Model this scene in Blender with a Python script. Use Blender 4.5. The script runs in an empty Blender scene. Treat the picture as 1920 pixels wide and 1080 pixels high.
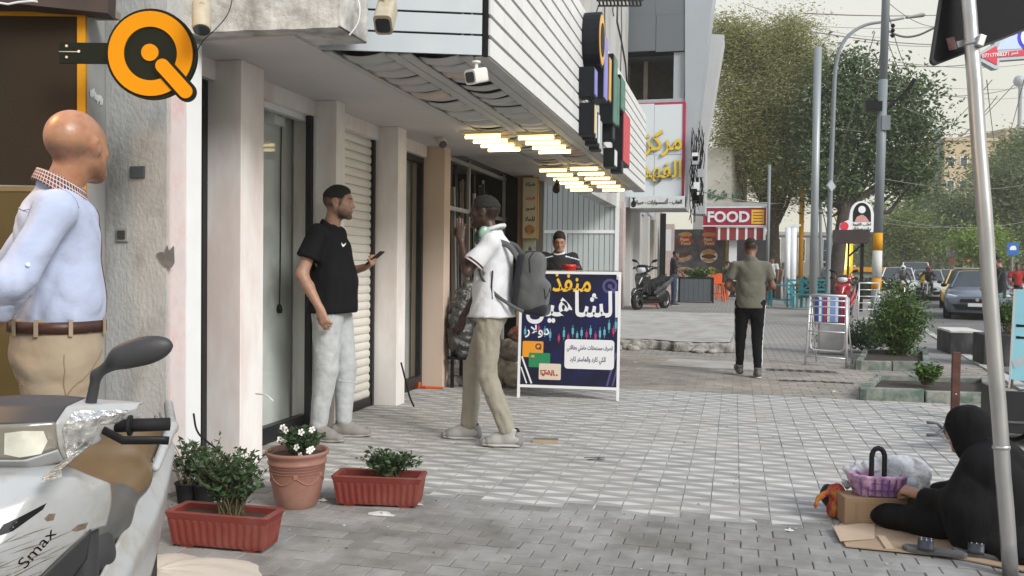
import bpy,bmesh,math,random
import numpy as np
from mathutils import Vector,Matrix
from mathutils.bvhtree import BVHTree
R=math.radians
PI=math.pi
scene=bpy.context.scene
col=scene.collection
# camera
F=1600.0;CAM_H=1.27
YAW=R(14.6);PIT=math.atan(39/1600.0);ROLL=0.012
cf=np.array([-math.sin(YAW)*math.cos(PIT),math.cos(YAW)*math.cos(PIT),-math.sin(PIT)])
_r0=np.array([math.cos(YAW),math.sin(YAW),0.0]);_u0=np.cross(_r0,cf)
cr=_r0*math.cos(ROLL)+_u0*math.sin(ROLL);cu=np.cross(cr,cf)
cam_data=bpy.data.cameras.new('camera')
cam=bpy.data.objects.new('camera',cam_data);col.objects.link(cam)
cam_data.sensor_width=36.0;cam_data.lens=F/1920*36.0
cam_data.clip_start=0.05;cam_data.clip_end=2500
cam.matrix_world=Matrix(((cr[0],cu[0],-cf[0],0),(cr[1],cu[1],-cf[1],0),(cr[2],cu[2],-cf[2],CAM_H),(0,0,0,1)))
scene.camera=cam
# world
SUN_AZ,SUN_EL=R(122),R(34)
world=bpy.data.worlds.new('World');scene.world=world;world.use_nodes=True
wn,wl=world.node_tree.nodes,world.node_tree.links
wn.clear()
w_out=wn.new('ShaderNodeOutputWorld');w_bg=wn.new('ShaderNodeBackground')
w_sky=wn.new('ShaderNodeTexSky');w_sky.sky_type='NISHITA';w_sky.sun_disc=False
w_sky.sun_elevation=SUN_EL;w_sky.sun_rotation=SUN_AZ
w_sky.dust_density=6.0;w_sky.air_density=1.2;w_sky.ozone_density=1.0
w_bg.inputs['Strength'].default_value=0.1
w_tc=wn.new('ShaderNodeTexCoord');w_sep=wn.new('ShaderNodeSeparateXYZ')
wl.new(w_tc.outputs['Generated'],w_sep.inputs[0])
w_rmp=wn.new('ShaderNodeValToRGB')
w_rmp.color_ramp.elements[0].position=0.0;w_rmp.color_ramp.elements[0].color=(6.1,5.85,4.7,1)
w_rmp.color_ramp.elements[1].position=1.0;w_rmp.color_ramp.elements[1].color=(5.4,6.3,7.8,1)
e=w_rmp.color_ramp.elements.new(0.30);e.color=(6.6,6.55,5.95,1)
e=w_rmp.color_ramp.elements.new(0.55);e.color=(5.8,6.4,7.2,1)
wl.new(w_sep.outputs['Z'],w_rmp.inputs[0])
w_no=wn.new('ShaderNodeTexNoise');w_no.inputs['Scale'].default_value=1.6;w_no.inputs['Detail'].default_value=3
wl.new(w_tc.outputs['Generated'],w_no.inputs['Vector'])
w_mr=wn.new('ShaderNodeMapRange');w_mr.inputs['To Min'].default_value=0.93;w_mr.inputs['To Max'].default_value=1.07
wl.new(w_no.outputs['Fac'],w_mr.inputs['Value'])
w_sc=wn.new('ShaderNodeVectorMath');w_sc.operation='SCALE'
wl.new(w_rmp.outputs[0],w_sc.inputs[0]);wl.new(w_mr.outputs[0],w_sc.inputs['Scale'])
w_mix=wn.new('ShaderNodeMix');w_mix.data_type='RGBA';w_mix.inputs[0].default_value=0.86
wl.new(w_sky.outputs[0],w_mix.inputs[6]);wl.new(w_sc.outputs[0],w_mix.inputs[7])
wl.new(w_mix.outputs[2],w_bg.inputs['Color']);wl.new(w_bg.outputs[0],w_out.inputs[0])
sun_d=bpy.data.lights.new('sun','SUN');sun_d.energy=2.35;sun_d.angle=R(22);sun_d.color=(1.0,0.985,0.955)
sun=bpy.data.objects.new('sun',sun_d);col.objects.link(sun)
_sd=Vector((math.sin(SUN_AZ)*math.cos(SUN_EL),math.cos(SUN_AZ)*math.cos(SUN_EL),math.sin(SUN_EL)))
sun.rotation_euler=_sd.to_track_quat('Z','Y').to_euler();sun.location=(20,10,30)
scene.view_settings.view_transform='Standard';scene.view_settings.look='None'
scene.view_settings.exposure=0.5;scene.view_settings.gamma=1.0
scene.view_settings.use_curve_mapping=False
scene.cycles.max_bounces=8;scene.cycles.transparent_max_bounces=12
scene.cycles.caustics_reflective=False;scene.cycles.caustics_refractive=False
# finding places
C0=np.array([0,0,CAM_H])
def ray(px,py):return cf+(px-960)/F*cr-(py-540)/F*cu
def at(px,py,d):return Vector(C0+ray(px,py)*d)
def gnd(px,py,z=0.0):
 v=ray(px,py);return Vector(C0+v*((z-CAM_H)/v[2]))
def onx(px,py,X):
 v=ray(px,py);return Vector(C0+v*(X/v[0]))
def ony(px,py,Y):
 v=ray(px,py);return Vector(C0+v*(Y/v[1]))
# materials
MATS={}
def mat(name,c,rough=0.6,metal=0.0,var=0.12,scale=6.0,bump=0.0,bscale=40.0,spec=0.5,coat=0.0,trans=0.0,alpha=1.0,emit=None,estr=1.0,dirt=None,dscale=1.5,damt=0.5,dth=0.55,stretch=None,attr=False,rnd=0.0,sheen=0.0,sss=0.0,ior=1.45,dist=0.004,world=False):
 """principled material with object-space noise on colour, optional dirt blotches, bump, per-object tint"""
 if name in MATS:return MATS[name]
 m=bpy.data.materials.new(name);m.use_nodes=True;MATS[name]=m
 n,l=m.node_tree.nodes,m.node_tree.links
 b=n['Principled BSDF']
 b.inputs['Roughness'].default_value=rough;b.inputs['Metallic'].default_value=metal
 b.inputs['Specular IOR Level'].default_value=spec;b.inputs['Coat Weight'].default_value=coat
 b.inputs['Coat Roughness'].default_value=0.08
 b.inputs['Transmission Weight'].default_value=trans;b.inputs['IOR'].default_value=ior
 b.inputs['Alpha'].default_value=alpha;b.inputs['Sheen Weight'].default_value=sheen
 if sss:b.inputs['Subsurface Weight'].default_value=sss;b.inputs['Subsurface Radius'].default_value=(.012,.004,.002);b.inputs['Subsurface Scale'].default_value=1.0
 tc=n.new('ShaderNodeTexCoord');vec=tc.outputs['Object']
 if world:vec=n.new('ShaderNodeNewGeometry').outputs['Position']
 if stretch:
  mp=n.new('ShaderNodeMapping');mp.inputs['Scale'].default_value=stretch
  l.new(vec,mp.inputs[0]);vec=mp.outputs[0]
 cc=n.new('ShaderNodeRGB');cc.outputs[0].default_value=(*c,1);cur=cc.outputs[0]
 if attr:
  at_=n.new('ShaderNodeAttribute');at_.attribute_name='Col'
  mx=n.new('ShaderNodeMix');mx.data_type='RGBA';mx.blend_type='MULTIPLY';mx.inputs[0].default_value=1
  l.new(cur,mx.inputs[6]);l.new(at_.outputs['Color'],mx.inputs[7]);cur=mx.outputs[2]
 if dirt:
  nz=n.new('ShaderNodeTexNoise');nz.inputs['Scale'].default_value=dscale;nz.inputs['Detail'].default_value=8;nz.inputs['Roughness'].default_value=0.65
  l.new(vec,nz.inputs['Vector'])
  mr=n.new('ShaderNodeMapRange');mr.inputs['From Min'].default_value=dth-.08;mr.inputs['From Max'].default_value=dth+.14;mr.inputs['To Max'].default_value=damt
  l.new(nz.outputs['Fac'],mr.inputs['Value'])
  mx=n.new('ShaderNodeMix');mx.data_type='RGBA';l.new(mr.outputs[0],mx.inputs[0])
  l.new(cur,mx.inputs[6]);mx.inputs[7].default_value=(*dirt,1);cur=mx.outputs[2]
 fac=None
 if var:
  nz=n.new('ShaderNodeTexNoise');nz.inputs['Scale'].default_value=scale;nz.inputs['Detail'].default_value=6
  l.new(vec,nz.inputs['Vector'])
  mr=n.new('ShaderNodeMapRange');mr.inputs['From Min'].default_value=.25;mr.inputs['From Max'].default_value=.75
  mr.inputs['To Min'].default_value=1-var;mr.inputs['To Max'].default_value=1+var
  l.new(nz.outputs['Fac'],mr.inputs['Value']);fac=mr.outputs[0]
 if rnd:
  oi=n.new('ShaderNodeObjectInfo');ar=n.new('ShaderNodeAttribute');ar.attribute_name='tint'
  ad=n.new('ShaderNodeMath');ad.operation='ADD';l.new(oi.outputs['Random'],ad.inputs[0]);l.new(ar.outputs['Fac'],ad.inputs[1])
  fr=n.new('ShaderNodeMath');fr.operation='FRACT';l.new(ad.outputs[0],fr.inputs[0])
  mr=n.new('ShaderNodeMapRange');mr.inputs['To Min'].default_value=1-rnd;mr.inputs['To Max'].default_value=1+rnd
  l.new(fr.outputs[0],mr.inputs['Value'])
  if fac:
   mu=n.new('ShaderNodeMath');mu.operation='MULTIPLY';l.new(fac,mu.inputs[0]);l.new(mr.outputs[0],mu.inputs[1]);fac=mu.outputs[0]
  else:fac=mr.outputs[0]
 if fac:
  sc=n.new('ShaderNodeVectorMath');sc.operation='SCALE';l.new(cur,sc.inputs[0]);l.new(fac,sc.inputs['Scale']);cur=sc.outputs[0]
 l.new(cur,b.inputs['Base Color'])
 if bump:
  nz=n.new('ShaderNodeTexNoise');nz.inputs['Scale'].default_value=bscale;nz.inputs['Detail'].default_value=6
  l.new(vec,nz.inputs['Vector'])
  bp=n.new('ShaderNodeBump');bp.inputs['Strength'].default_value=bump;bp.inputs['Distance'].default_value=dist
  l.new(nz.outputs['Fac'],bp.inputs['Height']);l.new(bp.outputs[0],b.inputs['Normal'])
 if emit:
  b.inputs['Emission Color'].default_value=(*emit,1);b.inputs['Emission Strength'].default_value=estr
 return m
def srgb(r,g,b):
 f=lambda v:(v/255/12.92)if v/255<=.04045 else((v/255+.055)/1.055)**2.4
 return(f(r),f(g),f(b))
# objects
def tag(o,label=None,cat=None,group=None,kind=None):
 if label:o['label']=label
 if cat:o['category']=cat
 if group:o['group']=group
 if kind:o['kind']=kind
 return o
def root(name,loc,rz=0.0,label=None,cat=None,group=None):
 o=bpy.data.objects.new(name,None);col.objects.link(o);o.empty_display_size=.1
 o.location=loc;o.rotation_euler=(0,0,rz);return tag(o,label,cat,group)
def copy_tree(o,parent=None):
 c=o.copy();col.objects.link(c);c.parent=parent
 for ch in list(o.children):copy_tree(ch,c)
 return c
def frame(o,u,v):
 """4x4 matrix with x along u, z(up) ~ v, origin o; y = normal pointing away (u x ... )"""
 u=Vector(u).normalized();v=Vector(v);v=(v-u*v.dot(u)).normalized();n=u.cross(v)
 return Matrix(((u[0],v[0],n[0],o[0]),(u[1],v[1],n[1],o[1]),(u[2],v[2],n[2],o[2]),(0,0,0,1)))
class MB:
 """collects shapes for ONE mesh object"""
 def __init__(s):s.v=[];s.f=[];s.m=[]
 def add(s,vs,fs,mi=0):
  k=len(s.v);s.v+=[tuple(p)for p in vs];s.f+=[tuple(k+i for i in f)for f in fs];s.m+=[mi]*len(fs);return s
 def box(s,a,b,mi=0,M=None):
  x0,y0,z0=a;x1,y1,z1=b
  vs=[(x0,y0,z0),(x1,y0,z0),(x1,y1,z0),(x0,y1,z0),(x0,y0,z1),(x1,y0,z1),(x1,y1,z1),(x0,y1,z1)]
  if M is not None:vs=[M@Vector(p)for p in vs]
  return s.add(vs,[(0,3,2,1),(4,5,6,7),(0,1,5,4),(1,2,6,5),(2,3,7,6),(3,0,4,7)],mi)
 def bar(s,a,b,w,h,mi=0,up=(0,0,1)):
  a=Vector(a);b=Vector(b);d=(b-a).normalized();up=Vector(up)
  sx=d.cross(up)
  if sx.length<1e-4:sx=d.cross(Vector((1,0,0)))
  sx.normalize();uz=sx.cross(d)
  vs=[p+sx*i*w/2+uz*j*h/2 for p in(a,b)for i,j in((-1,-1),(1,-1),(1,1),(-1,1))]
  return s.add(vs,[(0,1,2,3),(7,6,5,4),(0,4,5,1),(1,5,6,2),(2,6,7,3),(3,7,4,0)],mi)
 def tube(s,pts,r,n=10,mi=0,cap=True,flat=None):
  pts=[Vector(p)for p in pts];k=len(pts);rs=r if hasattr(r,'__len__')else[r]*k
  vs=[];ref=None
  for i,p in enumerate(pts):
   d=(pts[min(i+1,k-1)]-pts[max(i-1,0)])
   d=d.normalized()if d.length>1e-9 else Vector((0,0,1))
   if ref is None:
    ref=d.cross(Vector((0,0,1)))
    if ref.length<.01:ref=d.cross(Vector((1,0,0)))
   a=(ref-d*ref.dot(d)).normalized();ref=a;b=d.cross(a)
   fl=flat or 1.0
   for j in range(n):
    t=2*PI*j/n;vs.append(p+a*math.cos(t)*rs[i]+b*math.sin(t)*rs[i]*fl)
  fs=[(i*n+j,i*n+(j+1)%n,(i+1)*n+(j+1)%n,(i+1)*n+j)for i in range(k-1)for j in range(n)]
  if cap:fs+=[tuple(range(n-1,-1,-1)),tuple((k-1)*n+j for j in range(n))]
  return s.add(vs,fs,mi)
 def lathe(s,prof,n=24,mi=0,M=None,cap=False):
  vs=[]
  for r,z in prof:
   for j in range(n):
    t=2*PI*j/n;p=Vector((r*math.cos(t),r*math.sin(t),z));vs.append(M@p if M is not None else p)
  k=len(prof)
  fs=[(i*n+j,i*n+(j+1)%n,(i+1)*n+(j+1)%n,(i+1)*n+j)for i in range(k-1)for j in range(n)]
  if cap:fs+=[tuple(range(n-1,-1,-1)),tuple((k-1)*n+j for j in range(n))]
  return s.add(vs,fs,mi)
 def prism(s,poly,d,M=None,mi=0,z0=0.0):
  """poly in local xy, thickness z0..z0+d"""
  n=len(poly);vs=[Vector((x,y,z0))for x,y in poly]+[Vector((x,y,z0+d))for x,y in poly]
  if M is not None:vs=[M@p for p in vs]
  return s.add(vs,[tuple(range(n-1,-1,-1)),tuple(range(n,2*n))]+[(i,(i+1)%n,n+(i+1)%n,n+i)for i in range(n)],mi)
 def grid(s,fn,nu,nv,mi=0,closeu=False):
  vs=[fn(i/(nu-(0 if closeu else 1)),j/(nv-1))for j in range(nv)for i in range(nu)]
  fs=[]
  for j in range(nv-1):
   for i in range(nu if closeu else nu-1):
    i2=(i+1)%nu;fs.append((j*nu+i,j*nu+i2,(j+1)*nu+i2,(j+1)*nu+i))
  return s.add(vs,fs,mi)
 def mesh(s,name,mats,smooth=False):
  me=bpy.data.meshes.new(name);me.from_pydata([tuple(p)for p in s.v],[],s.f)
  for m in(mats if isinstance(mats,(list,tuple))else[mats]):me.materials.append(m)
  me.polygons.foreach_set('material_index',s.m)
  bm=bmesh.new();bm.from_mesh(me);bmesh.ops.recalc_face_normals(bm,faces=bm.faces);bm.to_mesh(me);bm.free()
  if smooth:me.polygons.foreach_set('use_smooth',[True]*len(me.polygons))
  me.update();return me
 def build(s,name,mats,parent=None,smooth=False,bevel=0.0,seg=2,solid=0.0,sub=0,auto=False,**kw):
  me=s.mesh(name,mats,smooth or auto)
  if auto:
   try:me.set_sharp_from_angle(angle=R(38))
   except Exception:pass
  o=bpy.data.objects.new(name,me);col.objects.link(o);o.parent=parent
  if sub:
   md=o.modifiers.new('s','SUBSURF');md.levels=sub;md.render_levels=sub
  if solid:
   md=o.modifiers.new('t','SOLIDIFY');md.thickness=solid;md.offset=0
  if bevel:
   md=o.modifiers.new('b','BEVEL');md.width=bevel;md.segments=seg;md.limit_method='ANGLE';md.angle_limit=R(40)
  return tag(o,**kw)
def rrect(w,h,r,n=4,cx=0,cy=0):
 out=[]
 for(sx,sy,a0)in((1,1,0),(-1,1,90),(-1,-1,180),(1,-1,270)):
  for i in range(n+1):
   a=R(a0+90*i/n);out.append((cx+sx*(w/2-r)+r*math.cos(a),cy+sy*(h/2-r)+r*math.sin(a)))
 return out
def ngon(r,n=24,cx=0,cy=0,a0=0):return[(cx+r*math.cos(2*PI*i/n+a0),cy+r*math.sin(2*PI*i/n+a0))for i in range(n)]
# lettering
_AR={}
def _ar_table():
 base=0xFE8D
 t=[('ا',0xFE8D,2),('ب',0xFE8F,4),('ة',0xFE93,2),('ت',0xFE95,4),('ث',0xFE99,4),('ج',0xFE9D,4),('ح',0xFEA1,4),('خ',0xFEA5,4),('د',0xFEA9,2),('ذ',0xFEAB,2),('ر',0xFEAD,2),('ز',0xFEAF,2),('س',0xFEB1,4),('ش',0xFEB5,4),('ص',0xFEB9,4),('ض',0xFEBD,4),('ط',0xFEC1,4),('ظ',0xFEC5,4),('ع',0xFEC9,4),('غ',0xFECD,4),('ف',0xFED1,4),('ق',0xFED5,4),('ك',0xFED9,4),('ل',0xFEDD,4),('م',0xFEE1,4),('ن',0xFEE5,4),('ه',0xFEE9,4),('و',0xFEED,2),('ى',0xFEEF,2),('ي',0xFEF1,4),('أ',0xFE83,2)]
 for ch,c,n in t:_AR[ch]=(c,n)
_ar_table()
def arabic(s):
 out=[];i=0;prev=False
 while i<len(s):
  ch=s[i]
  if ch not in _AR:out.append(ch);prev=False;i+=1;continue
  if ch=='ل' and i+1<len(s)and s[i+1]=='ا':
   out.append(chr(0xFEFC if prev else 0xFEFB));prev=False;i+=2;continue
  c,n=_AR[ch];nxt=i+1<len(s)and s[i+1]in _AR and n==4
  if n==4:k=(3 if nxt else 1)if prev else(2 if nxt else 0)
  else:k=1 if prev else 0
  out.append(chr(c+k));prev=n==4 and nxt;i+=1
 return ''.join(reversed(out))
def _glyphs(s,bold,depth,shear):
 cu_=bpy.data.curves.new('txt','FONT');cu_.body=s;cu_.offset=bold;cu_.extrude=depth;cu_.resolution_u=3;cu_.shear=shear
 o=bpy.data.objects.new('txt',cu_);col.objects.link(o)
 dg=bpy.context.evaluated_depsgraph_get();dg.update();me=bpy.data.meshes.new_from_object(o.evaluated_get(dg))
 n=len(me.vertices);a=np.zeros(n*3);me.vertices.foreach_get('co',a);a=a.reshape(-1,3);f=[tuple(p.vertices)for p in me.polygons]
 bpy.data.objects.remove(o);bpy.data.curves.remove(cu_);bpy.data.meshes.remove(me);return a,f
_ADV={}
def text_mesh(s,bold=0.0,depth=0.02,spacing=1.0,shear=0.0):
 """each letter is filled by itself, so that joined letters do not cut holes in one another"""
 m0=_glyphs('|',0,depth,0)[0][:,0].max();b=MB();x=0
 for i,ch in enumerate(s):
  if ch not in _ADV:_ADV[ch]=_glyphs(ch+'|',0,depth,0)[0][:,0].max()-m0
  if ch!=' ':
   a,f=_glyphs(ch,bold,depth,shear)
   if len(a):a=a.copy();a[:,0]+=x;a[:,2]=np.where(a[:,2]>0,a[:,2]*(1+.05*(i%2)),a[:,2]);b.add(a,f)
  x+=_ADV[ch]
 me=bpy.data.meshes.new('txt');me.from_pydata(b.v,[],b.f);me.update();return me
def text(name,s,Mx,w,h,m,parent=None,depth=0.002,bold=0.0,ar=False,fit=False,shear=0.0,side=None,**kw):
 """lettering centred on Mx (x right, y up, z out of the face), fitted to w (and h if fit)"""
 me=text_mesh(arabic(s)if ar else s,bold,0.01,shear=shear)
 n=len(me.vertices);a=np.empty(n*3);me.vertices.foreach_get('co',a);a=a.reshape(-1,3)
 mn,mx=a.min(0),a.max(0);c=(mn+mx)/2;sz=np.maximum(mx-mn,1e-6)
 sx=w/sz[0];sy=h/sz[1]
 if not fit:sx=sy=min(sx,sy)
 q=np.empty_like(a);q[:,0]=(a[:,0]-c[0])*sx;q[:,1]=(a[:,1]-c[1])*sy;q[:,2]=(a[:,2]-mn[2])/sz[2]*depth
 mm=np.array(Mx);q=q@mm[:3,:3].T+mm[:3,3]
 me.vertices.foreach_set('co',q.ravel());me.name=name
 me.materials.clear();me.materials.append(m)
 if side:
  me.materials.append(side)
  for p in me.polygons:
   if abs(p.normal.dot(Vector(mm[:3,2])))<.5:p.material_index=1
 me.update();o=bpy.data.objects.new(name,me);col.objects.link(o);o.parent=parent
 return tag(o,**kw)
# soft bodies: signed distance -> one continuous surface
def surface_nets(Fd,org,h):
 S=Fd<0;nx,ny,nz=S.shape
 c=S[:-1,:-1,:-1].astype(np.int8);n=c.copy()*0
 for dx in(0,1):
  for dy in(0,1):
   for dz in(0,1):n+=S[dx:nx-1+dx,dy:ny-1+dy,dz:nz-1+dz]
 act=(n>0)&(n<8)
 idx=-np.ones(act.shape,np.int64);I=np.argwhere(act);idx[act]=np.arange(len(I))
 acc=np.zeros((len(I),3));cnt=np.zeros(len(I))
 corners=[(a,b,c_)for a in(0,1)for b in(0,1)for c_ in(0,1)]
 V={k:Fd[I[:,0]+k[0],I[:,1]+k[1],I[:,2]+k[2]]for k in corners}
 for k in corners:
  for ax in range(3):
   if k[ax]:continue
   k2=list(k);k2[ax]=1;k2=tuple(k2);a,b=V[k],V[k2]
   cr_=(a<0)!=(b<0);t=np.where(cr_,a/np.where(cr_,a-b,1),0)
   p=np.tile(np.array(k,float),(len(I),1));p[:,ax]=t
   acc[cr_]+=p[cr_];cnt[cr_]+=1
 P=(I+acc/cnt[:,None])*h+org
 quads=[]
 for ax in range(3):
  u,v=(ax+1)%3,(ax+2)%3
  a=np.moveaxis(S,ax,0);ch=a[:-1]!=a[1:];flip=a[:-1][ch]
  E_=np.argwhere(ch);full=np.zeros((len(E_),3),int)
  others=[i for i in range(3)if i!=ax]
  full[:,ax]=E_[:,0];full[:,others[0]]=E_[:,1];full[:,others[1]]=E_[:,2]
  ok=(full[:,u]>0)&(full[:,v]>0)&(full[:,u]<S.shape[u]-1)&(full[:,v]<S.shape[v]-1)
  full=full[ok];fl=flip[ok]
  def id_(du,dv):
   q=full.copy();q[:,u]-=du;q[:,v]-=dv;return idx[q[:,0],q[:,1],q[:,2]]
  q=np.stack([id_(1,1),id_(0,1),id_(0,0),id_(1,0)],1)
  q[~fl]=q[~fl][:,::-1];quads.append(q)
 return P,np.concatenate(quads)
def rotm(z=0,x=0,y=0):
 """yaw z, pitch x, roll y -> 3x3 (degrees)"""
 return np.array(Matrix.Rotation(R(z),3,'Z')@Matrix.Rotation(R(x),3,'X')@Matrix.Rotation(R(y),3,'Y'))
class SDF:
 def __init__(s,h=0.008,k=0.03,fold=None):s.h=h;s.k=k;s.p=[];s.fold=fold;s.lo=np.full(3,9e9);s.hi=-s.lo
 def _a(s,fn,lo,hi,k,op):
  lo=np.array(lo,float);hi=np.array(hi,float)
  if op=='u':s.lo=np.minimum(s.lo,lo);s.hi=np.maximum(s.hi,hi)
  s.p.append((fn,lo,hi,s.k if k is None else k,op));return s
 def cap(s,a,b,ra,rb=None,k=None,op='u',sc=None):
  """round cone; sc=(axis vector, factor) flattens the section along that axis"""
  a=np.array(a,float);b=np.array(b,float);rb=ra if rb is None else rb;ba=b-a;L2=max(ba@ba,1e-12)
  ax,f_=(None,1)if sc is None else(np.array(sc[0],float)/np.linalg.norm(sc[0]),sc[1])
  def fn(p):
   q=p-a
   if ax is not None:
    w=q@ax
    t=np.clip((q@ba)/L2,0,1);e=q-t[...,None]*ba
    we=e@ax;e=e+(we*(1/f_-1))[...,None]*ax
    return(np.sqrt((e*e).sum(-1))-(ra+(rb-ra)*t))*min(1,f_)
   t=np.clip((q@ba)/L2,0,1);e=q-t[...,None]*ba
   return np.sqrt((e*e).sum(-1))-(ra+(rb-ra)*t)
  r_=max(ra,rb)*max(1,f_);return s._a(fn,np.minimum(a,b)-r_,np.maximum(a,b)+r_,k,op)
 def chain(s,pts,rs,k=None,sc=None):
  for i in range(len(pts)-1):s.cap(pts[i],pts[i+1],rs[i],rs[i+1],k=k,sc=sc)
  return s
 def ell(s,c,r,rot=None,k=None,op='u'):
  c=np.array(c,float);r=np.array(r,float);A=np.eye(3)if rot is None else rot
  def fn(p):
   q=(p-c)@A;k0=np.sqrt(((q/r)**2).sum(-1));k1=np.sqrt(((q/(r*r))**2).sum(-1))
   return np.where(k1>1e-9,k0*(k0-1)/np.maximum(k1,1e-9),-r.min())
  m=np.abs(A)@r
  return s._a(fn,c-m,c+m,k,op)
 def rbox(s,c,b,rad=.01,rot=None,k=None,op='u'):
  c=np.array(c,float);b=np.array(b,float);A=np.eye(3)if rot is None else rot
  def fn(p):
   q=np.abs((p-c)@A)-(b-rad);return np.sqrt((np.maximum(q,0)**2).sum(-1))+np.minimum(q.max(-1),0)-rad
  m=np.abs(A)@b
  return s._a(fn,c-m,c+m,k,op)
 def loft(s,st,k=None,op='u',ex=2.2,open_=True):
  """st: list of (centre xyz, rx, ry) going up; horizontal super-elliptic sections"""
  z=np.array([q[0][2]for q in st]);cx=np.array([q[0][0]for q in st]);cy=np.array([q[0][1]for q in st])
  rx=np.array([q[1]for q in st]);ry=np.array([q[2]for q in st])
  def fn(p):
   zz=p[...,2];X=p[...,0]-np.interp(zz,z,cx);Y=p[...,1]-np.interp(zz,z,cy)
   a=np.interp(zz,z,rx);b=np.interp(zz,z,ry)
   d=((np.abs(X)/a)**ex+(np.abs(Y)/b)**ex)**(1/ex)
   d=(d-1)*np.minimum(a,b)
   return np.maximum(d,np.maximum(z[0]-zz,zz-z[-1]))
  m=max(rx.max(),ry.max())
  return s._a(fn,(cx.min()-m,cy.min()-m,z[0]),(cx.max()+m,cy.max()+m,z[-1]),k,op)
 def plane(s,pt,nrm,k=0.004):
  """cut away the side the normal points to"""
  pt=np.array(pt,float);nrm=np.array(nrm,float);nrm=nrm/np.linalg.norm(nrm)
  s.p.append((lambda p:-((p-pt)@nrm),None,None,k,'s'));return s
 def solve(s):
  h=s.h;pad=max(3*h,.015)+(0.02 if s.fold else 0)
  lo=s.lo-pad;n=np.ceil((s.hi+pad-lo)/h).astype(int)+1
  Fd=np.full(n,1.0,np.float32)
  ax=[lo[i]+np.arange(n[i])*h for i in range(3)]
  for fn,l,u,k,op in s.p:
   if l is None:sl=[slice(0,n[i])for i in range(3)]
   else:
    m=k+4*h+.012
    i0=np.clip(np.floor((l-m-lo)/h).astype(int),0,n-1);i1=np.clip(np.ceil((u+m-lo)/h).astype(int)+1,1,n)
    if(i1<=i0).any():continue
    sl=[slice(i0[i],i1[i])for i in range(3)]
   G=np.stack(np.meshgrid(ax[0][sl[0]],ax[1][sl[1]],ax[2][sl[2]],indexing='ij'),-1)
   d=fn(G);f0=Fd[tuple(sl)]
   if op=='u':
    if k>0:
     hh=np.clip(.5+.5*(f0-d)/k,0,1);r_=f0*(1-hh)+d*hh-k*hh*(1-hh)
     r_=np.where(f0>.9,d,r_)
    else:r_=np.minimum(f0,d)
   else:
    if k>0:
     hh=np.clip(.5-.5*(f0+d)/k,0,1);r_=f0*(1-hh)-d*hh+k*hh*(1-hh)
    else:r_=np.maximum(f0,-d)
   Fd[tuple(sl)]=r_
  if s.fold:
   near=np.argwhere(np.abs(Fd)<.03)
   P=near*h+lo;Fd[near[:,0],near[:,1],near[:,2]]+=s.fold(P)
  return surface_nets(Fd,lo,h)
 def build(s,name,m,parent=None,colfn=None,smooth=2,T=None,**kw):
  P,Q=s.solve()
  P=relax(P,Q,smooth)
  if T is not None:P=P@np.array(T)[:3,:3].T+np.array(T)[:3,3]
  me=bpy.data.meshes.new(name);me.vertices.add(len(P));me.vertices.foreach_set('co',P.astype(np.float32).ravel())
  me.loops.add(len(Q)*4);me.loops.foreach_set('vertex_index',Q.astype(np.int32).ravel())
  me.polygons.add(len(Q));me.polygons.foreach_set('loop_start',np.arange(0,len(Q)*4,4,dtype=np.int32))
  me.polygons.foreach_set('use_smooth',np.ones(len(Q),bool));me.update(calc_edges=True);me.validate()
  for x in(m if isinstance(m,(list,tuple))else[m]):me.materials.append(x)
  if colfn is None and 'skin' in me.materials[0].name:colfn=lambda P:np.ones((len(P),3))
  if colfn is not None:
   c=colfn(P);ca=me.color_attributes.new('Col','FLOAT_COLOR','POINT')
   ca.data.foreach_set('color',np.concatenate([c,np.ones((len(c),1))],1).astype(np.float32).ravel())
  o=bpy.data.objects.new(name,me);col.objects.link(o);o.parent=parent
  return tag(o,**kw)
def relax(P,Q,it):
 if not it:return P
 E_=np.concatenate([Q[:,[0,1]],Q[:,[1,2]],Q[:,[2,3]],Q[:,[3,0]]])
 for _ in range(it):
  acc=np.zeros_like(P);cnt=np.zeros(len(P))
  for a,b in((0,1),(1,0)):
   for ax in range(3):acc[:,ax]+=np.bincount(E_[:,a],P[E_[:,b],ax],len(P))
   cnt+=np.bincount(E_[:,a],minlength=len(P))
  P=P*.5+.5*acc/cnt[:,None]
 return P
def folds(seed=0,amp=.004,fx=(9,9,14),wob=2.2,dens=.0):
 """creases that come and go: warped ridges under a slow random mask"""
 rs=np.random.RandomState(seed);fx=np.array(fx,float)
 K=[(rs.normal(size=3)*fx*.45,rs.uniform(0,6.28))for _ in range(4)]
 Q=[(rs.normal(size=3)*fx,rs.uniform(0,6.28),rs.normal(size=3)*fx*.4,rs.uniform(0,6.28))for _ in range(5)]
 def fn(P):
  w=[np.sin(P@k+q)for k,q in K];d=0
  for i,(k,q,mk_,mq)in enumerate(Q):
   m=np.clip(.5+1.1*np.sin(P@mk_+mq+1.5*w[(i+1)%4])+dens,0,1)
   r_=np.sin(P@k+q+wob*w[i%4]+1.2*w[(i+2)%4])
   d=d+m*(.55-np.abs(r_)**.8)
  return amp*d*.8
 return fn
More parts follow.
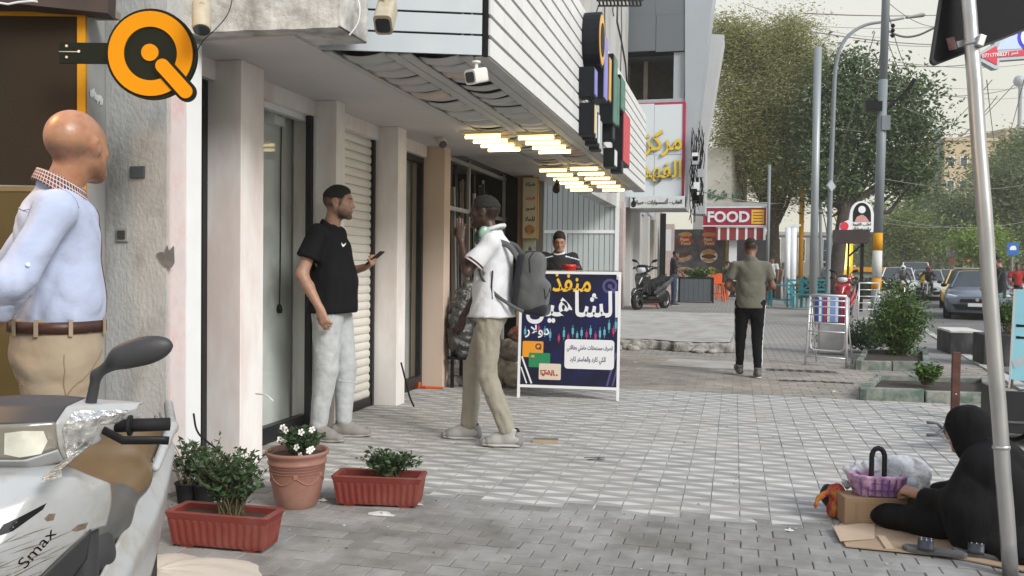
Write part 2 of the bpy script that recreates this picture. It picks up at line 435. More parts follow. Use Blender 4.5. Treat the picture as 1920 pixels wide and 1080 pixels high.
# shared materials
m_joint=mat('joint',(.20,.195,.18),.95,var=.3,scale=20)
m_paver=mat('paver',(.265,.263,.255),.88,var=.16,scale=9,bump=.5,bscale=220,rnd=.13,dirt=(.13,.12,.105),dscale=1.7,damt=.75,dth=.5,world=True)
m_paver2=mat('paver_brown',(.245,.225,.20),.9,var=.2,scale=3,bump=.5,bscale=200,rnd=.12,dirt=(.33,.29,.25),dscale=.8,damt=.8,dth=.5,world=True)
m_tile=mat('tile_grey',(.30,.296,.286),.85,var=.14,scale=5,bump=.35,bscale=200,rnd=.12,dirt=(.36,.34,.31),dscale=1.0,damt=.6,dth=.53,world=True)
m_tilel=mat('tile_light',(.52,.512,.49),.8,var=.1,scale=6,bump=.3,bscale=200,rnd=.08,dirt=(.40,.385,.36),dscale=1.0,damt=.7,dth=.52,world=True)
m_conc=mat('concrete',(.36,.35,.33),.9,var=.18,scale=3,bump=.6,bscale=60,dirt=(.22,.2,.18),dscale=1.6,damt=.6)
m_concd=mat('concrete_dark',(.2,.19,.18),.92,var=.3,scale=5,bump=.9,bscale=30,dirt=(.1,.09,.08),dscale=3,damt=.7)
m_asph=mat('asphalt',(.12,.118,.115),.9,var=.12,scale=.5,bump=.4,bscale=150,dirt=(.2,.19,.18),dscale=.35,damt=.6,dth=.5)
m_white=mat('white_paint',(.80,.775,.755),.55,var=.05,scale=2.5,dirt=(.60,.46,.42),dscale=2.6,damt=.6,dth=.5,stretch=(1,1,.35),bump=.15,bscale=30)
m_whiteclean=mat('white_metal',(.76,.77,.78),.4,var=.03)
m_black=mat('black_metal',(.012,.012,.013),.45,var=.1,spec=.2)
m_rubber=mat('black_rubber',(.014,.014,.015),.7,var=.15,spec=.25)
m_chrome=mat('bare_steel',(.62,.62,.62),.28,metal=1.0,var=.1)
m_galv=mat('galvanised_steel',(.5,.5,.51),.36,metal=.85,var=.22,scale=14,bump=.25,bscale=30,dirt=(.3,.27,.24),dscale=7,damt=.5,stretch=(1,1,.25))
m_glass=mat('dark_glass',(.03,.035,.04),.05,var=0,spec=.8)
# ground
def sheet(name,poly,z,m,t=.0,**kw):
 b=MB();b.v=[(x,y,z)for x,y in poly];b.f=[tuple(range(len(poly)))];b.m=[0]
 if t:b=MB().prism(poly,t,z0=z-t)
 o=b.build(name,m,**kw);return o
sheet('ground',[(-400,-40),(500,-40),(500,900),(-400,900)],-.125,mat('dust',(.2,.185,.165),.95,var=.2,scale=.3,bump=.3,bscale=20),kind='structure')
KERB=[(2.75,-2),(2.95,8),(3.5,14),(3.86,17.6),(4.3,21.9),(10.1,65),(19,130)]
KR=[(14.5,-2),(15.5,14),(17.0,22),(24,65),(35,130)]
sheet('road',KERB+[(60,420),(72,420)]+KR[::-1],-.12,m_asph,kind='structure')
sheet('far_pavement',[(p[0],p[1])for p in KR]+[(110,420),(120,130),(60,-2)],-.02,m_conc,t=.1,kind='structure')
mk=MB()
for i in range(9):
 t0=.02+i*.11
def along(line,t):
 L=[math.dist(line[i],line[i+1])for i in range(len(line)-1)];s_=t*sum(L)
 for i,l in enumerate(L):
  if s_<=l:f_=s_/l;return tuple(line[i][k]*(1-f_)+line[i+1][k]*f_ for k in(0,1))
  s_-=l
 return line[-1]
pav_poly=[(-8,-2),(2.6,-2),(2.8,8),(3.35,14),(3.71,17.6),(4.15,21.9),(9.95,65),(18.8,130),(-8,130)]
pavement=sheet('pavement',pav_poly,-.007,None or m_joint,t=.1,kind='structure')
kerb=root('kerb',(0,0,0));kerb['kind']='structure'
kb=MB();rnd=random.Random(4);tot=sum(math.dist(KERB[i],KERB[i+1])for i in range(len(KERB)-1));n=int(tot/.82)
m_kerb=mat('kerb_concrete',(.4,.39,.36),.9,var=.2,scale=4,rnd=.15,bump=.4,bscale=50)
for i in range(n):
 a=along(KERB,(i+.02)/n);b_=along(KERB,(i+.98)/n);dx,dy=b_[0]-a[0],b_[1]-a[1];L=math.hypot(dx,dy);nx,ny=-dy/L,dx/L
 z=.012+rnd.uniform(-.006,.006);kk=MB()if a[1]<60 else kb
 kk.prism([(a[0],a[1]),(b_[0],b_[1]),(b_[0]+nx*.14,b_[1]+ny*.14),(a[0]+nx*.14,a[1]+ny*.14)],.13+z,z0=-.13)
 if kk is not kb:kk.build('kerb_stone',m_kerb,kerb)
kb.build('kerb_run',m_kerb,kerb,kind='stuff')
m_far=mat('far_paving',(.27,.262,.25),.9,var=.16,scale=.8,dirt=(.36,.34,.31),dscale=.5,damt=.6,dth=.5,bump=.2,bscale=60)
_n,_l=m_far.node_tree.nodes,m_far.node_tree.links
_b=_n['Principled BSDF'];_src=_b.inputs['Base Color'].links[0].from_socket
_bk=_n.new('ShaderNodeTexBrick');_bk.inputs['Scale'].default_value=5.0;_bk.inputs['Brick Width'].default_value=1.0;_bk.inputs['Row Height'].default_value=.5;_bk.inputs['Mortar Size'].default_value=.05
_bk.inputs['Color1'].default_value=(1,1,1,1);_bk.inputs['Color2'].default_value=(.82,.82,.82,1);_bk.inputs['Mortar'].default_value=(.42,.4,.38,1)
_tc=_n.new('ShaderNodeTexCoord');_l.new(_tc.outputs['Object'],_bk.inputs['Vector'])
_mx=_n.new('ShaderNodeMix');_mx.data_type='RGBA';_mx.blend_type='MULTIPLY';_mx.inputs[0].default_value=1
_l.new(_src,_mx.inputs[6]);_l.new(_bk.outputs[0],_mx.inputs[7]);_l.new(_mx.outputs[2],_b.inputs['Base Color'])
sheet('far_paving',[(-8,12.8),(3.2,12.8),(3.35,14),(3.71,17.6),(4.15,21.9),(9.95,65),(18.8,130),(-8,130)],-.004,m_far,kind='structure')
sheet('near_paving',[(-8,-2),(2.6,-2),(2.66,2.6),(-8,2.6)],-.004,m_far,kind='structure')
def in_walk(x,y):
 return x<np.interp(y,[-2,8,14,17.6,21.9],[2.55,2.75,3.3,3.66,4.1])
DEP=np.array([.8,.45])
rnd=random.Random(7)
def pave(y0,y1,x0f,x1,pw,pd,m,keep,seed,gap=.0045,stag=True,diamond=False,hgt=.0025):
 """rows of stones; the `keep` nearest are objects, the rest one joined part"""
 rnd=random.Random(seed);cells=[]
 r_=0;y=y0
 while y<y1-1e-6:
  off=pw/2 if(stag and r_%2)else 0
  x=x0f+off-pw;ci=0
  while x<x1:
   cx,cy=x+pw/2,y+pd/2
   if in_walk(cx,cy):cells.append((cx,cy,(r_+ci)%2))
   x+=pw;ci+=1
  y+=pd;r_+=1
 cells.sort(key=lambda c:(not(-.9<(c[0]/max(c[1],.1)+.255)/.62<.98),c[1]+abs(c[0]+.26*c[1])*.2))
 def shape(b,cx,cy,z,tilt,mats=0,par=0):
  w,d=pw/2-gap/2,pd/2-gap/2;e=.0016 if diamond else .0028
  z=z;f=lambda x,y:z+tilt[0]*x+tilt[1]*y
  P=[(-w,-d),(w,-d),(w,d),(-w,d)]
  lo=[(cx+x,cy+y,-.02)for x,y in P];mi=[(cx+x,cy+y,f(x,y)-e)for x,y in P];hi=[(cx+x*(1-e/w),cy+y*(1-e/d),f(x,y))for x,y in P]
  k=len(b.v);b.v+=lo+mi+hi
  fs=[]
  for s_ in(0,4):fs+=[(k+s_+i,k+s_+(i+1)%4,k+s_+4+(i+1)%4,k+s_+4+i)for i in range(4)]
  if not diamond:fs.append((k+8,k+9,k+10,k+11));b.f+=fs;b.m+=[0]*9
  else:
   z9=f(0,0);sg=-1 if par else 1
   q=d*.62
   sx=w*(1-e/w)
   b.v+=[(cx-sg*sx,cy-q,z9),(cx-sg*sx,cy+q,z9),(cx+sg*sx*.97,cy,z9)];l0,l1,ap_=range(k+12,k+15)
   b.f+=fs;b.m+=[0]*8
   b.f.append((l0,ap_,l1));b.m.append(1);c0,c1,c2,c3=(8,9,10,11)if sg>0 else(9,8,11,10)
   b.f+=[(k+c0,k+c1,ap_,l0),(k+c1,k+c2,ap_),(k+c2,k+c3,l1,ap_)];b.m+=[0,0,0]
 ms=m if isinstance(m,list)else[m]
 variants=[]
 for i in range(8):
  b=MB();shape(b,0,0,0,(rnd.uniform(-.012,.012),rnd.uniform(-.012,.012)),par=i%2);variants.append(b.mesh('paver',ms))
 nm='tile' if diamond else 'paver'
 for cx,cy,r_ in cells[:keep]:
  o=bpy.data.objects.new(nm,variants[rnd.randrange(4)*2+r_]);col.objects.link(o);o.parent=pavement
  o.location=(cx,cy,rnd.uniform(-1,1)*hgt);o.rotation_euler=(0,0,rnd.uniform(-.006,.006))
 b=MB();tint=[]
 for cx,cy,r_ in cells[keep:]:
  shape(b,cx,cy,rnd.uniform(-1,1)*hgt,(rnd.uniform(-.012,.012),rnd.uniform(-.012,.012)),par=r_)
  tint+=[rnd.random()]*(15 if diamond else 12)
 if b.v:
  me=b.mesh(nm+'_field',ms);at_=me.attributes.new('tint','FLOAT','POINT');at_.data.foreach_set('value',tint)
  o=bpy.data.objects.new(nm+'_field',me);col.objects.link(o);o.parent=pavement;o['kind']='stuff'
PY0,PY1,PY2=4.42,9.02,12.8
sheet('tile_bed',[(-3.6,PY0),(2.55,PY0),(2.7,PY1),(-3.6,PY1)],-.0035,mat('pale_mortar',(.36,.355,.34),.95,var=.25,scale=9),kind='structure')
pave(2.6,PY0,-4.0,2.7,.150,.1011,m_paver,300,3)
pave(PY0,PY1,-3.6,2.9,.152,.115,[m_tile,m_tilel],300,5,gap=.0035,stag=False,diamond=True)
pave(PY1,PY2,-5.0,3.2,.2,.1,m_paver2,0,9,hgt=.004)
rr=random.Random(2)
def slab_h(x,y):return .15+min(max((y-13.6)/7,0),1)*.10
b=MB();edge=[]
nx_=40
xs=np.linspace(-8,-.05,nx_)
front=[13.55+.12*math.sin(x*3)+rr.uniform(-.07,.07)for x in xs]
def fn(u,v):
 i=u*(nx_-1);x=xs[int(round(i))];y0=front[int(round(i))]
 t=v;y=y0+t*(20.6-y0);return(x+(t*.25 if x>-.3 else 0),y,slab_h(x,y)+rr.uniform(-.004,.004))
b.grid(fn,nx_,8)
b.add([(-.05,13.5,-.01),(.2,20.6,-.01),(.2,20.6,.23),(-.05,13.6,.13)],[(0,1,2,3)])
b.build('raised_slab',m_conc,kind='structure')
b=MB()
S=SDF(.022,.02,folds(200,.012,(9,9,9),dens=.3))
for i in range(nx_-1):
 if xs[i]>-4.2:S.rbox(((xs[i]+xs[i+1])/2,front[i]+.02,.055),(.14,.09+rr.uniform(0,.04),.080),.03)
for i in range(11):x=rr.uniform(-2.8,-.1);S.ell((x,13.42-rr.uniform(0,.22),.02),(rr.uniform(.03,.10),rr.uniform(.03,.08),rr.uniform(.02,.07)))
for i in range(9):y=13.8+i*.7;S.ell((-.02+i*.03,y,.05),(.10,.30,.09))
S.plane((0,0,-.005),(0,0,-1));S.build('broken_slab_edge',mat('broken_concrete',(.34,.325,.30),.95,var=.35,scale=9,bump=1.0,bscale=40,dist=.02,dirt=(.12,.11,.10),dscale=8,damt=.8),kind='structure')
sheet('raised_pavement',[(-8,20.6),(.6,20.6),(1.4,40),(-8,40)],.215,m_far,t=.22,kind='structure')
MB().prism([(-.95,11.3),(.35,11.2),(.4,12.1),(-.85,12.2)],.006,z0=.001).build('concrete_patch',m_conc,kind='structure')
b=MB();rr=random.Random(9)
P0=[gnd(300,1100),gnd(318,1022),gnd(400,1024),gnd(448,1046),gnd(458,1062),gnd(440,1100)]
c_=sum(P0,Vector())/6
cen=gnd(330,1080)
def fn(u,v):
 a=u*2*PI;e=Vector((math.cos(a)*.42,math.sin(a)*.40,0))*(1+.08*math.sin(3*a)+.05*math.sin(7*a));
 return(cen.x+e.x*v,cen.y-.12+e.y*v,-.01+.075*(1-v**2.5)+.004*math.sin(9*a+5*v))
b.grid(fn,40,12,closeu=True)
b.build('cement_ramp',mat('cement',(.52,.47,.41),.92,var=.15,scale=5,bump=.5,bscale=70,dirt=(.3,.27,.23),dscale=5),smooth=True,kind='structure')
# near shop building
FX=-2.94
bld=root('shop_building',(FX,4.0,0),0,'white shop row with square pillars, glass doors and roller shutter behind the standing men','building')
def B(name,boxes,m,parent=None,rootloc=None,bevel=0,**kw):
 """boxes given in world coordinates, mesh stored relative to the thing"""
 parent=parent or bld;L=rootloc if rootloc is not None else Vector((FX,4.0,0));b=MB()
 for a,c in boxes:b.box([a[i]-L[i]for i in range(3)],[c[i]-L[i]for i in range(3)])
 return b.build(name,m,parent,bevel=bevel,**kw)
m_rough=mat('rough_plaster',(.40,.405,.40),.92,var=.16,scale=5,bump=.7,bscale=55,dirt=(.17,.16,.15),dscale=4,damt=.7,dth=.6,stretch=(1,1,.6),dist=.008)
m_beam=mat('stained_concrete',(.58,.57,.54),.92,var=.25,scale=6,bump=.9,bscale=20,dirt=(.16,.15,.13),dscale=4,damt=.7,dth=.54,dist=.012)
m_pink=mat('pink_primer',(.62,.55,.54),.7,var=.15,scale=4,dirt=(.45,.2,.2),dscale=4,damt=.5)
m_frame=mat('dark_door_frame',(.018,.018,.02),.35,var=.1,spec=.3)
H0=2.52
B('wall',[((-3.40,3.97,0),(-2.955,4.255,3.2))],m_rough,label='rough grey plaster end wall')
B('wall',[((-3.40,4.255,0),(-3.32,4.9,3.0)),((-3.40,6.0,0),(-3.32,8.62,3.0))],m_rough)
B('door_jamb',[((-3.16,4.257,0),(-3.0,4.32,2.51)),((-3.16,4.33,0),(-3.06,4.40,2.51))],m_frame)
B('trim',[((-2.955,3.99,.02),(-2.944,4.115,2.5))],m_pink,label='pink primed strip')
B('trim',[((-2.955,4.118,.02),(-2.935,4.25,2.5))],m_whiteclean)
m_wallup=mat('upper_plaster',(.43,.425,.41),.9,var=.15,scale=1.5,bump=.6,bscale=20,dirt=(.24,.23,.22),dscale=1.2,damt=.6,stretch=(1,1,.4))
B('wall',[((-3.25,9.2,2.85),(-2.95,23.7,9.5))],m_wallup,label='grey plaster upper wall')
B('wall',[((-3.25,4.6,2.85),(-2.95,9.2,9.5))],m_wallup)
pill=[(4.66,4.92),(5.95,6.10),(7.18,7.38),(8.45,8.64)]
for i,(a,c)in enumerate(pill):
 B('pillar',[((-3.30,a,0),(FX,c,H0))],m_white if i<3 else mat('unpainted_render',(.62,.49,.40),.8,var=.1,scale=3,dirt=(.45,.33,.27),dscale=1.5,damt=.5),bevel=.004)
B('ceiling',[((-3.32,4.255,H0),(-2.36,9.2,H0+.06))],mat('porch_ceiling',(.60,.57,.56),.7,var=.06,scale=1.5,dirt=(.45,.42,.41),dscale=.8,damt=.4))
B('ceiling',[((-6,9.2,2.72),(-1.5,14.0,2.78))],mat('grey_ceiling',(.32,.31,.30),.8,var=.15,scale=2))
B('lintel',[((-3.30,4.255,2.40),(-3.12,8.40,H0))],m_white)
def door(y0,y1,name='glass_door'):
 X=-3.2
 fr=[((X-.03,y0,0),(X+.03,y0+.05,2.40)),((X-.03,y1-.05,0),(X+.03,y1,2.40)),((X-.03,y0+.05,2.34),(X+.03,y1-.05,2.40)),((X-.03,y0+.05,0),(X+.03,y1-.05,.12))]
 f=B(name,fr,m_frame)
 g=MB().box((X-.006-FX,y0+.05-4,.12),(X+.004-FX,y1-.05-4,2.34)).build('pane',m_paneglass,f)
 return f
m_paneglass=bpy.data.materials.new('clear_glass');m_paneglass.use_nodes=True
_n,_l=m_paneglass.node_tree.nodes,m_paneglass.node_tree.links;_o=_n['Material Output']
_t=_n.new('ShaderNodeBsdfTransparent');_t.inputs[0].default_value=(.95,.97,.96,1);_g=_n.new('ShaderNodeBsdfGlossy');_g.inputs['Roughness'].default_value=.02
_m=_n.new('ShaderNodeMixShader');_m.inputs[0].default_value=.04;_l.new(_t.outputs[0],_m.inputs[1]);_l.new(_g.outputs[0],_m.inputs[2]);_l.new(_m.outputs[0],_o.inputs['Surface'])
door(4.26,4.655);door(7.385,8.445)
B('door_base',[((-3.23,4.925,0),(-3.17,5.945,.12))],m_frame);B('door_head',[((-3.23,4.925,2.36),(-3.17,5.945,2.40))],m_whiteclean)
MB().box((-3.206-FX,4.925-4,.12),(-3.2-FX,5.945-4,2.36)).build('pane',m_paneglass,bld)
B('door_jamb',[((-3.165,5.89,0),(-3.12,5.945,2.4))],m_frame)
B('door_jamb',[((-3.118,5.925,0),(-3.09,5.948,2.4))],m_whiteclean)
B('room_wall',[((-3.40,4.9,0),(-3.345,6.0,2.6)),((-4.9,5.96,0),(-3.4,6.0,2.6)),((-4.9,4.3,0),(-4.85,5.96,2.6)),((-4.85,4.3,0),(-3.41,4.34,2.6)),((-4.85,4.34,2.55),(-3.33,5.95,2.6))],mat('room_plaster',(.74,.74,.73),.8,var=.08))
b=MB();L=Vector((FX,4,0))
sh=root('roller_shutter',(0,0,0));sh.parent=bld
m_shut=mat('cream_shutter',(.78,.75,.69),.5,var=.05,scale=3,dirt=(.5,.42,.33),dscale=2,damt=.35)
n=32
prof=[(0,0),(.008,.010),(.010,.040),(.004,.058),(-.003,.070)]
vb=MB();
vs=[(x,y,z)for y in(6.11-4,7.17-4)for x,z in prof]
vb.add(vs,[(i,i+1,6+i,5+i)for i in range(4)]);ms_=vb.mesh('slat',m_shut,True)
for i in range(n):
 o=bpy.data.objects.new('slat',ms_);col.objects.link(o);o.parent=sh;o.location=(-3.19-FX,0,.08+i*.0725)
B('shutter_rail',[((-3.22,7.135,0),(-3.155,7.175,2.42)),((-3.22,6.102,0),(-3.155,6.12,2.42)),((-3.215,6.12,0),(-3.165,7.135,.08))],m_frame)
B('wall',[((-3.32,6.06,0),(-3.26,7.34,2.6))],m_rough)
Lp=(FX,4,0)
def plate(name,px,py,w,h,m,t=.012,bev=.002,Y=3.97,**kw):
 p=ony(px,py,Y);b=MB().box((p.x-w/2-FX,Y-t-4,p.z-h/2),(p.x+w/2-FX,Y-4.0+.0,p.z+h/2))
 return b.build(name,m,bld,bevel=bev,**kw),p
plate('name_plate',259,323,.09,.064,mat('blue_grey_plate',(.07,.085,.10),.5))
s_,p=plate('wall_socket',231,440,.072,.076,mat('socket_plastic',(.33,.32,.29),.6))
b=MB().box((p.x-.022-FX,3.95-4,p.z-.022),(p.x+.022-FX,3.958-4,p.z+.022));b.build('socket_face',mat('dark_hole',(.05,.05,.05),.8),s_)
b=MB();rr=random.Random(3);p=ony(314,483,3.966)
poly=[(-.075,.02),(-.05,.035),(-.02,.03),(.0,.075),(.012,.04),(.045,.07),(.05,-.03),(.03,-.06),(-.02,-.05),(-.05,-.02)]
b.prism([(x*.9,y*.9)for x,y in poly],.004,Matrix.Translation((p.x-FX,p.y-4,p.z))@Matrix.Rotation(R(90),4,'X'))
b.build('broken_patch',m_concd,bld)
beam=root('concrete_beam',(-2.9,4.4,H0),0,'stained cracked concrete beam jutting out above the round orange sign','beam')
b=MB();rr=random.Random(5)
pe=at(664,60,4.72)
def fn(u,v):
 x=-3.45+u*(pe.x+3.45);a=v*4;wob=.0025*math.sin(x*9+a*3)+.0015*math.sin(x*31+a)
 Yn=4.08+.10*(x+3.4)/1.3
 q=[(Yn,H0+.015),(Yn-.01,H0+.9),(Yn+.35,H0+.9),(Yn+.35,H0+.015),(Yn,H0+.015)][int(round(a))]
 return(x+2.9,q[0]-4.4+wob,q[1]-H0+(wob if q[1]<H0+.1 else 0))
b.grid(fn,60,5)
b.box((pe.x+2.9-.001,4.18-4.4,.02),(pe.x+2.9+.012,4.18+.35-4.4,.9))
b.build('beam_body',m_beam,beam)
B('fascia',[((-3.4,4.255,H0+.065),(-2.34,4.34,H0+.5))],mat('porch_ceiling',(0,0,0)))
# aluminium goods shop: opening with profiles standing in it
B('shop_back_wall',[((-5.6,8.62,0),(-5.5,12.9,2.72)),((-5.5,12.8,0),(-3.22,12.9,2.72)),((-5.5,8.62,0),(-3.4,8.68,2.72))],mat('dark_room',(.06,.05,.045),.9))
B('post',[((-3.17,12.45,0),(FX,12.66,2.72))],mat('timber_post',(.30,.22,.16),.7,var=.2))
d3=B('dark_door',[((-3.2,12.67,0),(FX-.03,13.3,2.6))],mat('brown_black',(.045,.032,.026),.5,var=.3,scale=3))
B('wall',[((-6,13.3,0),(FX-.02,13.36,3.0))],m_wallup)
rack=root('profile_rack',(-3.5,10.2,0),0,'rack of long aluminium and wooden profiles in the open shop past the last pillar','rack')
m_prof=[mat('profile_%s'%s,c,.5,metal=mt,var=.2,scale=4)for s,c,mt in(('alu',(.42,.43,.44),.6),('tan',(.34,.24,.15),0),('brown',(.12,.07,.05),0),('white',(.6,.6,.58),0),('dark',(.05,.05,.05),.2))]
rr=random.Random(12)
for i in range(46):
 y=8.9+i*.078;x=-3.42-rr.uniform(0,.5)*(1 if i%2 else .3);w=rr.uniform(.018,.05);lean=rr.uniform(-.03,.05)
 MB().bar((x+3.5,y-10.2,.02),(x+3.5-.06,y-10.2+lean,rr.uniform(2.2,2.62)),w,w*rr.uniform(.5,1)).build('profile',m_prof[rr.choice([0,0,1,2,2,3,4,4])],rack)
for z in(1.98,2.58):
 MB().bar((-3.36+3.5,8.75-10.2,z),(-3.36+3.5,12.42-10.2,z),.04,.05).build('crossbar',m_prof[0],rack)
for y in(8.8,10.6,12.36):
 MB().bar((-3.36+3.5,y-10.2,0),(-3.36+3.5,y-10.2,2.65),.04,.04).build('upright',m_prof[0],rack)
part=root('ribbed_partition',(-3.9,21.9,.22),0,'pale grey ribbed metal partition closing the recess behind the young vendor','partition')
m_rib=mat('grey_cladding',(.44,.475,.475),.45,var=.05,scale=1.2)
x0,x1=-5.6,-2.98;n=19;w=(x1-x0)/n
for k,(za,zb)in enumerate(((0,1.95),(2.03,3.5))):
 for i in range(n):
  MB().box((x0+i*w+.008+3.9,-.02,za),(x0+(i+1)*w-.008+3.9,.02,zb)).build('panel',m_rib,part)
 MB().box((x0+3.9,.0,za),(x1+3.9,.03,zb)).build('backing',m_concd,part)
MB().box((x0+3.9,-.05,1.95),(x1+3.9,.03,2.03)).build('rail',m_whiteclean,part)
for x in(-4.32,-2.98):MB().box((x+3.9,-.06,0),(x+.09+3.9,.04,3.5 if x>-3 else 1.95)).build('frame_post',m_whiteclean,part)
# slatted sign canopy
CX0,CX1,CZ0,CZ1=-2.36,-1.44,H0,3.76
cA=at(583,97,4.96);cB=at(905,109,5.07);YE=14.0
cA.z=H0;cB.z=H0;cB.x=CX1
can=root('slatted_canopy',(CX1,cB.y,H0),0,'overhanging canopy box clad in pale horizontal metal slats above the shops','canopy')
o_=Vector((CX1,cB.y,H0))
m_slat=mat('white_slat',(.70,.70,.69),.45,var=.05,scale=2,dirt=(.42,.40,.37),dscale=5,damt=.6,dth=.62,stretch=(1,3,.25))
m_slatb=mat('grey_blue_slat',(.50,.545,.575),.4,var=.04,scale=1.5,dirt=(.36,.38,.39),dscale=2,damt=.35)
PITCH=.1235
for i in range(10):
 z=i*PITCH;L0=cB.y+.01
 MB().box((-.012,.012,z+.004),(.012,YE-cB.y,z+PITCH-.020)).build('slat',m_slat,can)
for i in range(10):
 z=i*PITCH;d=(cA-cB);u=Vector((d.x,d.y,0)).normalized();L=d.length
 x_start=.035
 a=u*x_start;c=u*L
 MB().bar((a.x,a.y,z+PITCH/2-.0025),(c.x,c.y,z+PITCH/2-.0025),.014,PITCH-.013).build('slat',m_slatb,can)
u=Vector(((cA-cB).x,(cA-cB).y,0)).normalized();Lc=(cA-cB).length
b=MB();inn=Vector((-u.y,u.x,0));
if inn.y<0:inn=-inn
P=[(-.03,.03),tuple((u*Lc+inn*.02)[:2]),(CX0-CX1+.0,YE-cB.y),(-.03,YE-cB.y)]
b.prism(P,CZ1-CZ0-.04,z0=.06);b.build('carcass',m_black,can)
MB().box((-.03,.0,0),(.0,.03,10*PITCH)).build('corner_post',m_black,can)
for t in(.10,.155):
 q=u*t;MB().bar((q.x,q.y+.02,0.05),(q.x,q.y+.02,1.2),.012,.012).build('clip_rail',m_slatb,can)
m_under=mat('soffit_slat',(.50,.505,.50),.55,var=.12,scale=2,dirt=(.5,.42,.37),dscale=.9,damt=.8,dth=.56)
m_bare=mat('bare_board',(.62,.50,.42),.8,var=.15,scale=3)
def xstart(x):
 t=x/(u.x if abs(u.x)>1e-6 else-1e-6);return u.y*t
W_=CX0-CX1
strips=[(0.0,-.085),(-.092,-.165),(-.43,-.50),(-.507,-.575),(-.865,-.92)]
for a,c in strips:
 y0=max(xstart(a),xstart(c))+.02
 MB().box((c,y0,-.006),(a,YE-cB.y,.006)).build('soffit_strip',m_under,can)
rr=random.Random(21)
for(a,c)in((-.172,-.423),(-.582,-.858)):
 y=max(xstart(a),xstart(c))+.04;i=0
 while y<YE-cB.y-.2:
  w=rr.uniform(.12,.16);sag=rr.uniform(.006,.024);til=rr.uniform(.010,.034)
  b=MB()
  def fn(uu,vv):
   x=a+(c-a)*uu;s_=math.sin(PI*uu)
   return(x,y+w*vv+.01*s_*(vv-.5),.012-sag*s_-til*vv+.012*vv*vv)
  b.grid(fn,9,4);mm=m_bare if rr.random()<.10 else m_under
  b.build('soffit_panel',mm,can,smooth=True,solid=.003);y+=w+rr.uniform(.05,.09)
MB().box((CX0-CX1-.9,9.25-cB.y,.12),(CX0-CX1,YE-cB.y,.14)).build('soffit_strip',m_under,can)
# lit fluorescent battens under the canopy
m_lamp=mat('lit_tube',(1,.95,.8),.4,var=0,emit=(1.0,.78,.36),estr=5)
m_batten=mat('batten',(.75,.62,.35),.5,var=0)
def batten(loc,L,ang,label,n=4,gap=.26,group='lit fluorescent fittings under the canopy'):
 """a row of short tubes lying across the street side by side"""
 t=root('canopy_light',loc,ang,label,'light',group)
 MB().box((-L/2-.02,-.022,.012),(L/2+.02,.022,.034)).build('batten_body',m_batten,t)
 MB().tube([(-L/2,0,-.012),(L/2,0,-.012)],.015,10).build('lamp_tube',m_lamp,t,smooth=True)
 return t
zl=H0-.05
rows=[]
for j in range(4):rows.append((at(905+j*25,253+j*9,9.2+j*.62)))
lights=[]
def lrow(p0,p1,n,what,first,last):
 """p = (px,py) ends; tubes hang at one height, one behind another along the canopy"""
 a=np.array(gnd(*p0,z=zl));c=np.array(gnd(*p1,z=zl));out=[]
 for i in range(n):
  t=i/max(n-1,1)
  d0,d1=a[1],c[1];yy=d0+(d1-d0)*t;xx=a[0]+(c[0]-a[0])*t
  lab=(first if i==0 else last if i==n-1 else '%s tube of %s'%(('second','third','fourth','fifth','sixth','seventh')[i-1],what))
  out.append(batten((xx,yy,zl),.33,0,lab))
 return out
lrow((905,254),(945,279),4,'the inner near row of canopy lights','lit tube nearest the pillars in the inner near row','last tube of the inner near row, before the gap')
lrow((1005,256),(1040,283),4,'the outer near row of canopy lights','lit tube nearest the camera in the outer near row','last tube of the outer near row under the fascia edge')
lrow((1037,318),(1090,355),6,'the inner far row of canopy lights','first lit tube of the inner far row beside the bulb holder','far end tube of the inner far row above the grey partition')
lrow((1095,315),(1150,355),6,'the outer far row of canopy lights','first lit tube of the outer far row','far end tube of the outer far row at the canopy end')
# security cameras
m_cam=mat('camera_white',(.7,.68,.63),.45,var=.06);m_camo=mat('camera_yellowed',(.44,.39,.29),.55,var=.15,scale=20)
def sec_cam(loc,aim,s,label,m=m_cam,boxy=False,up=1):
 t=root('security_camera',loc,0,label,'camera','security cameras over the shops')
 aim=Vector(aim).normalized();q=aim.to_track_quat('Z','Y').to_matrix().to_4x4()
 M_=Matrix.Translation((0,0,-.09*s*up))@q
 b=MB()
 if boxy:b.prism(rrect(.085*s,.10*s,.02*s),.17*s,M_@Matrix.Translation((0,0,-.09*s)))
 else:b.lathe([(0,-.09*s),(.036*s,-.088*s),(.042*s,-.06*s),(.042*s,.07*s),(.037*s,.08*s)],20,M=M_)
 b.build('housing',m,t,auto=True)
 b=MB();b.prism(rrect(.066*s,.07*s,.015*s)if boxy else ngon(.036*s,20),.004*s,M_@Matrix.Translation((0,0,.082*s)));b.build('lens_face',m_glass,t)
 b=MB();b.tube([(0,0,0),(0,0,-.04*s*up),tuple((M_@Vector((0,.04*s,-.03*s))))],.013*s,10);b.lathe([(.03*s,-.0),(.03*s,.012*s)],16,cap=True);b.build('bracket',m,t,auto=True)
 return t
dn=lambda x,y,z:(x,y,z)
sec_cam(at(378,-8,3.9),(.25,-.35,-.9),1.0,'yellowed camera pointing down at the beam beside the round sign',m_camo)
sec_cam(at(723,-6,4.6),(.15,-.7,-.75),1.15,'weathered boxy camera hanging in front of the canopy end slats',m_camo,True)
sec_cam(at(893,118,5.0),(-.25,-.95,-.3),.85,'white bullet camera under the near corner of the canopy',m_cam,True)
sec_cam(at(826,243,8.3),(.5,-.6,-.6),1.1,'small white camera under the porch ceiling by the last pillar',m_cam)
sec_cam(at(1188,372,13.8),(.1,-1,-.3),1.0,'tiny dark dome camera at the far lower corner of the canopy',m_black)
sec_cam(at(1044,338,11.2),(.1,-.9,-.5),1.1,'black camera hanging between the far rows of canopy lights',m_black)
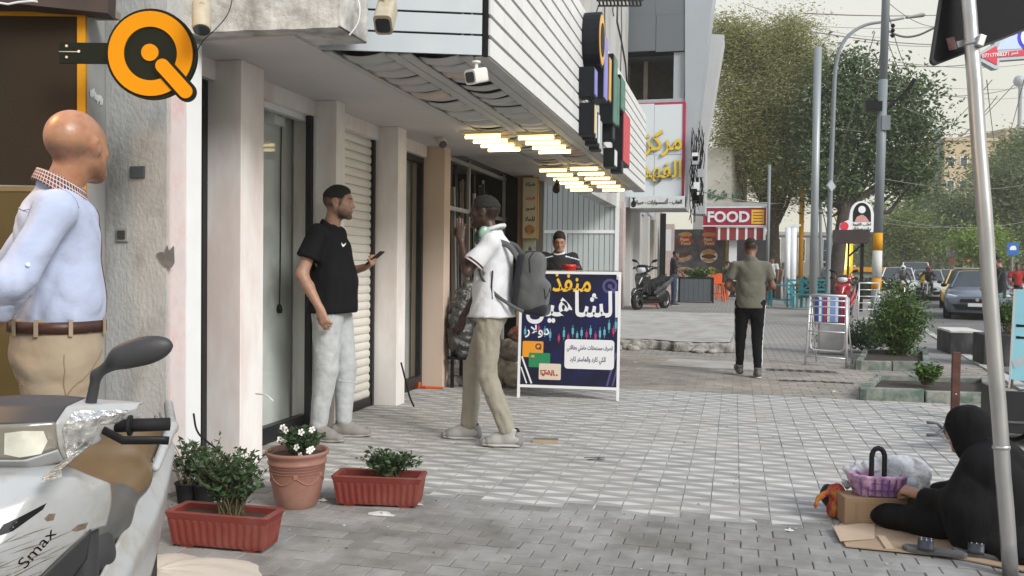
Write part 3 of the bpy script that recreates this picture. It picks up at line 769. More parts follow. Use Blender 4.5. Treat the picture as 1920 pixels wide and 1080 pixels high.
# channel letters and logos standing off the fascia
ch=root('channel_sign',(CX1,9.5,2.9),0,'row of deep black-sided light-up letters and round logo standing off the canopy','sign')
m_side=mat('letter_side',(.012,.014,.018),.5,var=.1,spec=.2)
def slab_on_fascia(name,y0,y1,z0,z1,depth,mface,round_=False,ring=None,lift=.015):
 """box or disc standing off the fascia plane; its face looks to the street"""
 X0=lift;b=MB()
 if round_:
  M_=Matrix.Translation((X0,(y0+y1)/2-9.5,(z0+z1)/2-2.9))@Matrix.Rotation(R(90),4,'Y')@Matrix.Scale((y1-y0)/2,4,(0,1,0))@Matrix.Scale((z1-z0)/2,4,(1,0,0))
  b.prism(ngon(1,28),depth,M_)
  o=b.build(name,m_side,ch);b=MB();b.prism(ngon(.9,28),.006,M_@Matrix.Translation((0,0,depth)))
  f=b.build('letter_face',mface,o)
  if ring:MB().prism(ngon(.6,28),.006,M_@Matrix.Translation((0,0,depth+.006))).build('ring',ring,o)
 else:
  b.box((X0,y0-9.5,z0-2.9),(X0+depth,y1-9.5,z1-2.9));o=b.build(name,m_side,ch)
  MB().box((X0+depth,y0+.02-9.5,z0+.02-2.9),(X0+depth+.008,y1-.02-9.5,z1-.02-2.9)).build('letter_face',mface,o)
 return o
mf_o=mat('face_orange',(.75,.42,.10),.4,var=.05);mf_p=mat('face_violet',(.26,.25,.62),.4,var=.2,scale=8);mf_g=mat('face_green',(.10,.22,.17),.4,var=.3,scale=8)
mf_w=mat('face_white',(.72,.74,.76),.4,var=.05);mf_y=mat('face_cream',(.75,.62,.35),.4,var=.05);mf_r=mat('face_red',(.62,.08,.10),.4,var=.15,scale=6);mf_k=mat('face_dark',(.05,.05,.06),.3)
def FY(px):return float(onx(px,200,CX1+.1).y)
def FZ(px,py):return float(onx(px,py,CX1+.1).z)
def fs(name,px0,px1,pyt,pyb,depth,mface,**k):
 y0,y1=FY(px0),FY(px1);pm=(px0+px1)/2
 zt,zb=FZ(px0,pyt),FZ(px0,pyb);slab_on_fascia(name,y0,y1,zb,zt,depth,mface,**k)
fs('round_logo',1106,1118,8,118,.16,mf_o,round_=True,ring=m_side)
fs('letter',1102,1108,123,180,.14,mf_p)
fs('letter',1118,1126,60,185,.15,mf_p)
fs('letter',1128,1133,101,190,.15,mf_o)
fs('letter',1139,1147,98,232,.14,mf_g)
fs('letter',1150,1155,138,236,.12,mf_g)
fs('letter',1157,1166,138,205,.12,mf_g)
fs('letter',1103,1107,192,254,.14,mf_y)
fs('letter',1109,1112,200,262,.12,mf_w)
fs('letter',1114,1118,210,272,.12,mf_w)
fs('letter',1121,1126,222,282,.10,m_rib)
fs('letter',1142,1147,232,262,.12,mf_k)
fs('letter',1147,1152,278,314,.12,mf_w)
fs('letter',1163,1176,205,305,.12,mf_r)
fs('letter',1160,1164,300,325,.12,mf_k)
fs('letter',1171,1178,228,262,.10,mf_k)
# round hanging Q logo sign
Qd=4.0
qs=root('round_hanging_sign',at(283,101,Qd),0,'round black and orange Q logo sign on a flat black bracket','sign')
ux=Vector(cr);uz=Vector((0,0,1));Mq=frame((0,0,0),(ux.x,ux.y,0),uz)
s=Qd/F
m_or=mat('sign_orange',(.62,.25,.004),.6,var=.03,spec=.12);m_bk=mat('sign_black',(.010,.014,.010),.6,var=.05,spec=.12)
def ringpoly(r1,r2,n=48):
 b=MB();
 return b
MB().prism(ngon(84.5*s,48),.03,Mq@Matrix.Translation((0,0,-.03))).build('disc',m_bk,qs)
b=MB()
def annulus(b,r0,r1,z0,z1,M_,n=48):
 P=[]
 for j in range(n):
  a=2*PI*j/n
  for r_,z in((r0,z0),(r1,z0),(r1,z1),(r0,z1)):P.append(M_@Vector((r_*math.cos(a),r_*math.sin(a),z)))
 f=[]
 for j in range(n):
  k=(j+1)%n
  for i in range(4):f.append((4*j+i,4*k+i,4*k+(i+1)%4,4*j+(i+1)%4))
 return b.add(P,f)
annulus(b,50*s,79*s,.0005,.008,Mq).build('ring',m_or,qs)
MB().prism(ngon(16*s,24),.008,Mq@Matrix.Translation((-1*s,2*s,.0005))).build('dot',m_or,qs)
def capsule(w,L,n=12):
 return[(L/2-w/2+w/2*math.cos(a),w/2*math.sin(a))for a in np.linspace(-PI/2,PI/2,n)]+[(-L/2+w/2+w/2*math.cos(a),w/2*math.sin(a))for a in np.linspace(PI/2,3*PI/2,n)]
Mt=Mq@Matrix.Translation((46*s,-47*s,.002))@Matrix.Rotation(R(-47.5),4,'Z')
MB().prism(capsule(37*s,102*s),.014,Mt@Matrix.Translation((0,0,-.004))).build('tail_border',m_bk,qs)
MB().prism(capsule(26*s,90*s),.006,Mt@Matrix.Translation((0,0,.0115))).build('tail',m_or,qs)
br=MB().box((-175*s,-.0+-18*s,-.026),(-80*s,21*s,-.014),M=Mq).build('bracket',m_bk,qs)
for bx,by in((-160,14),(-160,-7),(-137,4)):MB().prism(ngon(2.6*s,10),.006,Mq@Matrix.Translation((bx*s,by*s,-.014))).build('bolt',m_chrome,br)
MB().box((-175*s,3*s,-.0145),(-138*s,4.2*s,-.012),M=Mq).build('fold_line',m_chrome,br)
# shop window at the far left
sw=root('shop_window',at(60,400,4.25),0,'dark shop window with a yellow frame and glowing lower pane at far left','window')
sw.location.z=0;S0=Vector(sw.location)
dv=Vector(cr);dv.z=0;dv.normalize();up_=Vector((0,0,1))
def swp(px,z,off=0):
 d0=4.25;p=at(px,500,d0);p.z=z;q=p-S0;nrm=Vector((dv.y,-dv.x,0));return q+nrm*off
m_yel=mat('yellow_frame',(.60,.28,.015),.6,var=.1,scale=8,spec=.15);m_pan=mat('brown_panel',(.030,.022,.015),.6,var=.15,scale=1.5,spec=.12)
def swquad(name,px0,px1,z0,z1,m,off,th=.02,parent=sw,**kw):
 a,c=swp(px0,0,off),swp(px1,0,off);nrm=Vector((dv.y,-dv.x,0))
 b=MB();P=[a,c,c-nrm*th,a-nrm*th]
 b.prism([(p.x,p.y)for p in P],z1-z0,z0=z0);return b.build(name,m,parent,**kw)
zt=at(80,30,4.25).z;zm=at(80,355,4.25).z
swquad('panel',-420,146,zm+.02,zt-.01,m_pan,0)
swquad('frame_rail',-420,146,zt-.01,zt+.015,m_yel,.008,.03)
swquad('frame_post',147,162,.1,zt+.015,m_yel,.012,.03)
swquad('frame_rail',-420,146,zm-.012,zm+.012,mat('bronze_rail',(.25,.17,.08),.4,metal=.5),.008,.03)
swquad('lower_pane',-420,146,.5,zm-.014,mat('glowing_pane',(.05,.037,.012),.3,var=.4,scale=2,emit=(.8,.42,.06),estr=.04),0)
swquad('riser',-420,146,.0,.48,m_concd,0)
b=MB();Mw=frame(swp(2,.98,.01),dv,up_)
text('pane_lettering','مقهى'[:2]+'ى',Mw,.12,.11,mat('orange_letters',(.7,.22,.02),.5,var=0,emit=(1,.3,.02),estr=.8),sw,.004,.01,ar=True)
rw=MB();a=swp(163,0,.0);c=at(196,500,4.55)-S0;n_=Vector((c.y-a.y,-(c.x-a.x),0)).normalized()
rw.prism([(a.x,a.y),(c.x,c.y),(c.x-.3,c.y+.4),(a.x-.3,a.y+.4)],zt+.4-.0,z0=0)
rwo=rw.build('return_wall',mat('grey_board',(.30,.305,.30),.7,var=.15,scale=4),sw)
b=MB();rr=random.Random(8);dd=(c-a);dd.z=0
for i in range(9):
 t=.15+.09*i*.9;q=a+dd*t+n_*.004;z=at(180,183,4.4).z+rr.uniform(-.01,.01)
 Ms=frame((q.x,q.y,z),dd,up_);b.prism([(-.009,rr.uniform(-.03,-.01)),(.006,-.015),(.012,rr.uniform(.01,.03)),(-.004,.02)],.002,Ms)
b.build('torn_sticker',mf_w,rwo)
lt=root('lintel_beams',at(100,-5,4.1),0,'dark timber beams over the shop window with a white cable','beam')
for k,(pa,pb,w,m_)in enumerate((((-40,-14,4.1),(420,22,4.1),.10,mat('dark_timber',(.05,.035,.03),.7,var=.3)),((-40,12,4.2),(200,14,4.2),.04,mat('dark_timber',(0,0,0))),((165,12,4.15),(205,32,4.35),.035,mat('dusty_tile',(.22,.19,.15),.8)))):
 if k==0:pb=(210,12,4.2)
 MB().bar(at(*pa)-Vector(lt.location),at(*pb)-Vector(lt.location),.12,w).build('beam',m_,lt)
MB().tube([at(x,y,4.0)-Vector(lt.location)for x,y in((-10,4),(15,8),(35,4),(60,2),(70,3))],.005,6).build('cable',mf_w,lt)
wl_d=bpy.data.lights.new('warm_fill_lamp','AREA');wl_d.shape='DISK';wl_d.size=.5;wl_d.energy=15;wl_d.color=(1,.55,.18)  # added unseen lamp, aimed at the bald man for the shop's warm glow
wl_o=bpy.data.objects.new('warm_fill_lamp',wl_d);col.objects.link(wl_o);wl_o.location=(-2.9,2.0,2.7)
wl_o.rotation_euler=(Vector(wl_o.location)-Vector((-2.1,2.3,1.2))).to_track_quat('Z','Y').to_euler()
fx=root('fill_lamp_shade',(-2.9,2.0,2.74),0,'round warm lamp out of view, added for the shop glow on the bald man','lamp')
MB().lathe([(.05,.08),(.28,.05),(.30,.0),(.28,.02)],24).build('lamp_shade',m_black,fx,smooth=True)
# people
V=lambda*a:np.array(a,float)
def skin_mat(name,c,rough=.5):return mat(name,c,rough,var=.14,scale=45,attr=True,sss=.08,bump=.22,bscale=180,dist=.003,dirt=(c[0]*.95,c[1]*.72,c[2]*.68),dscale=14,damt=.5,dth=.5)
def cloth(name,c,**k):
 a=dict(rough=.9,var=.07,scale=7,bump=.25,bscale=420,sheen=.15,spec=.25);a.update(k);return mat(name,c,**a)
m_eye=mat('eye_white',(.62,.58,.54),.3,var=0)
m_hair=mat('black_hair',(.012,.010,.009),.75,var=.3,scale=60,bump=.8,bscale=500)
def hand(S,wrist,dirv,palm,side,curl=(.5,.5,.5,.5),thumb=.5,s=1.0,spread=.12,k=.006,point=None):
 """palm and five bent fingers grown from a wrist. dirv: along the hand, palm: direction the palm faces,
    side: +1 if the thumb is on the (dirv x palm) side"""
 d=V(*dirv);d/=np.linalg.norm(d);p=V(*palm);p=p-d*(p@d);p/=np.linalg.norm(p);w=np.cross(d,p)*side
 o=V(*wrist)
 L=.088*s
 S.cap(o,o+d*L*.35,.023*s,.026*s,k=.02,sc=(p,.62))
 for t in(-.6,-.2,.2,.6):
  S.cap(o+d*.02*s+w*t*.022*s,o+d*L+w*t*.040*s,.014*s,.0115*s,k=.016)
 lens=(.072,.080,.075,.058)
 tips=[]
 for i,t in enumerate((.66,.22,-.22,-.64)):
  base=o+d*L*(1.0-.04*abs(i-1))+w*t*.042*s;ang=curl[i]
  q=base;dd=d+w*(t*spread);dd/=np.linalg.norm(dd);a=0
  for j,f_ in enumerate((.45,.31,.24)):
   a+=ang*(.9 if j==0 else 1.1)*1.15
   nd=dd*math.cos(a)+p*math.sin(a);e=q+nd*lens[i]*f_*s
   r0,r1=(.0094,.0088,.0080,.0070)[j]*s,(.0088,.0080,.0070)[j]*s
   S.cap(q,e,r0,r1,k=k);q=e
  tips.append(q)
 tb=o+d*.022*s+w*.024*s;td=d*.62+w*(.72-.5*thumb)+p*(.25+.5*thumb);td/=np.linalg.norm(td)
 t1=tb+td*.036*s;td2=d*.85+p*(.2+.4*thumb)+w*(.2-.35*thumb);td2/=np.linalg.norm(td2)
 t2=t1+td2*.031*s;t3=t2+(td2*.9+p*.25*thumb)*.024*s
 S.cap(tb,t1,.014*s,.011*s,k=.012);S.cap(t1,t2,.0105*s,.009*s,k=k);S.cap(t2,t3,.009*s,.0075*s,k=k)
 return tips
def head(S,c,rot,s=1.0,jaw=1.0,nose=1.0,ears=True):
 T=lambda*v:c+rot@(V(*v)*s)
 A=lambda*r:(V(*r)*s)
 S.ell(T(0,-.012,.028),A(.0755,.098,.088),rot,k=.02)
 S.ell(T(0,.030,-.028),A(.062*jaw,.062,.078),rot,k=.03)
 S.ell(T(0,.052,.030),A(.050,.040,.040),rot,k=.02)
 for sx in(-1,1):
  S.cap(T(sx*.056,.0,-.045),T(sx*.022,.070,-.092),.020*s,.018*s,k=.03)
  S.ell(T(sx*.038,.062,-.018),A(.020,.020,.018),rot,k=.02)
  S.cap(T(sx*.010,.090,.026),T(sx*.042,.077,.028),.009*s,.007*s,k=.012)
 S.ell(T(0,.078,-.094),A(.020,.018,.018),rot,k=.02)
 for sx in(-1,1):S.ell(T(sx*.031,.098,.008),A(.017,.014,.011),rot,k=.012,op='s')
 for sx in(-1,1):S.ell(T(sx*.031,.079,.008),A(.0135,.0125,.0125),rot,k=.004)
 S.cap(T(0,.090,.016),T(0,.100+.006*nose,-.024),.0075*s,.0120*s*nose,k=.012)
 for sx in(-1,1):S.ell(T(sx*.013,.100,-.029),A(.009,.010,.008),rot,k=.006)
 S.ell(T(0,.091,-.053),A(.024,.012,.0065),rot,k=.005);S.ell(T(0,.090,-.063),A(.021,.012,.0065),rot,k=.005)
 if ears:
  for sx in(-1,1):
   S.ell(T(sx*.078,-.006,-.002),A(.008,.019,.031),rot@rotm(sx*-22),k=.006)
   S.ell(T(sx*.084,.000,.002),A(.006,.009,.016),rot@rotm(sx*-22),k=.004,op='s')
 return T
JD=dict(ankL=V(-.10,0,.08),ankR=V(.10,0,.08),kneeL=V(-.10,.02,.48),kneeR=V(.10,.02,.48),hipL=V(-.09,0,.91),hipR=V(.09,0,.91),pel=V(0,0,.95),waist=V(0,.0,1.09),chest=V(0,.0,1.29),shL=V(-.18,-.01,1.43),shR=V(.18,-.01,1.43),neck=V(0,-.015,1.475),head=V(0,.015,1.633),elL=V(-.235,-.03,1.14),elR=V(.235,-.03,1.14),wrL=V(-.25,.04,.89),wrR=V(.25,.04,.89))
def lerp(a,b,t):return a+(b-a)*t
def figure(loc,rz,label,h=1.75,pose=None,hd=(0,0,0),skin=(.30,.17,.11),vox=.008,build=1.0,belly=0.0,hairfn=None,top=None,bottom=None,shoes=None,hands=None,facecol=None,eyes=True,torso_k=1.0,name='person',group=None,bodyrough=.5,toes=None,z0=0):
 s=h/1.75;J={k:v.copy()for k,v in JD.items()}
 if pose:
  for k,v in pose.items():J[k]=V(*v)
 for k in J:J[k]=J[k]*s
 t=root(name,loc,rz,label,'person',group)
 rh=rotm(*hd);bw=build
 S=SDF(vox,.03)
 for q in 'LR':
  S.cap(J['hip'+q],J['knee'+q],.078*s*bw,.052*s*bw);S.cap(J['knee'+q],J['ank'+q],.050*s*bw,.034*s)
  fd=V(0,1,0)if not toes else V(*toes[q]);fd=fd/np.linalg.norm(fd)
  S.cap(J['ank'+q]-fd*.02*s-V(0,0,.02*s),J['ank'+q]+fd*.11*s-V(0,0,.052*s),.026*s,.018*s)
  S.cap(J['sh'+q]-V(0,0,.015*s),J['el'+q],.040*s*bw,.036*s*bw);S.cap(J['el'+q],lerp(J['el'+q],J['wr'+q],.35),.035*s*bw,.035*s*bw);S.cap(lerp(J['el'+q],J['wr'+q],.35),J['wr'+q],.035*s*bw,.024*s*(.5+.5*bw),k=.02)
  S.cap(J['chest']+V(0,0,.04*s),J['sh'+q]-V(0,0,.012*s),.055*s,.036*s*bw)
 S.cap(J['pel'],J['waist'],.125*s*bw,.115*s*bw,sc=((0,1,0),.78));S.cap(J['waist'],J['chest'],.115*s*bw,.135*s*bw,sc=((0,1,0),.75))
 S.cap(J['neck']-V(0,0,.04*s),J['head']+rh@V(0,-.02,-.05)*s,.058*s,.050*s*(.5+.5*bw),k=.04)
 T=head(S,J['head'],rh,s)
 for q,hh in(hands or{}).items():
  if hh is not None:hand(S,J['wr'+q],s=s,**hh)
 cfn=None
 Cc=J['head'].copy()
 def cfn(P):
  c=np.ones((len(P),3));q=(P-Cc)@rh/s
  lips=np.exp(-((q[:,0]/.022)**2+((q[:,2]+.058)/.008)**2))*(q[:,1]>.07);c-=lips[:,None]*V(.05,.25,.22)
  brow=np.exp(-(((np.abs(q[:,0])-.030)/.020)**4+((q[:,2]-.030)/.0065)**4))*(q[:,1]>.06);c*=1-.85*brow[:,None]
  if hairfn:
   sm=lambda a,w:np.clip(a/w,0,1)
   g1=(q[:,0]/.085)**2+((q[:,1]-.095)/.085)**2+((q[:,2]+.045)/.115)**2-1;ear=((q[:,1]+.004)/.026)**2+((q[:,2]+.002)/.036)**2-1
   hm=sm(g1,.35)*sm(q[:,2]+.055-.15*np.clip(q[:,1],0,.1)*2,.035)*np.where(np.abs(q[:,0])>.070,sm(ear,.5),1);c=c*(1-hm*(.80+.15*sm(q[:,2]+.05,.06)))[:,None]
  if facecol:c=facecol(q,c)
  return c
 body=S.build('body',skin_mat(name+'_skin_%.3f'%skin[0],skin,bodyrough),t,cfn)
 if eyes:
  for sx in(-1,1):
   p=T(sx*.031,.0805,.008);MB().lathe([(0,.0132*s),(.005*s,.0125*s)],10,M=Matrix.Translation(p))if 0 else None
   b=MB();Mx=Matrix.Translation(Vector(p))@Matrix(rh.tolist()).to_4x4()@Matrix.Rotation(R(-90),4,'X')
   b.lathe([(.0005,.0134*s),(.0042*s,.0132*s),(.0050*s,.0124*s)],10,M=Mx,cap=False);b.build('iris',m_black,body)
 if hairfn:hairfn(t,J['head'],rh,s)
 return t,J,T,s,body
def hair_cap(c=None,top=.012,fade=True,cut=(0,.062,.045),m=None,vox=.007,low=-.055,curly=0.0,volume=1.0):
 def fn(t,hc,rh,s):
  S=SDF(vox,.01,fold=folds(3,.003+curly,(90,90,90)))
  T=lambda*v:hc+rh@(V(*v)*s)
  S.ell(T(0,-.013,.030),V(.0770,.0990,.0890)*s+top*.08*s,rh,k=.01)
  if volume:S.ell(T(0,.016,.092),V(.054,.062,.012+top)*s*volume,rh@rotm(0,-8),k=.03)
  S.plane(T(0,.030,0),rh@V(0,.72,-.69),k=.004)if False else None
  S.ell(T(0,.095,-.045),V(.085,.085,.115)*s,rh,k=.008,op='s')
  S.ell(T(0,.02,-.105),V(.12,.16,.085)*s,rh@rotm(0,14),k=.01,op='s')
  S.plane(T(0,0,.026),rh@V(0,-.10,-1),k=.012)
  for sx in(-1,1):S.ell(T(sx*.085,.006,-.004),V(.03,.022,.034)*s,rh,k=.006,op='s')
  S.build('hair',m or m_hair,t,smooth=1)
 return fn
def trousers(t,J,s,m,rad=(.105,.072,.056),vox=.009,seat=.145,fold=None,cuff=None,name='trousers',zcut=None,belly=0,flat=.8,waist_z=None,mats=None,depth=1.0):
 S=SDF(vox,.035,fold or folds(5,.006,(14,14,26)))
 for q in 'LR':
  h_,k_,a_=J['hip'+q],J['knee'+q],J['ank'+q]
  S.cap(h_,k_,rad[0]*s,rad[1]*s,k=.02);S.cap(k_,lerp(k_,a_,.9),rad[1]*s,rad[2]*s,k=.02)
 wz=(J['waist']-J['pel'])*.55
 S.cap(J['pel']-V(0,0,.02*s),J['pel']+wz,seat*s,(seat-.012)*s,sc=((0,1,0),flat),k=.04)
 S.plane(J['pel']+wz+V(0,0,.0),(0,0,1),k=.006)
 return S.build(name,m,t)
def tee(t,J,s,m,rad=(.15,.15,.165),sl=.55,srad=(.072,.078),vox=.009,hem=None,fold=None,name='shirt',belly=.0,flat=.74,collar=.072,cut_sl=True,colfn=None,shw=.055,back=0.0):
 S=SDF(vox,.035,fold or folds(7,.006,(13,13,8)))
 hem=J['pel']-V(0,0,.02*s)if hem is None else hem
 mid=J['waist']+V(0,belly*s,0)
 S.cap(hem,mid,rad[0]*s,rad[1]*s,sc=((0,1,0),flat+belly*1.5));S.cap(mid,J['chest']+V(0,-back,.0),rad[1]*s,rad[2]*s,sc=((0,1,0),flat))
 for q in 'LR':
  S.cap(J['chest']+V(0,0,.06*s),J['sh'+q],.085*s,shw*s,k=.05)
  e=lerp(J['sh'+q],J['el'+q],sl if sl<1 else 1)
  S.cap(J['sh'+q]-V(0,0,.012)*s,e,(shw+.003)*s,srad[0]*s,k=.03)
  if sl>=1:S.cap(J['el'+q],lerp(J['el'+q],J['wr'+q],sl-1),srad[0]*s,srad[1]*s,k=.03)
 S.cap(J['chest']+V(0,0,.1*s),J['neck']+V(0,0,-.005),.10*s,collar*s,k=.03)
 S.plane(hem,(0,0,-1),k=.006)
 S.cap(J['neck']+V(0,.012,.018)*s,J['neck']+V(0,.03,.10)*s,(collar-.012)*s,.09*s,k=.008,op='s')
 if cut_sl and sl<1:
  for q in 'LR':
   d=J['el'+q]-J['sh'+q];e=lerp(J['sh'+q],J['el'+q],sl);dn_=d/np.linalg.norm(d)
   S.cap(e+dn_*.006,e+dn_*.16*s,.11*s,.11*s,k=.004,op='s')if False else S.rbox(e+dn_*.13*s,V(.11,.11,.13)*s,.005,rot_to(dn_),k=.005,op='s')
 return S.build(name,m,t,colfn)
def rot_to(d):
 d=Vector(d).normalized();return np.array(d.to_track_quat('Z','Y').to_matrix())
def shoe(t,ank,s,m,msole,yaw=0,pitch=0,vox=.006,name='shoe',L=.27,mats2=None,z=None):
 """local: ankle above heel; toe towards yaw (degrees from +Y)"""
 A=rotm(yaw)@rotm(0,pitch);T=lambda*v:ank+A@(V(*v)*s)
 S=SDF(vox,.02)
 S.cap(T(0,-.050,-.030),T(0,.10,-.042),.042*s,.040*s);S.cap(T(0,.01,-.01),T(0,-.015,.045),.046*s,.044*s);S.cap(T(0,.09,-.045),T(0,.160,-.050),.042*s,.034*s,sc=(A@V(0,0,1),.85))
 S.cap(T(0,-.01,.02),T(0,.10,-.022),.036*s,.030*s)
 S.plane(T(0,0,-.066),A@V(0,0,-1),k=.004)
 S.plane(T(0,0,.055),A@V(0,-.25,1),k=.004)
 o=S.build(name,m,t)
 S=SDF(vox,.01)
 S.cap(T(0,-.045,-.07),T(0,.10,-.07),.043*s,.040*s,sc=(A@V(0,0,1),.35));S.cap(T(0,.10,-.07),T(0,.168,-.066),.041*s,.032*s,sc=(A@V(0,0,1),.40))
 S.build('sole',msole,o)
 if vox<.008:
  for i in range(4):MB().bar(T(-.020,.035+.021*i,.030-.0125*i),T(.020,.035+.021*i,.030-.0125*i),.006,.005).build('lace',m,o)
 return o
def surf_patch(name,poly,o,u,v,target,m,parent,off=.003,th=.002,reach=.35,sub=3):
 """a flat print laid on a body: polygon (local metres in u,v about o) dropped along n onto the target mesh"""
 n=Vector(np.cross(u,v)).normalized();u=Vector(u).normalized();v=Vector(v).normalized();o=Vector(o)
 me=target.data;bv=BVHTree.FromPolygons([x.co for x in me.vertices],[tuple(p.vertices)for p in me.polygons])
 bm=bmesh.new();vs=[bm.verts.new((x,y,0))for x,y in poly];f=bm.faces.new(vs)
 bmesh.ops.triangulate(bm,faces=bm.faces);bmesh.ops.subdivide_edges(bm,edges=bm.edges,cuts=sub,use_grid_fill=True)
 hi=[]
 for w in bm.verts:
  p=o+u*w.co.x+v*w.co.y;hit=bv.ray_cast(p+n*reach,-n,reach*2)[0]
  w.co=(hit if hit else p)+n*off
 me2=bpy.data.meshes.new(name);bm.to_mesh(me2);bm.free();me2.materials.append(m)
 ob=bpy.data.objects.new(name,me2);col.objects.link(ob);ob.parent=parent;return ob
def surf_line(name,pts,target,m,parent,r=.003,n=None,off=.001):
 """thin raised line (seam, strap) on a body through world-local points, snapped to the nearest surface"""
 me=target.data;bv=BVHTree.FromPolygons([x.co for x in me.vertices],[tuple(p.vertices)for p in me.polygons])
 out=[]
 pts=[Vector(p)for p in pts]
 for i in range(len(pts)-1):
  for k in range(8):
   p=pts[i].lerp(pts[i+1],k/8);q,nn,_,_=bv.find_nearest(p);out.append(q+nn*off)
 q,nn,_,_=bv.find_nearest(pts[-1]);out.append(q+nn*off)
 return MB().tube(out,r,6).build(name,m,parent,smooth=True)
# man in the black T-shirt, phone in hand
face_beard=lambda am:(lambda q,c:c*(1-am*(np.exp(-(np.maximum(0,-q[:,2]-.0-.045-.25*np.maximum(0,.075-q[:,1]))*0))*((q[:,2]<-.038-.35*(q[:,1]-.09))&(q[:,2]>-.125)&(q[:,1]>-.002))))[:,None])
def beard(am,up=-.040):
 def fn(q,c):
  lim=np.clip((up+.30*np.clip(.085-q[:,1],0,.09)-q[:,2])/.030,0,1)*np.clip((q[:,1]-.0)/.02,0,1)*np.clip((q[:,2]+.118)/.012,0,1)
  mouth=np.exp(-((q[:,0]/.022)**2+((q[:,2]+.058)/.008)**2))*(q[:,1]>.08)
  return c*(1-am*(lim*(1-mouth*.8)))[:,None]
 return fn
def footz(px,py):return gnd(px,py)
loc=gnd(627,812);loc=Vector((-2.84,5.70,0))
pose=dict(ankL=(-.075,.06,.08),kneeL=(-.095,.06,.49),ankR=(.105,-.06,.08),kneeR=(.105,.0,.49),waist=(0,.015,1.09),chest=(0,-.02,1.29),neck=(0,-.02,1.475),head=(0,.04,1.633),shL=(-.185,-.03,1.425),shR=(.185,-.045,1.425),elR=(.255,-.12,1.14),wrR=(.275,.02,.91),elL=(-.23,-.035,1.14),wrL=(-.15,.175,1.19))
t,J,T,s,body=figure(loc,R(-84),'man in a black T-shirt and grey sweatpants holding a phone',1.845,pose,hd=(4,-1,0),skin=(.36,.215,.15),vox=.0065,build=1.12,facecol=beard(.85),hairfn=hair_cap(top=.016,volume=1.0),hands=dict(R=dict(dirv=(.0,.35,-.93),palm=(-1,.1,0),side=-1,curl=(.35,.4,.45,.5),thumb=.3),L=dict(dirv=(.35,.82,.32),palm=(.2,-.3,.9),side=-1,curl=(.75,.75,.75,.8),thumb=.6)))
m_bt=cloth('black_cotton',(.009,.009,.011),sheen=0,spec=.15);m_gs=cloth('grey_marl',(.42,.44,.45),scale=18,var=.10,bump=.6,bscale=16,dist=.02)
tr=trousers(t,J,s,m_gs,rad=(.104,.078,.056),seat=.140,fold=folds(11,.007,(22,22,12)),flat=.84)
shirt=tee(t,J,s,m_bt,rad=(.205,.172,.168),hem=J['pel']+V(0,0,-.075),belly=.004,sl=.62,srad=(.078,.07),fold=folds(13,.007,(14,14,12)),flat=.84)
for q,yw in(('L',12),('R',-6)):
 shoe(t,J['ank'+q],s,mat('grey_suede',(.23,.215,.20),.85,var=.15,bump=.3,bscale=120),mat('grey_sole',(.28,.27,.26),.7),yaw=yw)
tick=[(-.045,.0),(-.036,-.02),(-.018,-.032),(.0,-.026),(.055,.018),(.0,-.004),(-.016,-.004),(-.026,.004),(-.032,.018)]
surf_patch('chest_tick',[(x*.62,y*.66)for x,y in tick],(.085*s,.15,1.345*s),(-.86,.5,0),(0,.1,1),shirt,m_whiteclean,t,reach=.3)
surf_line('lanyard',[(.15*s,.08,.97*s),(.165*s,.05,.90*s),(.16*s,.07,.86*s)],tr,m_whiteclean,t,r=.004)
wr=Vector(J['wrL']);hd_=Vector((.35,.82,.32)).normalized()
ph=root('phone',Vector(loc)+Matrix.Rotation(R(-84),3,'Z')@(wr+hd_*.115+Vector((-.005,.0,.028))),R(-84),'black phone held in the hand of the man in black','phone')
Mp=frame((0,0,0),(1,-.1,0),(.0,.78,.62))
MB().prism(rrect(.078,.158,.01),.009,Mp).build('phone_body',m_black,ph,bevel=.001)
MB().prism(rrect(.070,.148,.006),.001,Mp@Matrix.Translation((0,0,.0092))).build('screen',m_glass,ph)
# man in the white polo with headphones and backpack
loc2=Vector((-1.68,5.90,0));rz2=R(92)
pose=dict(ankL=(-.10,-.155,.085),kneeL=(-.10,.01,.50),ankR=(.09,.19,.08),kneeR=(.09,.16,.50),hipL=(-.085,.0,.92),hipR=(.085,.02,.92),pel=(0,0,.955),waist=(0,-.0,1.10),chest=(0,-.015,1.30),shL=(-.165,-.02,1.425),shR=(.165,.02,1.42),neck=(0,.0,1.475),head=(0,.065,1.635),elL=(-.235,.125,1.215),wrL=(-.13,.20,1.435),elR=(.19,.11,1.14),wrR=(.19,.27,.885))
t2,J,T,s,body=figure(loc2,rz2,'dark-skinned man in a white polo and khaki trousers with backpack, raising one hand',1.775,pose,hd=(0,2,0),skin=(.062,.035,.025),vox=.006,build=.86,bodyrough=.42,hairfn=hair_cap(top=.016,curly=.002,volume=.95),hands=dict(L=dict(dirv=(.05,.03,1),palm=(1,.15,0),side=1,curl=(.04,.05,.10,.5),thumb=.5,spread=.05),R=dict(dirv=(0,.35,-.94),palm=(-1,.3,0),side=-1,curl=(.3,.35,.4,.45),thumb=.3)))
m_wp=cloth('white_pique',(.66,.67,.70),var=.04,bump=.5,bscale=14,dist=.02);m_kh=cloth('khaki_twill',(.30,.275,.225),scale=9,var=.10,bump=.7,bscale=14,dist=.02)
tr=trousers(t2,J,s,m_kh,rad=(.088,.068,.058),seat=.134,fold=folds(17,.007,(22,22,12),dens=.1))
shirt=tee(t2,J,s,m_wp,rad=(.190,.152,.148),sl=.72,srad=(.073,.06),hem=J['pel']+V(0,0,-.055),fold=folds(19,.008,(14,14,9)),shw=.058,flat=.86)
m_bpk=m_black
m_band=mat('sleeve_stripe',(.25,.10,.07),.8)
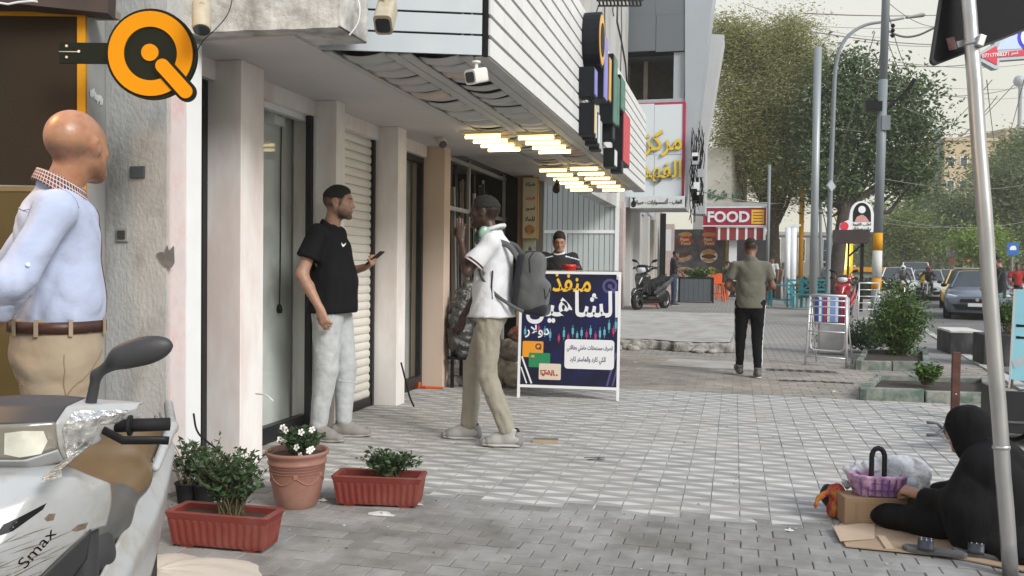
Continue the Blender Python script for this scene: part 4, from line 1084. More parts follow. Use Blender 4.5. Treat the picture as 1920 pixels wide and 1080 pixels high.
for q in 'LR':
 d=J['el'+q]-J['sh'+q];L_=np.linalg.norm(d);dn_=d/L_
 for tt,mm in((.70,m_band),(.67,m_bpk),(.72,m_wp)):
  c_=J['sh'+q]+d*tt;Mr=Matrix.Translation(Vector(c_))@Matrix(rot_to(dn_).tolist()).to_4x4()
  b=MB();b.lathe([(.074*s,-.005),(.0765*s,0),(.074*s,.005)],26,M=Mr);b.build('sleeve_band',mm,t2,smooth=True)
b=MB()
def fn(u,v):
 a=u*2*PI;r_=(.066+.026*v)*s;c_=J['neck']+V(0,.012,.022)*s
 return tuple(c_+V(r_*math.cos(a),r_*math.sin(a)*.98,(.022-.045*v+.014*math.cos(a*2)-.02*(math.sin(a)>.2)*math.sin(a)))*V(1,1,s))
b.grid(fn,28,4,closeu=True);b.build('collar',m_wp,t2,smooth=True,solid=.004)
surf_line('button_placket',[(0,.2,1.44*s),(0,.2,1.30*s)],shirt,m_wp,t2,r=.006)
m_j1=mat('trainer_white',(.38,.38,.36),.55,var=.05);m_j2=mat('trainer_grey',(.22,.22,.22),.7,var=.1)
for q,yw in(('L',8),('R',4)):
 sh_=shoe(t2,J['ank'+q],s,m_j1,mat('trainer_sole',(.5,.49,.47),.6),yaw=yw)
 A=rotm(yw);T_=lambda*v:J['ank'+q]+A@(V(*v)*s)
 for(p0,p1,r0,r1,mm,nm)in(((0,.15,-.050),(0,.182,-.058),.039,.026,m_j2,'toe_cap'),((0,-.06,-.045),(0,-.055,-.005),.040,.036,m_j2,'heel_panel'),((0,-.058,.0),(0,-.050,.03),.026,.022,m_black,'heel_tab')):
  S=SDF(.006,.01);S.cap(T_(*p0),T_(*p1),r0*s,r1*s);S.build(nm,mm,sh_)
RL=Matrix.Translation(loc2)@Matrix.Rotation(rz2,4,'Z')
m_mint=mat('mint_plastic',(.22,.36,.29),.35,var=.04,coat=.3);nk=Vector(J['neck'])
hp=root('headphones',RL@(nk+Vector((0,.0,.018))),rz2,'mint green headphones hanging round the neck above the white polo','headphones')
for sx in(-1,1):
 Mx=Matrix.Translation((-.118,.035,-.008)if sx<0 else(.075,.125,-.03))@Matrix.Rotation(R(-sx*22),4,'Z')@Matrix.Rotation(R(sx*90),4,'Y')@Matrix.Rotation(R(12),4,'X')@Matrix.Scale(1.45,4,(1,0,0))@Matrix.Scale(1.2,4,(0,1,0))
 e=MB().lathe([(.002,.022),(.026,.021),(.034,.014),(.036,.004),(.034,-.006)],24,M=Mx).build('ear_cup',m_mint,hp,smooth=True)
 MB().lathe([(.034,-.006),(.036,-.014),(.030,-.022),(.02,-.022)],24,M=Mx).build('cushion',mat('mint_cushion',(.12,.2,.17),.8),e,smooth=True)
MB().tube([(-.104,.065,.0),(-.096,-.01,.03),(-.06,-.065,.05),(0,-.085,.055),(.06,-.065,.05),(.096,-.01,.03),(.104,.065,.0)],.009,10,flat=1.6).build('headband',mat('headband_white',(.55,.58,.56),.5),hp,smooth=True)
bp=root('backpack',RL@Vector((0,-.27,1.14)),rz2,'grey and black backpack on the back of the man in white','backpack');bp.scale=(.92,.95,.95)
m_bpg=cloth('backpack_grey',(.10,.105,.105),scale=20);m_bpb=cloth('backpack_black',(.022,.024,.03))
tilt=rotm(0,7)
S=SDF(.008,.04,folds(23,.006,(12,12,12)));S.rbox((0,-.01,.03),(.135,.085,.225),.07,tilt);S.rbox((0,-.075,-.075),(.115,.065,.12),.05,tilt);bpo=S.build('bag',m_bpg,bp)
S=SDF(.008,.03,folds(24,.004,(12,12,12)));S.rbox((0,.065,.04),(.13,.030,.205),.03,tilt);S.build('back_panel',m_bpb,bp)
S=SDF(.008,.03,folds(25,.003,(14,14,14)));S.rbox((0,-.02,.20),(.10,.06,.062),.04,tilt);S.build('top_flap',m_bpb,bp)
S=SDF(.008,.03);S.rbox((0,-.05,-.17),(.118,.10,.05),.04,tilt);S.build('bottom',m_bpb,bp)
MB().tube([(-.03,-.0,.262),(-.02,.0,.285),(.02,0,.285),(.03,0,.262)],.008,8).build('grab_handle',m_bpb,bp,smooth=True)
surf_line('zip',[(-.15,-.03,.1),(-.15,-.02,.2),(-.06,-.06,.27),(.06,-.06,.27),(.15,-.02,.2)],bpo,m_black,bp,r=.004)
surf_line('zip',[(-.14,-.15,-.02),(-.12,-.17,-.1),(0,-.19,-.02),(.12,-.17,-.1)],bpo,m_black,bp,r=.004)
for sx in(-1,1):
 pts=[(sx*.10,.06,.19),(sx*.125,.13,.30),(sx*.125,.235,.33),(sx*.13,.325,.26),(sx*.150,.36,.14),(sx*.168,.325,.04),(sx*.172,.22,-.07),(sx*.155,.10,-.15),(sx*.12,.02,-.19)]
 b=MB();P_=[]
 for i in range(len(pts)-1):
  for k in range(5):
   P_.append(Vector(pts[i]).lerp(Vector(pts[i+1]),k/5))
 P_.append(Vector(pts[-1]));
 for _ in range(3):P_=[P_[0]]+[(P_[i-1]+P_[i]*2+P_[i+1])/4 for i in range(1,len(P_)-1)]+[P_[-1]]
 cen=Vector((0,.16,.1));vs=[]
 for i,p in enumerate(P_):
  d=(P_[min(i+1,len(P_)-1)]-P_[max(0,i-1)]).normalized();w=.022 if i<22 else .013
  out=Vector((sx,0,.0));
  wv=d.cross((p-Vector((0,.16,p.z-.03))).normalized()).normalized()*w;vs+=[p-wv,p+wv]
 b.add(vs,[(2*i,2*i+1,2*i+3,2*i+2)for i in range(len(P_)-1)])
 b.build('strap',m_bpg,bp,smooth=True,solid=.007)
MB().tube([(-.172,.245,.11),(-.178,.25,0),(-.176,.245,-.10)],.006,6).build('loose_webbing',m_bpb,bp)
# bald man at the left, hands behind his back
locb=at(108,700,2.78);locb.z=0
rzb=R(-42)
pose=dict(shL=(-.178,-.02,1.395),shR=(.178,-.02,1.395),elR=(.238,-.14,1.17),wrR=(.09,-.235,.965),elL=(-.255,-.14,1.17),wrL=(-.07,-.245,.96),pel=(0,0,.985),waist=(0,.012,1.12),chest=(0,.0,1.29),neck=(0,.0,1.47),head=(.012,.055,1.598))
def grey_scalp(q,c):
 k=np.clip((.020-q[:,2])/.03,0,1)*np.clip((.035-q[:,1])/.02,0,1)*np.clip((q[:,2]+.060)/.03,0,1)
 nz=.5+.5*np.sin(q@V(900,300,1100))*np.sin(q@V(-400,900,500));c=c*(1-k[:,None]*(V(.60,.50,.38)*(.75+.25*nz[:,None])));return beard(.35)(q,c)
tb,J,T,s,body=figure(locb,rzb,'bald man in a pale blue shirt with checked collar, hands behind his back',1.80,pose,hd=(42,5,0),skin=(.37,.19,.11),vox=.0065,build=1.12,bodyrough=.32,facecol=grey_scalp,hands=dict(R=dict(dirv=(-.8,-.15,-.5),palm=(0,-1,.1),side=1,curl=(.6,.6,.6,.6)),L=dict(dirv=(.9,-.1,-.4),palm=(0,-1,.1),side=-1,curl=(.5,.5,.5,.5))),name='person')
m_sb=cloth('pale_blue_cotton',(.40,.45,.60),var=.05,bump=.4,bscale=9,dist=.03,rough=.85)
m_kb=cloth('beige_chino',(.30,.24,.17),scale=12,var=.08,bump=.5,bscale=14,dist=.014)
tr=trousers(tb,J,s,m_kb,rad=(.104,.080,.062),seat=.160,fold=folds(31,.006,(15,15,18)),flat=.84,vox=.0075)
shirt=tee(tb,J,s,m_sb,rad=(.152,.150,.154),belly=.0,shw=.050,sl=1.25,srad=(.050,.047),hem=J['pel']+V(0,0,.035),fold=folds(33,.009,(22,22,14),dens=.05),flat=.78,vox=.0075,cut_sl=False,collar=.060)
for q in 'LR':
 a,c=J['el'+q],J['wr'+q];e=lerp(a,c,.27);dd=(c-a)/np.linalg.norm(c-a)
 S=SDF(.006,.01,folds(35,.004,(30,30,30)));S.cap(e-dd*.03,e+dd*.022,.052*s,.052*s,k=.01);S.plane(e+dd*.03,dd);S.plane(e-dd*.04,-dd);S.build('rolled_cuff',m_sb,tb)
wz=J['pel']+(J['waist']-J['pel'])*.50
m_belt=mat('brown_leather',(.055,.022,.014),.45,var=.2,bump=.3,bscale=80)
me=tr.data;bv=BVHTree.FromPolygons([x.co for x in me.vertices],[tuple(p.vertices)for p in me.polygons])
def ring_on(bvt,z,c,n=56,off=.004,y0=0):
 out=[]
 for i in range(n):
  a=2*PI*i/n;d=Vector((math.cos(a),math.sin(a),0));o=Vector((c[0],c[1],z))+d*.5
  h_=bvt.ray_cast(o,-d,.6)[0];out.append((h_ if h_ else o-d*.33)+d*off)
 return out
zb=J['pel'][2]+.034
r0=ring_on(bv,zb,J['pel'],off=.006);r1=[p+Vector((0,0,.036))for p in r0]
b=MB();n=len(r0);b.add(r0+r1,[(i,(i+1)%n,n+(i+1)%n,n+i)for i in range(n)]);belt=b.build('belt',m_belt,tb,smooth=True,solid=.005)
for a in(10,55,125,170,235,305,340,272):
 i=int(a/360*n);p=r0[i];d=(p-Vector((J['pel'][0],J['pel'][1],p.z))).normalized();tq=Vector((-d.y,d.x,0))
 MB().bar(p-Vector((0,0,.008))+d*.007,p+Vector((0,0,.044))+d*.007,.012,.004,up=d).build('belt_loop',m_kb,belt)
surf_line('pocket_seam',[(.10,.12,.985),(.15,.09,.95),(.165,.03,.90),(.17,.0,.86)],tr,mat('seam_brown',(.22,.15,.09),.9),tb,r=.002)
surf_line('side_seam',[(.18,.0,.98),(.18,.0,.80),(.17,0,.6)],tr,mat('seam_brown',(0,0,0)),tb,r=.0018)
surf_line('back_pocket',[(.05,-.2,.88),(.12,-.16,.885)],tr,mat('seam_brown',(0,0,0)),tb,r=.002)
surf_line('shoulder_seam',[(.165,-.12,1.30*s),(.18,-.08,1.38*s),(.19,-.0,1.46*s),(.18,.07,1.40*s)],shirt,mat('seam_blue',(.33,.36,.46),.9),tb,r=.0016)
surf_line('yoke_seam',[(-.17,-.1,1.405*s),(0,-.14,1.41*s),(.17,-.1,1.405*s)],shirt,mat('seam_blue',(0,0,0)),tb,r=.0016)
MB().prism(ngon(.006,10),.003,Matrix.Translation(Vector(lerp(J['shR'],J['elR'],.75))+Vector((.062,.01,0)))@Matrix.Rotation(R(90),4,'Y')).build('button',mf_w,shirt)
m_chk=mat('checked_collar',(.24,.07,.06),.9,var=0);n_,l_=m_chk.node_tree.nodes,m_chk.node_tree.links
tc=n_.new('ShaderNodeTexCoord');at_=n_.new('ShaderNodeAttribute');at_.attribute_name='stripe'
bk=n_.new('ShaderNodeTexBrick');bk.inputs['Scale'].default_value=1.0;bk.inputs['Brick Width'].default_value=.010;bk.inputs['Row Height'].default_value=.010;bk.inputs['Mortar Size'].default_value=.0012;bk.offset=0
bk.inputs['Color1'].default_value=(.20,.045,.04,1);bk.inputs['Color2'].default_value=(.055,.035,.05,1);bk.inputs['Mortar'].default_value=(.50,.45,.42,1)
l_.new(at_.outputs['Vector'],bk.inputs['Vector']);l_.new(bk.outputs[0],n_['Principled BSDF'].inputs['Base Color'])
me=shirt.data
nkc=J['neck']+V(0,.012,0)
def collar_pt(u,v):
 a=R(90)+u*2*PI;fr=(math.sin(a)+1)/2
 if v<.5:
  t_=v/.5;r_=.061+.005*t_;z=.0+.050*t_-.055*fr*t_-.01*fr
 else:
  t_=(v-.5)/.5;r_=.066+.018*t_;z=.050-.038*t_-.065*fr-.050*fr*t_
 return tuple(nkc+V(r_*math.cos(a)*1.0,r_*math.sin(a)*1.02,z+.012)*s)
b=MB();nu,nv=64,10;gap=.03
b.grid(lambda u,v:collar_pt(gap+u*(1-2*gap),v),nu,nv);
me2=b.mesh('collar',m_chk,True);att=me2.attributes.new('stripe','FLOAT_VECTOR','POINT')
vals=[]
for j in range(nv):
 for i in range(nu):vals+=[i/(nu-1)*.50,j/(nv-1)*.085,0]
att.data.foreach_set('vector',vals)
o=bpy.data.objects.new('collar',me2);col.objects.link(o);o.parent=tb;md=o.modifiers.new('t','SOLIDIFY');md.thickness=.004
surf_line('placket',[(0,.2,1.46*s),(.0,.22,1.25*s),(0,.25,1.05*s)],shirt,mat('placket_check',(.12,.05,.06),.9),tb,r=.003)
S=SDF(.005,.01,folds(40,.005,(60,60,60)));pc=J['neck']+V(.03,.10,.035);pass
# man walking away
locw=gnd(1404,706);pose=dict(ankL=(-.10,.10,.10),kneeL=(-.095,.10,.50),ankR=(.09,-.10,.08),kneeR=(.095,.02,.49),hipL=(-.088,.01,.92),hipR=(.088,0,.92),shL=(-.195,.01,1.395),shR=(.195,.01,1.395),elL=(-.275,.04,1.14),wrL=(-.20,.24,1.07),elR=(.275,.04,1.14),wrR=(.18,.26,1.06),head=(0,.045,1.62))
tw,J,T,s,body=figure(locw,R(9),'man in an olive T-shirt and black striped track pants walking away',1.66,pose,hd=(0,-12,0),skin=(.20,.105,.07),vox=.009,build=1.1,eyes=False,hairfn=hair_cap(top=.008),hands=dict(L=dict(dirv=(.3,.9,.2),palm=(.7,0,.6),side=-1,curl=(.6,)*4),R=dict(dirv=(-.3,.9,.2),palm=(-.7,0,.6),side=1,curl=(.6,)*4)))
m_ol=cloth('olive_jersey',(.125,.12,.095),scale=6,var=.09,bump=.6,bscale=13,dist=.02);m_tp=cloth('black_track',(.008,.008,.010),sheen=0,spec=.15)
tr=trousers(tw,J,s,m_tp,rad=(.100,.066,.046),seat=.150,fold=folds(51,.006,(15,15,22)),vox=.010)
tee(tw,J,s,m_ol,rad=(.178,.168,.175),sl=.66,srad=(.072,.06),hem=J['pel']+V(0,0,-.08),fold=folds(53,.006,(14,14,8),dens=.1),flat=.74,vox=.010,shw=.056)
for q,sg in(('L',-1),('R',1)):
 pts=[J['hip'+q]+V(sg*.10,0,-.02),J['knee'+q]+V(sg*.08,0,0),J['ank'+q]+V(sg*.05,0,.06)]
 surf_line('side_stripe',pts,tr,m_whiteclean,tw,r=.006)
 shoe(tw,J['ank'+q],s,mat('trainer_dark',(.10,.095,.09),.6,var=.1),mat('trainer_sole',(0,0,0)),yaw=-sg*4,pitch=(18 if q=='L' else 0),vox=.009)
# young vendor behind the board
locv=at(1046,600,10.4);locv.z=0
pose=dict(elL=(-.24,.10,1.16),wrL=(-.17,.30,1.06),elR=(.24,.10,1.16),wrR=(.19,.30,1.06),head=(.0,.06,1.62),chest=(0,.02,1.29),neck=(0,.01,1.475))
tv,J,T,s,body=figure(locv,R(196),'young vendor in a black shirt with white shoulders looking down at his stall',1.72,pose,hd=(0,-24,0),skin=(.42,.25,.17),vox=.0085,build=.98,hairfn=hair_cap(top=.022),hands=dict(L=dict(dirv=(.1,.9,-.3),palm=(0,0,-1),side=-1,curl=(.5,)*4),R=dict(dirv=(-.1,.9,-.3),palm=(0,0,-1),side=1,curl=(.5,)*4)))
trousers(tv,J,s,cloth('dark_jeans',(.03,.035,.05)),vox=.012)
def vcol(P):
 c=np.ones((len(P),3));q=P/s
 k=(np.abs(q[:,2]-(1.455-.25*np.abs(q[:,0])))<.006)&(np.abs(q[:,0])>.075)|(np.abs(np.hypot(q[:,0],q[:,1]-.02)-.070)<.008)&(q[:,2]>1.44)
 c[k]=45;return c
tee(tv,J,s,mat('two_tone_jersey',(.014,.014,.016),.85,var=0,attr=True),rad=(.150,.150,.160),sl=.75,srad=(.07,.06),hem=J['pel']+V(0,0,-.06),fold=folds(57,.006,(13,13,12)),colfn=vcol)
# boy by the shops, seen from the side, arm raised
def plain(loc,rz,label,h,pose,skin,ctop,cbot,hd=(0,0,0),vox=.014,sl=.6,group=None,shoes_c=(.03,.03,.03),bw=1.0,hair=True,hands=None,seat=.138,trad=(.096,.066,.05),sit=False):
 t,J,T,s,body=figure(loc,rz,label,h,pose,hd=hd,skin=skin,vox=vox*.85,build=bw,eyes=False,hairfn=hair_cap(top=.012,vox=.01)if hair else None,group=group,hands=hands if hands is not None else dict(L=dict(dirv=(0,.3,-1),palm=(1,0,0),side=1,curl=(.4,)*4),R=dict(dirv=(0,.3,-1),palm=(-1,0,0),side=-1,curl=(.4,)*4)))
 nm='_%d%d%d'%tuple(int(v*99)for v in cbot)
 trousers(t,J,s,cloth('trouser'+nm,cbot),rad=trad,seat=seat,vox=vox,fold=folds(61,.006,(15,15,20)))
 nm='_%d%d%d'%tuple(int(v*99)for v in ctop)
 tee(t,J,s,cloth('shirt'+nm,ctop),rad=(.155,.150,.160),sl=sl,srad=(.068,.06),hem=J['pel']+V(0,0,-.05),vox=vox,fold=folds(63,.007,(12,12,12)))
 for q in 'LR':shoe(t,J['ank'+q],s,mat('shoe_%d'%int(shoes_c[0]*99),shoes_c,.6),mat('trainer_sole',(0,0,0)),vox=.012)
 return t,J,s
zb_=.215
p=gnd(1262,573,zb_)
plain(p,R(-75),'youth in dark top and jeans with raised arm beside the parked scooter',1.60,dict(elL=(-.22,.12,1.35),wrL=(-.16,.16,1.56),elR=(.22,.06,1.16),wrR=(.16,.26,1.02),head=(0,.06,1.62)),(.16,.09,.06),(.03,.028,.03),(.035,.055,.10),hd=(0,-8,0),sl=.95)
SIT=dict(pel=(0,0,.62),waist=(0,.02,.76),chest=(0,.09,.94),shL=(-.18,.11,1.07),shR=(.18,.11,1.07),neck=(0,.11,1.12),head=(0,.19,1.27),hipL=(-.09,.02,.60),hipR=(.09,.02,.60),kneeL=(-.13,.43,.60),kneeR=(.13,.43,.60),ankL=(-.13,.38,.14),ankR=(.13,.38,.14),elL=(-.23,.22,.84),wrL=(-.10,.40,.92),elR=(.23,.22,.84),wrR=(.10,.40,.92))
p=gnd(1354,561,zb_)
plain(p,R(-70),'seated man in dark green shirt on an orange stool',1.72,SIT,(.30,.18,.12),(.03,.045,.035),(.02,.02,.022),hd=(0,-20,0))
ST=dict(elR=(.24,.08,1.16),wrR=(.15,.28,1.10))
p=gnd(1477,566,.1);plain(p,R(10),'man in an olive shirt standing beyond the teal tables',1.74,ST,(.24,.14,.09),(.11,.11,.07),(.02,.02,.02))
p=gnd(1447,564,.1);plain(p,R(150),'man in a white T-shirt half hidden by the walking man',1.68,ST,(.22,.12,.08),(.6,.6,.6),(.03,.03,.035),hd=(0,-10,0))
p=gnd(1546,557,.0);plain(p,R(-60),'person in a grey shirt beside the tree trunk',1.66,ST,(.26,.15,.1),(.30,.31,.32),(.05,.05,.06))
p=at(1872,600,17.0);p.z=-.1
plain(p,R(60),'young man in black shirt and jeans at the road edge behind the galvanised pole',1.72,dict(elL=(-.23,.08,1.16),wrL=(-.12,.26,1.15),elR=(.23,.08,1.16),wrR=(.12,.28,1.15),head=(0,.06,1.62)),(.34,.20,.14),(.012,.012,.014),(.17,.22,.30),hd=(0,-14,0),vox=.011,sl=1.7)
p=at(1906,560,27);p.z=-.1
plain(p,R(170),'person in red far down the right side of the street',1.7,ST,(.2,.12,.08),(.35,.03,.03),(.03,.03,.04))
p=at(1918,560,31);p.z=-.1
plain(p,R(120),'person in black at the far right edge of the street',1.72,ST,(.2,.12,.08),(.02,.02,.02),(.03,.03,.04))
# woman in black sitting on cardboard
pw=gnd(1868,1022)
wz_=R(62)
wo=root('person',pw,wz_,'woman in a black robe and headscarf sitting on the ground with one leg out','person');wo.scale=(.9,.9,.9)
k_=.03
J_=dict(pel=V(0,-.06,.11),waist=V(0,-.04,.22),chest=V(0,.02,.34),neck=V(0,.09,.475),head=V(0,.155,.575),shL=V(-.16,.03,.43),shR=V(.16,.03,.43),elL=V(-.25,.12,.24),wrL=V(-.10,.36,.215),elR=V(.24,.14,.24),wrR=V(.0,.38,.195),hipL=V(-.10,.0,.12),hipR=V(.10,.0,.12),kneeL=V(-.12,.38,.085),ankL=V(-.10,.76,.06),kneeR=V(.32,.26,.10),ankR=V(.10,.36,.05))
rh=rotm(2,-14,0);S=SDF(.0075,.03)
for q in 'LR':
 S.cap(J_['sh'+q],J_['el'+q],.045,.038);S.cap(J_['el'+q],J_['wr'+q],.037,.025);S.cap(J_['hip'+q],J_['knee'+q],.085,.06);S.cap(J_['knee'+q],J_['ank'+q],.055,.035)
S.cap(J_['pel'],J_['chest'],.14,.13,sc=((0,1,0),.8));S.cap(J_['neck'],J_['head'],.05,.05)
T=head(S,J_['head'],rh,.96)
hand(S,J_['wrL'],(.25,.9,.1),(.5,-.2,-.8),-1,curl=(.8,.8,.85,.9),thumb=.6,s=.95)
hand(S,J_['wrR'],(-.35,.85,.15),(-.2,-.1,-.95),1,curl=(.7,.75,.8,.8),thumb=.6,s=.95)
S.build('body',skin_mat('tan_skin',(.34,.20,.14)),wo)
m_ab=cloth('black_robe',(.005,.005,.006),rough=.8,sheen=.0,bump=.8,bscale=4,dist=.06,spec=.2,stretch=(1,1,.3))
S=SDF(.008,.04,folds(71,.016,(10,10,6),dens=.3,wob=1.6))
S.cap(J_['pel']-V(0,0,.02),J_['waist'],.215,.19,sc=((0,1,0),.85));S.cap(J_['waist'],J_['chest']+V(0,0,.02),.19,.165,sc=((0,1,0),.8));S.cap(J_['chest'],J_['neck']+V(0,-.02,.0),.15,.085,k=.06)
for q in 'LR':
 S.cap(J_['chest']+V(0,0,.05),J_['sh'+q],.10,.075,k=.06);S.cap(J_['sh'+q],J_['el'+q],.078,.070,k=.04);S.cap(J_['el'+q],lerp(J_['el'+q],J_['wr'+q],.70),.068,.048,k=.03)
[S.cap(V(q*.15,.02,.36),V(q*.22,.08,.10),.11,.11,k=.10)for q in(-1,1)]
S.cap(J_['hipL'],J_['kneeL'],.11,.072,k=.06);S.cap(J_['kneeL'],J_['ankL'],.070,.050,k=.04)
S.cap(J_['hipR'],J_['kneeR'],.13,.095,k=.07);S.cap(J_['kneeR'],J_['ankR'],.09,.07,k=.06)
S.cap(V(-.16,-.12,.05),V(.20,-.12,.05),.15,.15,sc=((0,0,1),.6));S.cap(V(.05,.25,.05),V(.0,.55,.04),.17,.10,sc=((0,0,1),.6))
S.cap(J_['wrL']+V(0,.01,.0),J_['wrL']+V(.02,.12,.0),.050,.06,k=.006,op='s');S.cap(J_['wrR']+V(0,.01,.0),J_['wrR']+V(-.02,.12,.0),.050,.06,k=.006,op='s')
S.plane((0,0,.012),(0,0,-1));S.build('robe',m_ab,wo)
S=SDF(.007,.03,folds(73,.005,(16,16,12),dens=.3));Tw=lambda*v:J_['head']+rh@V(*v)
S.ell(Tw(0,-.018,.024),(.098,.118,.110),rh);S.ell(Tw(0,-.01,-.05),(.088,.090,.10),rh,k=.04);S.cap(Tw(0,-.03,-.10),J_['chest']+V(0,.0,.06),.09,.150,k=.05)
S.cap(Tw(0,.075,-.015),Tw(0,.16,-.03),.052,.07,k=.012,op='s');S.build('headscarf',m_ab,wo)
S=SDF(.008,.02,folds(74,.003,(20,20,20)));S.cap(J_['ankL']+V(.0,.0,-.01),J_['ankL']+V(.015,.09,.05),.052,.047);S.cap(J_['ankL']+V(0,-.01,-.01),J_['ankL']+V(.0,.03,.0),.05,.05);S.cap(J_['ankL']+V(.01,.07,.04),J_['ankL']+V(.03,.10,.085),.045,.032);S.build('sock',cloth('black_sock',(.016,.016,.019)),wo)
m_cb=mat('cardboard',(.37,.27,.185),.9,var=.08,scale=6,bump=.15,bscale=60,dirt=(.24,.17,.11),dscale=5,damt=.4)
P_=[gnd(1566,994),gnd(1586,1028),gnd(1770,1046),gnd(1925,1076),gnd(1990,990),gnd(1740,955),gnd(1590,975)]
cb=root('cardboard_sheet',P_[0],0,'flattened tan cardboard sheet under the seated woman','cardboard')
MB().prism([(p.x-P_[0].x,p.y-P_[0].y)for p in P_],.006,z0=.006).build('sheet',m_cb,cb)
q0=gnd(1565,996);MB().add([Vector((p.x,p.y,z))-P_[0]for p,z in((gnd(1562,996),.022),(gnd(1575,1022),.02),(gnd(1640,1016),.016),(gnd(1640,985),.016))],[(0,1,2,3)]).build('loose_flap',mat('cardboard_edge',(.47,.36,.26),.9),cb,solid=.005)
a=gnd(1652,1012);c=gnd(1668,1035)
MB().bar(a-P_[0]+Vector((0,0,.018)),c-P_[0]+Vector((0,0,.016)),.035,.006).build('torn_strip',mat('cardboard_edge',(0,0,0)),cb)
pb=gnd(1650,993);cbx=root('cardboard_box',(pb.x-.03,pb.y+.10,.012),R(12),'brown cardboard box under the pink bag','box')
b=MB();b.box((-.155,-.075,0),(.155,.075,.135));b.build('carton',mat('carton',(.25,.165,.10),.85,var=.08,bump=.1),cbx,bevel=.003)
b=MB()
Mfr=frame((0,-.0765,.068),(1,0,0),(0,0,1))
for w_,h_ in((.20,.095),(.185,.08)):
 q=rrect(w_,h_,.015,6);
 b.tube([Mfr@Vector((x,y,.0))for x,y in q+q[:1]],.0009,4)
b.build('print_frame',mat('carton_print',(.42,.30,.12),.8),cbx)
MB().box((.1,-.078,.135),(.155,-.074,.14)).build('tape',m_cb,cbx)
MB().add([(.155,-.075,.13),(.155,.075,.13),(.215,.07,.10),(.21,-.08,.085)],[(0,1,2,3)]).build('open_flap',m_cb,cbx,solid=.004)
zb_t=.148
bg=root('pink_bag',(cbx.location.x+.03,cbx.location.y+.0,zb_t),R(8),'translucent pink and violet bag with tall black handle on the box','bag')
m_pk=mat('pink_film',(.62,.38,.52),.35,var=.15,scale=12,trans=.25,dirt=(.15,.07,.25),dscale=16,damt=.9,dth=.5)
S=SDF(.006,.02,folds(81,.008,(25,25,12),dens=.2));S.loft([(V(0,0,0),.105,.06),(V(0,0,.06),.125,.07),(V(0,0,.105),.138,.075)],ex=3);S.loft([(V(0,0,.03),.11,.055),(V(0,0,.2),.13,.068)],k=.004,op='s',ex=3);S.build('bag_wall',m_pk,bg)
m_pv=mat('violet_print',(.10,.035,.16),.6)
for z_ in(.035,.068):MB().tube([Vector((.128*math.cos(a),.073*math.sin(a),z_+.004*math.sin(3*a)))for a in np.linspace(0,2*PI,40)],.004,5,flat=.5).build('printed_band',m_pv,bg)
for i in range(-3,4):MB().bar((i*.032,-.0755+abs(i)*.0035,.01),(i*.034,-.079+abs(i)*.0035,.095),.007,.003,up=(0,1,0)).build('printed_bar',m_pv,bg)
pts=[(-.027+.0*t,0,.05+.14*t)for t in np.linspace(0,1,5)]+[(-.027*math.cos(a),0,.19+.045*math.sin(a))for a in np.linspace(.3,PI-.3,7)]+[(.027,0,.19-.13*t)for t in np.linspace(0,1,5)]
MB().tube([(x*1.15,y,z)for x,y,z in pts],.0085,8,flat=1.5).build('handle',m_rubber,bg,smooth=True)
m_pb=mat('white_film',(.82,.84,.88),.25,var=.05,trans=.35,ior=1.15,bump=1.0,bscale=22,dist=.03)
m_rags=mat('bundle',(.30,.28,.30),.9,var=.5,scale=14,dirt=(.55,.5,.55),dscale=10,damt=.8)
bw_=root('white_plastic_bag',(cbx.location.x+.115,cbx.location.y+.14,.012),0,'bulging white plastic bag beside the pink bag','bag');bw_.scale=(1.04,.95,1.0)
S=SDF(.008,.03,folds(83,.030,(18,18,18),dens=.4));S.ell((0,0,.15),(.15,.11,.15));S.ell((-.14,-.01,.19),(.07,.06,.07));S.ell((.09,0,.22),(.08,.07,.07));S.plane((0,0,.004),(0,0,-1));S.build('bag_film',m_pb,bw_,smooth=1)
S=SDF(.009,.02,folds(85,.014,(22,22,22),dens=.3));S.ell((0,0,.12),(.115,.085,.11));S.ell((-.13,-.01,.17),(.05,.045,.05));S.ell((.04,.02,.2),(.06,.05,.05));S.build('contents',m_rags,bw_,smooth=1)
yc=root('yellow_cup',(cbx.location.x+.215,cbx.location.y+.03,.012),0,'yellow plastic tub by the seated woman\'s hands','tub')
MB().lathe([(.03,0),(.035,.002),(.040,.16),(.043,.162),(.043,.170),(.038,.170),(.034,.02)],24).build('tub_wall',mat('yellow_plastic',(.62,.50,.04),.4),yc,smooth=True)
rc=root('red_cloth',(cbx.location.x-.20,cbx.location.y+.05,.006),R(20),'red and yellow patterned cloth heaped at the end of the box','cloth')
m_rc=mat('red_cloth',(.30,.012,.03),.8,var=.2,scale=20,dirt=(.45,.20,.02),dscale=26,damt=1,dth=.5,bump=.6)
S=SDF(.006,.02,folds(87,.010,(25,25,14),dens=.4));S.cap((.05,0,.03),(.05,.0,.12),.05,.045);S.cap((.03,0,.13),(-.05,-.02,.11),.020,.011);S.cap((-.05,-.02,.11),(-.075,-.03,.06),.010,.006);S.cap((.03,-.04,.12),(.01,-.05,.02),.018,.014);S.plane((0,0,.003),(0,0,-1));S.build('cloth_heap',m_rc,rc)
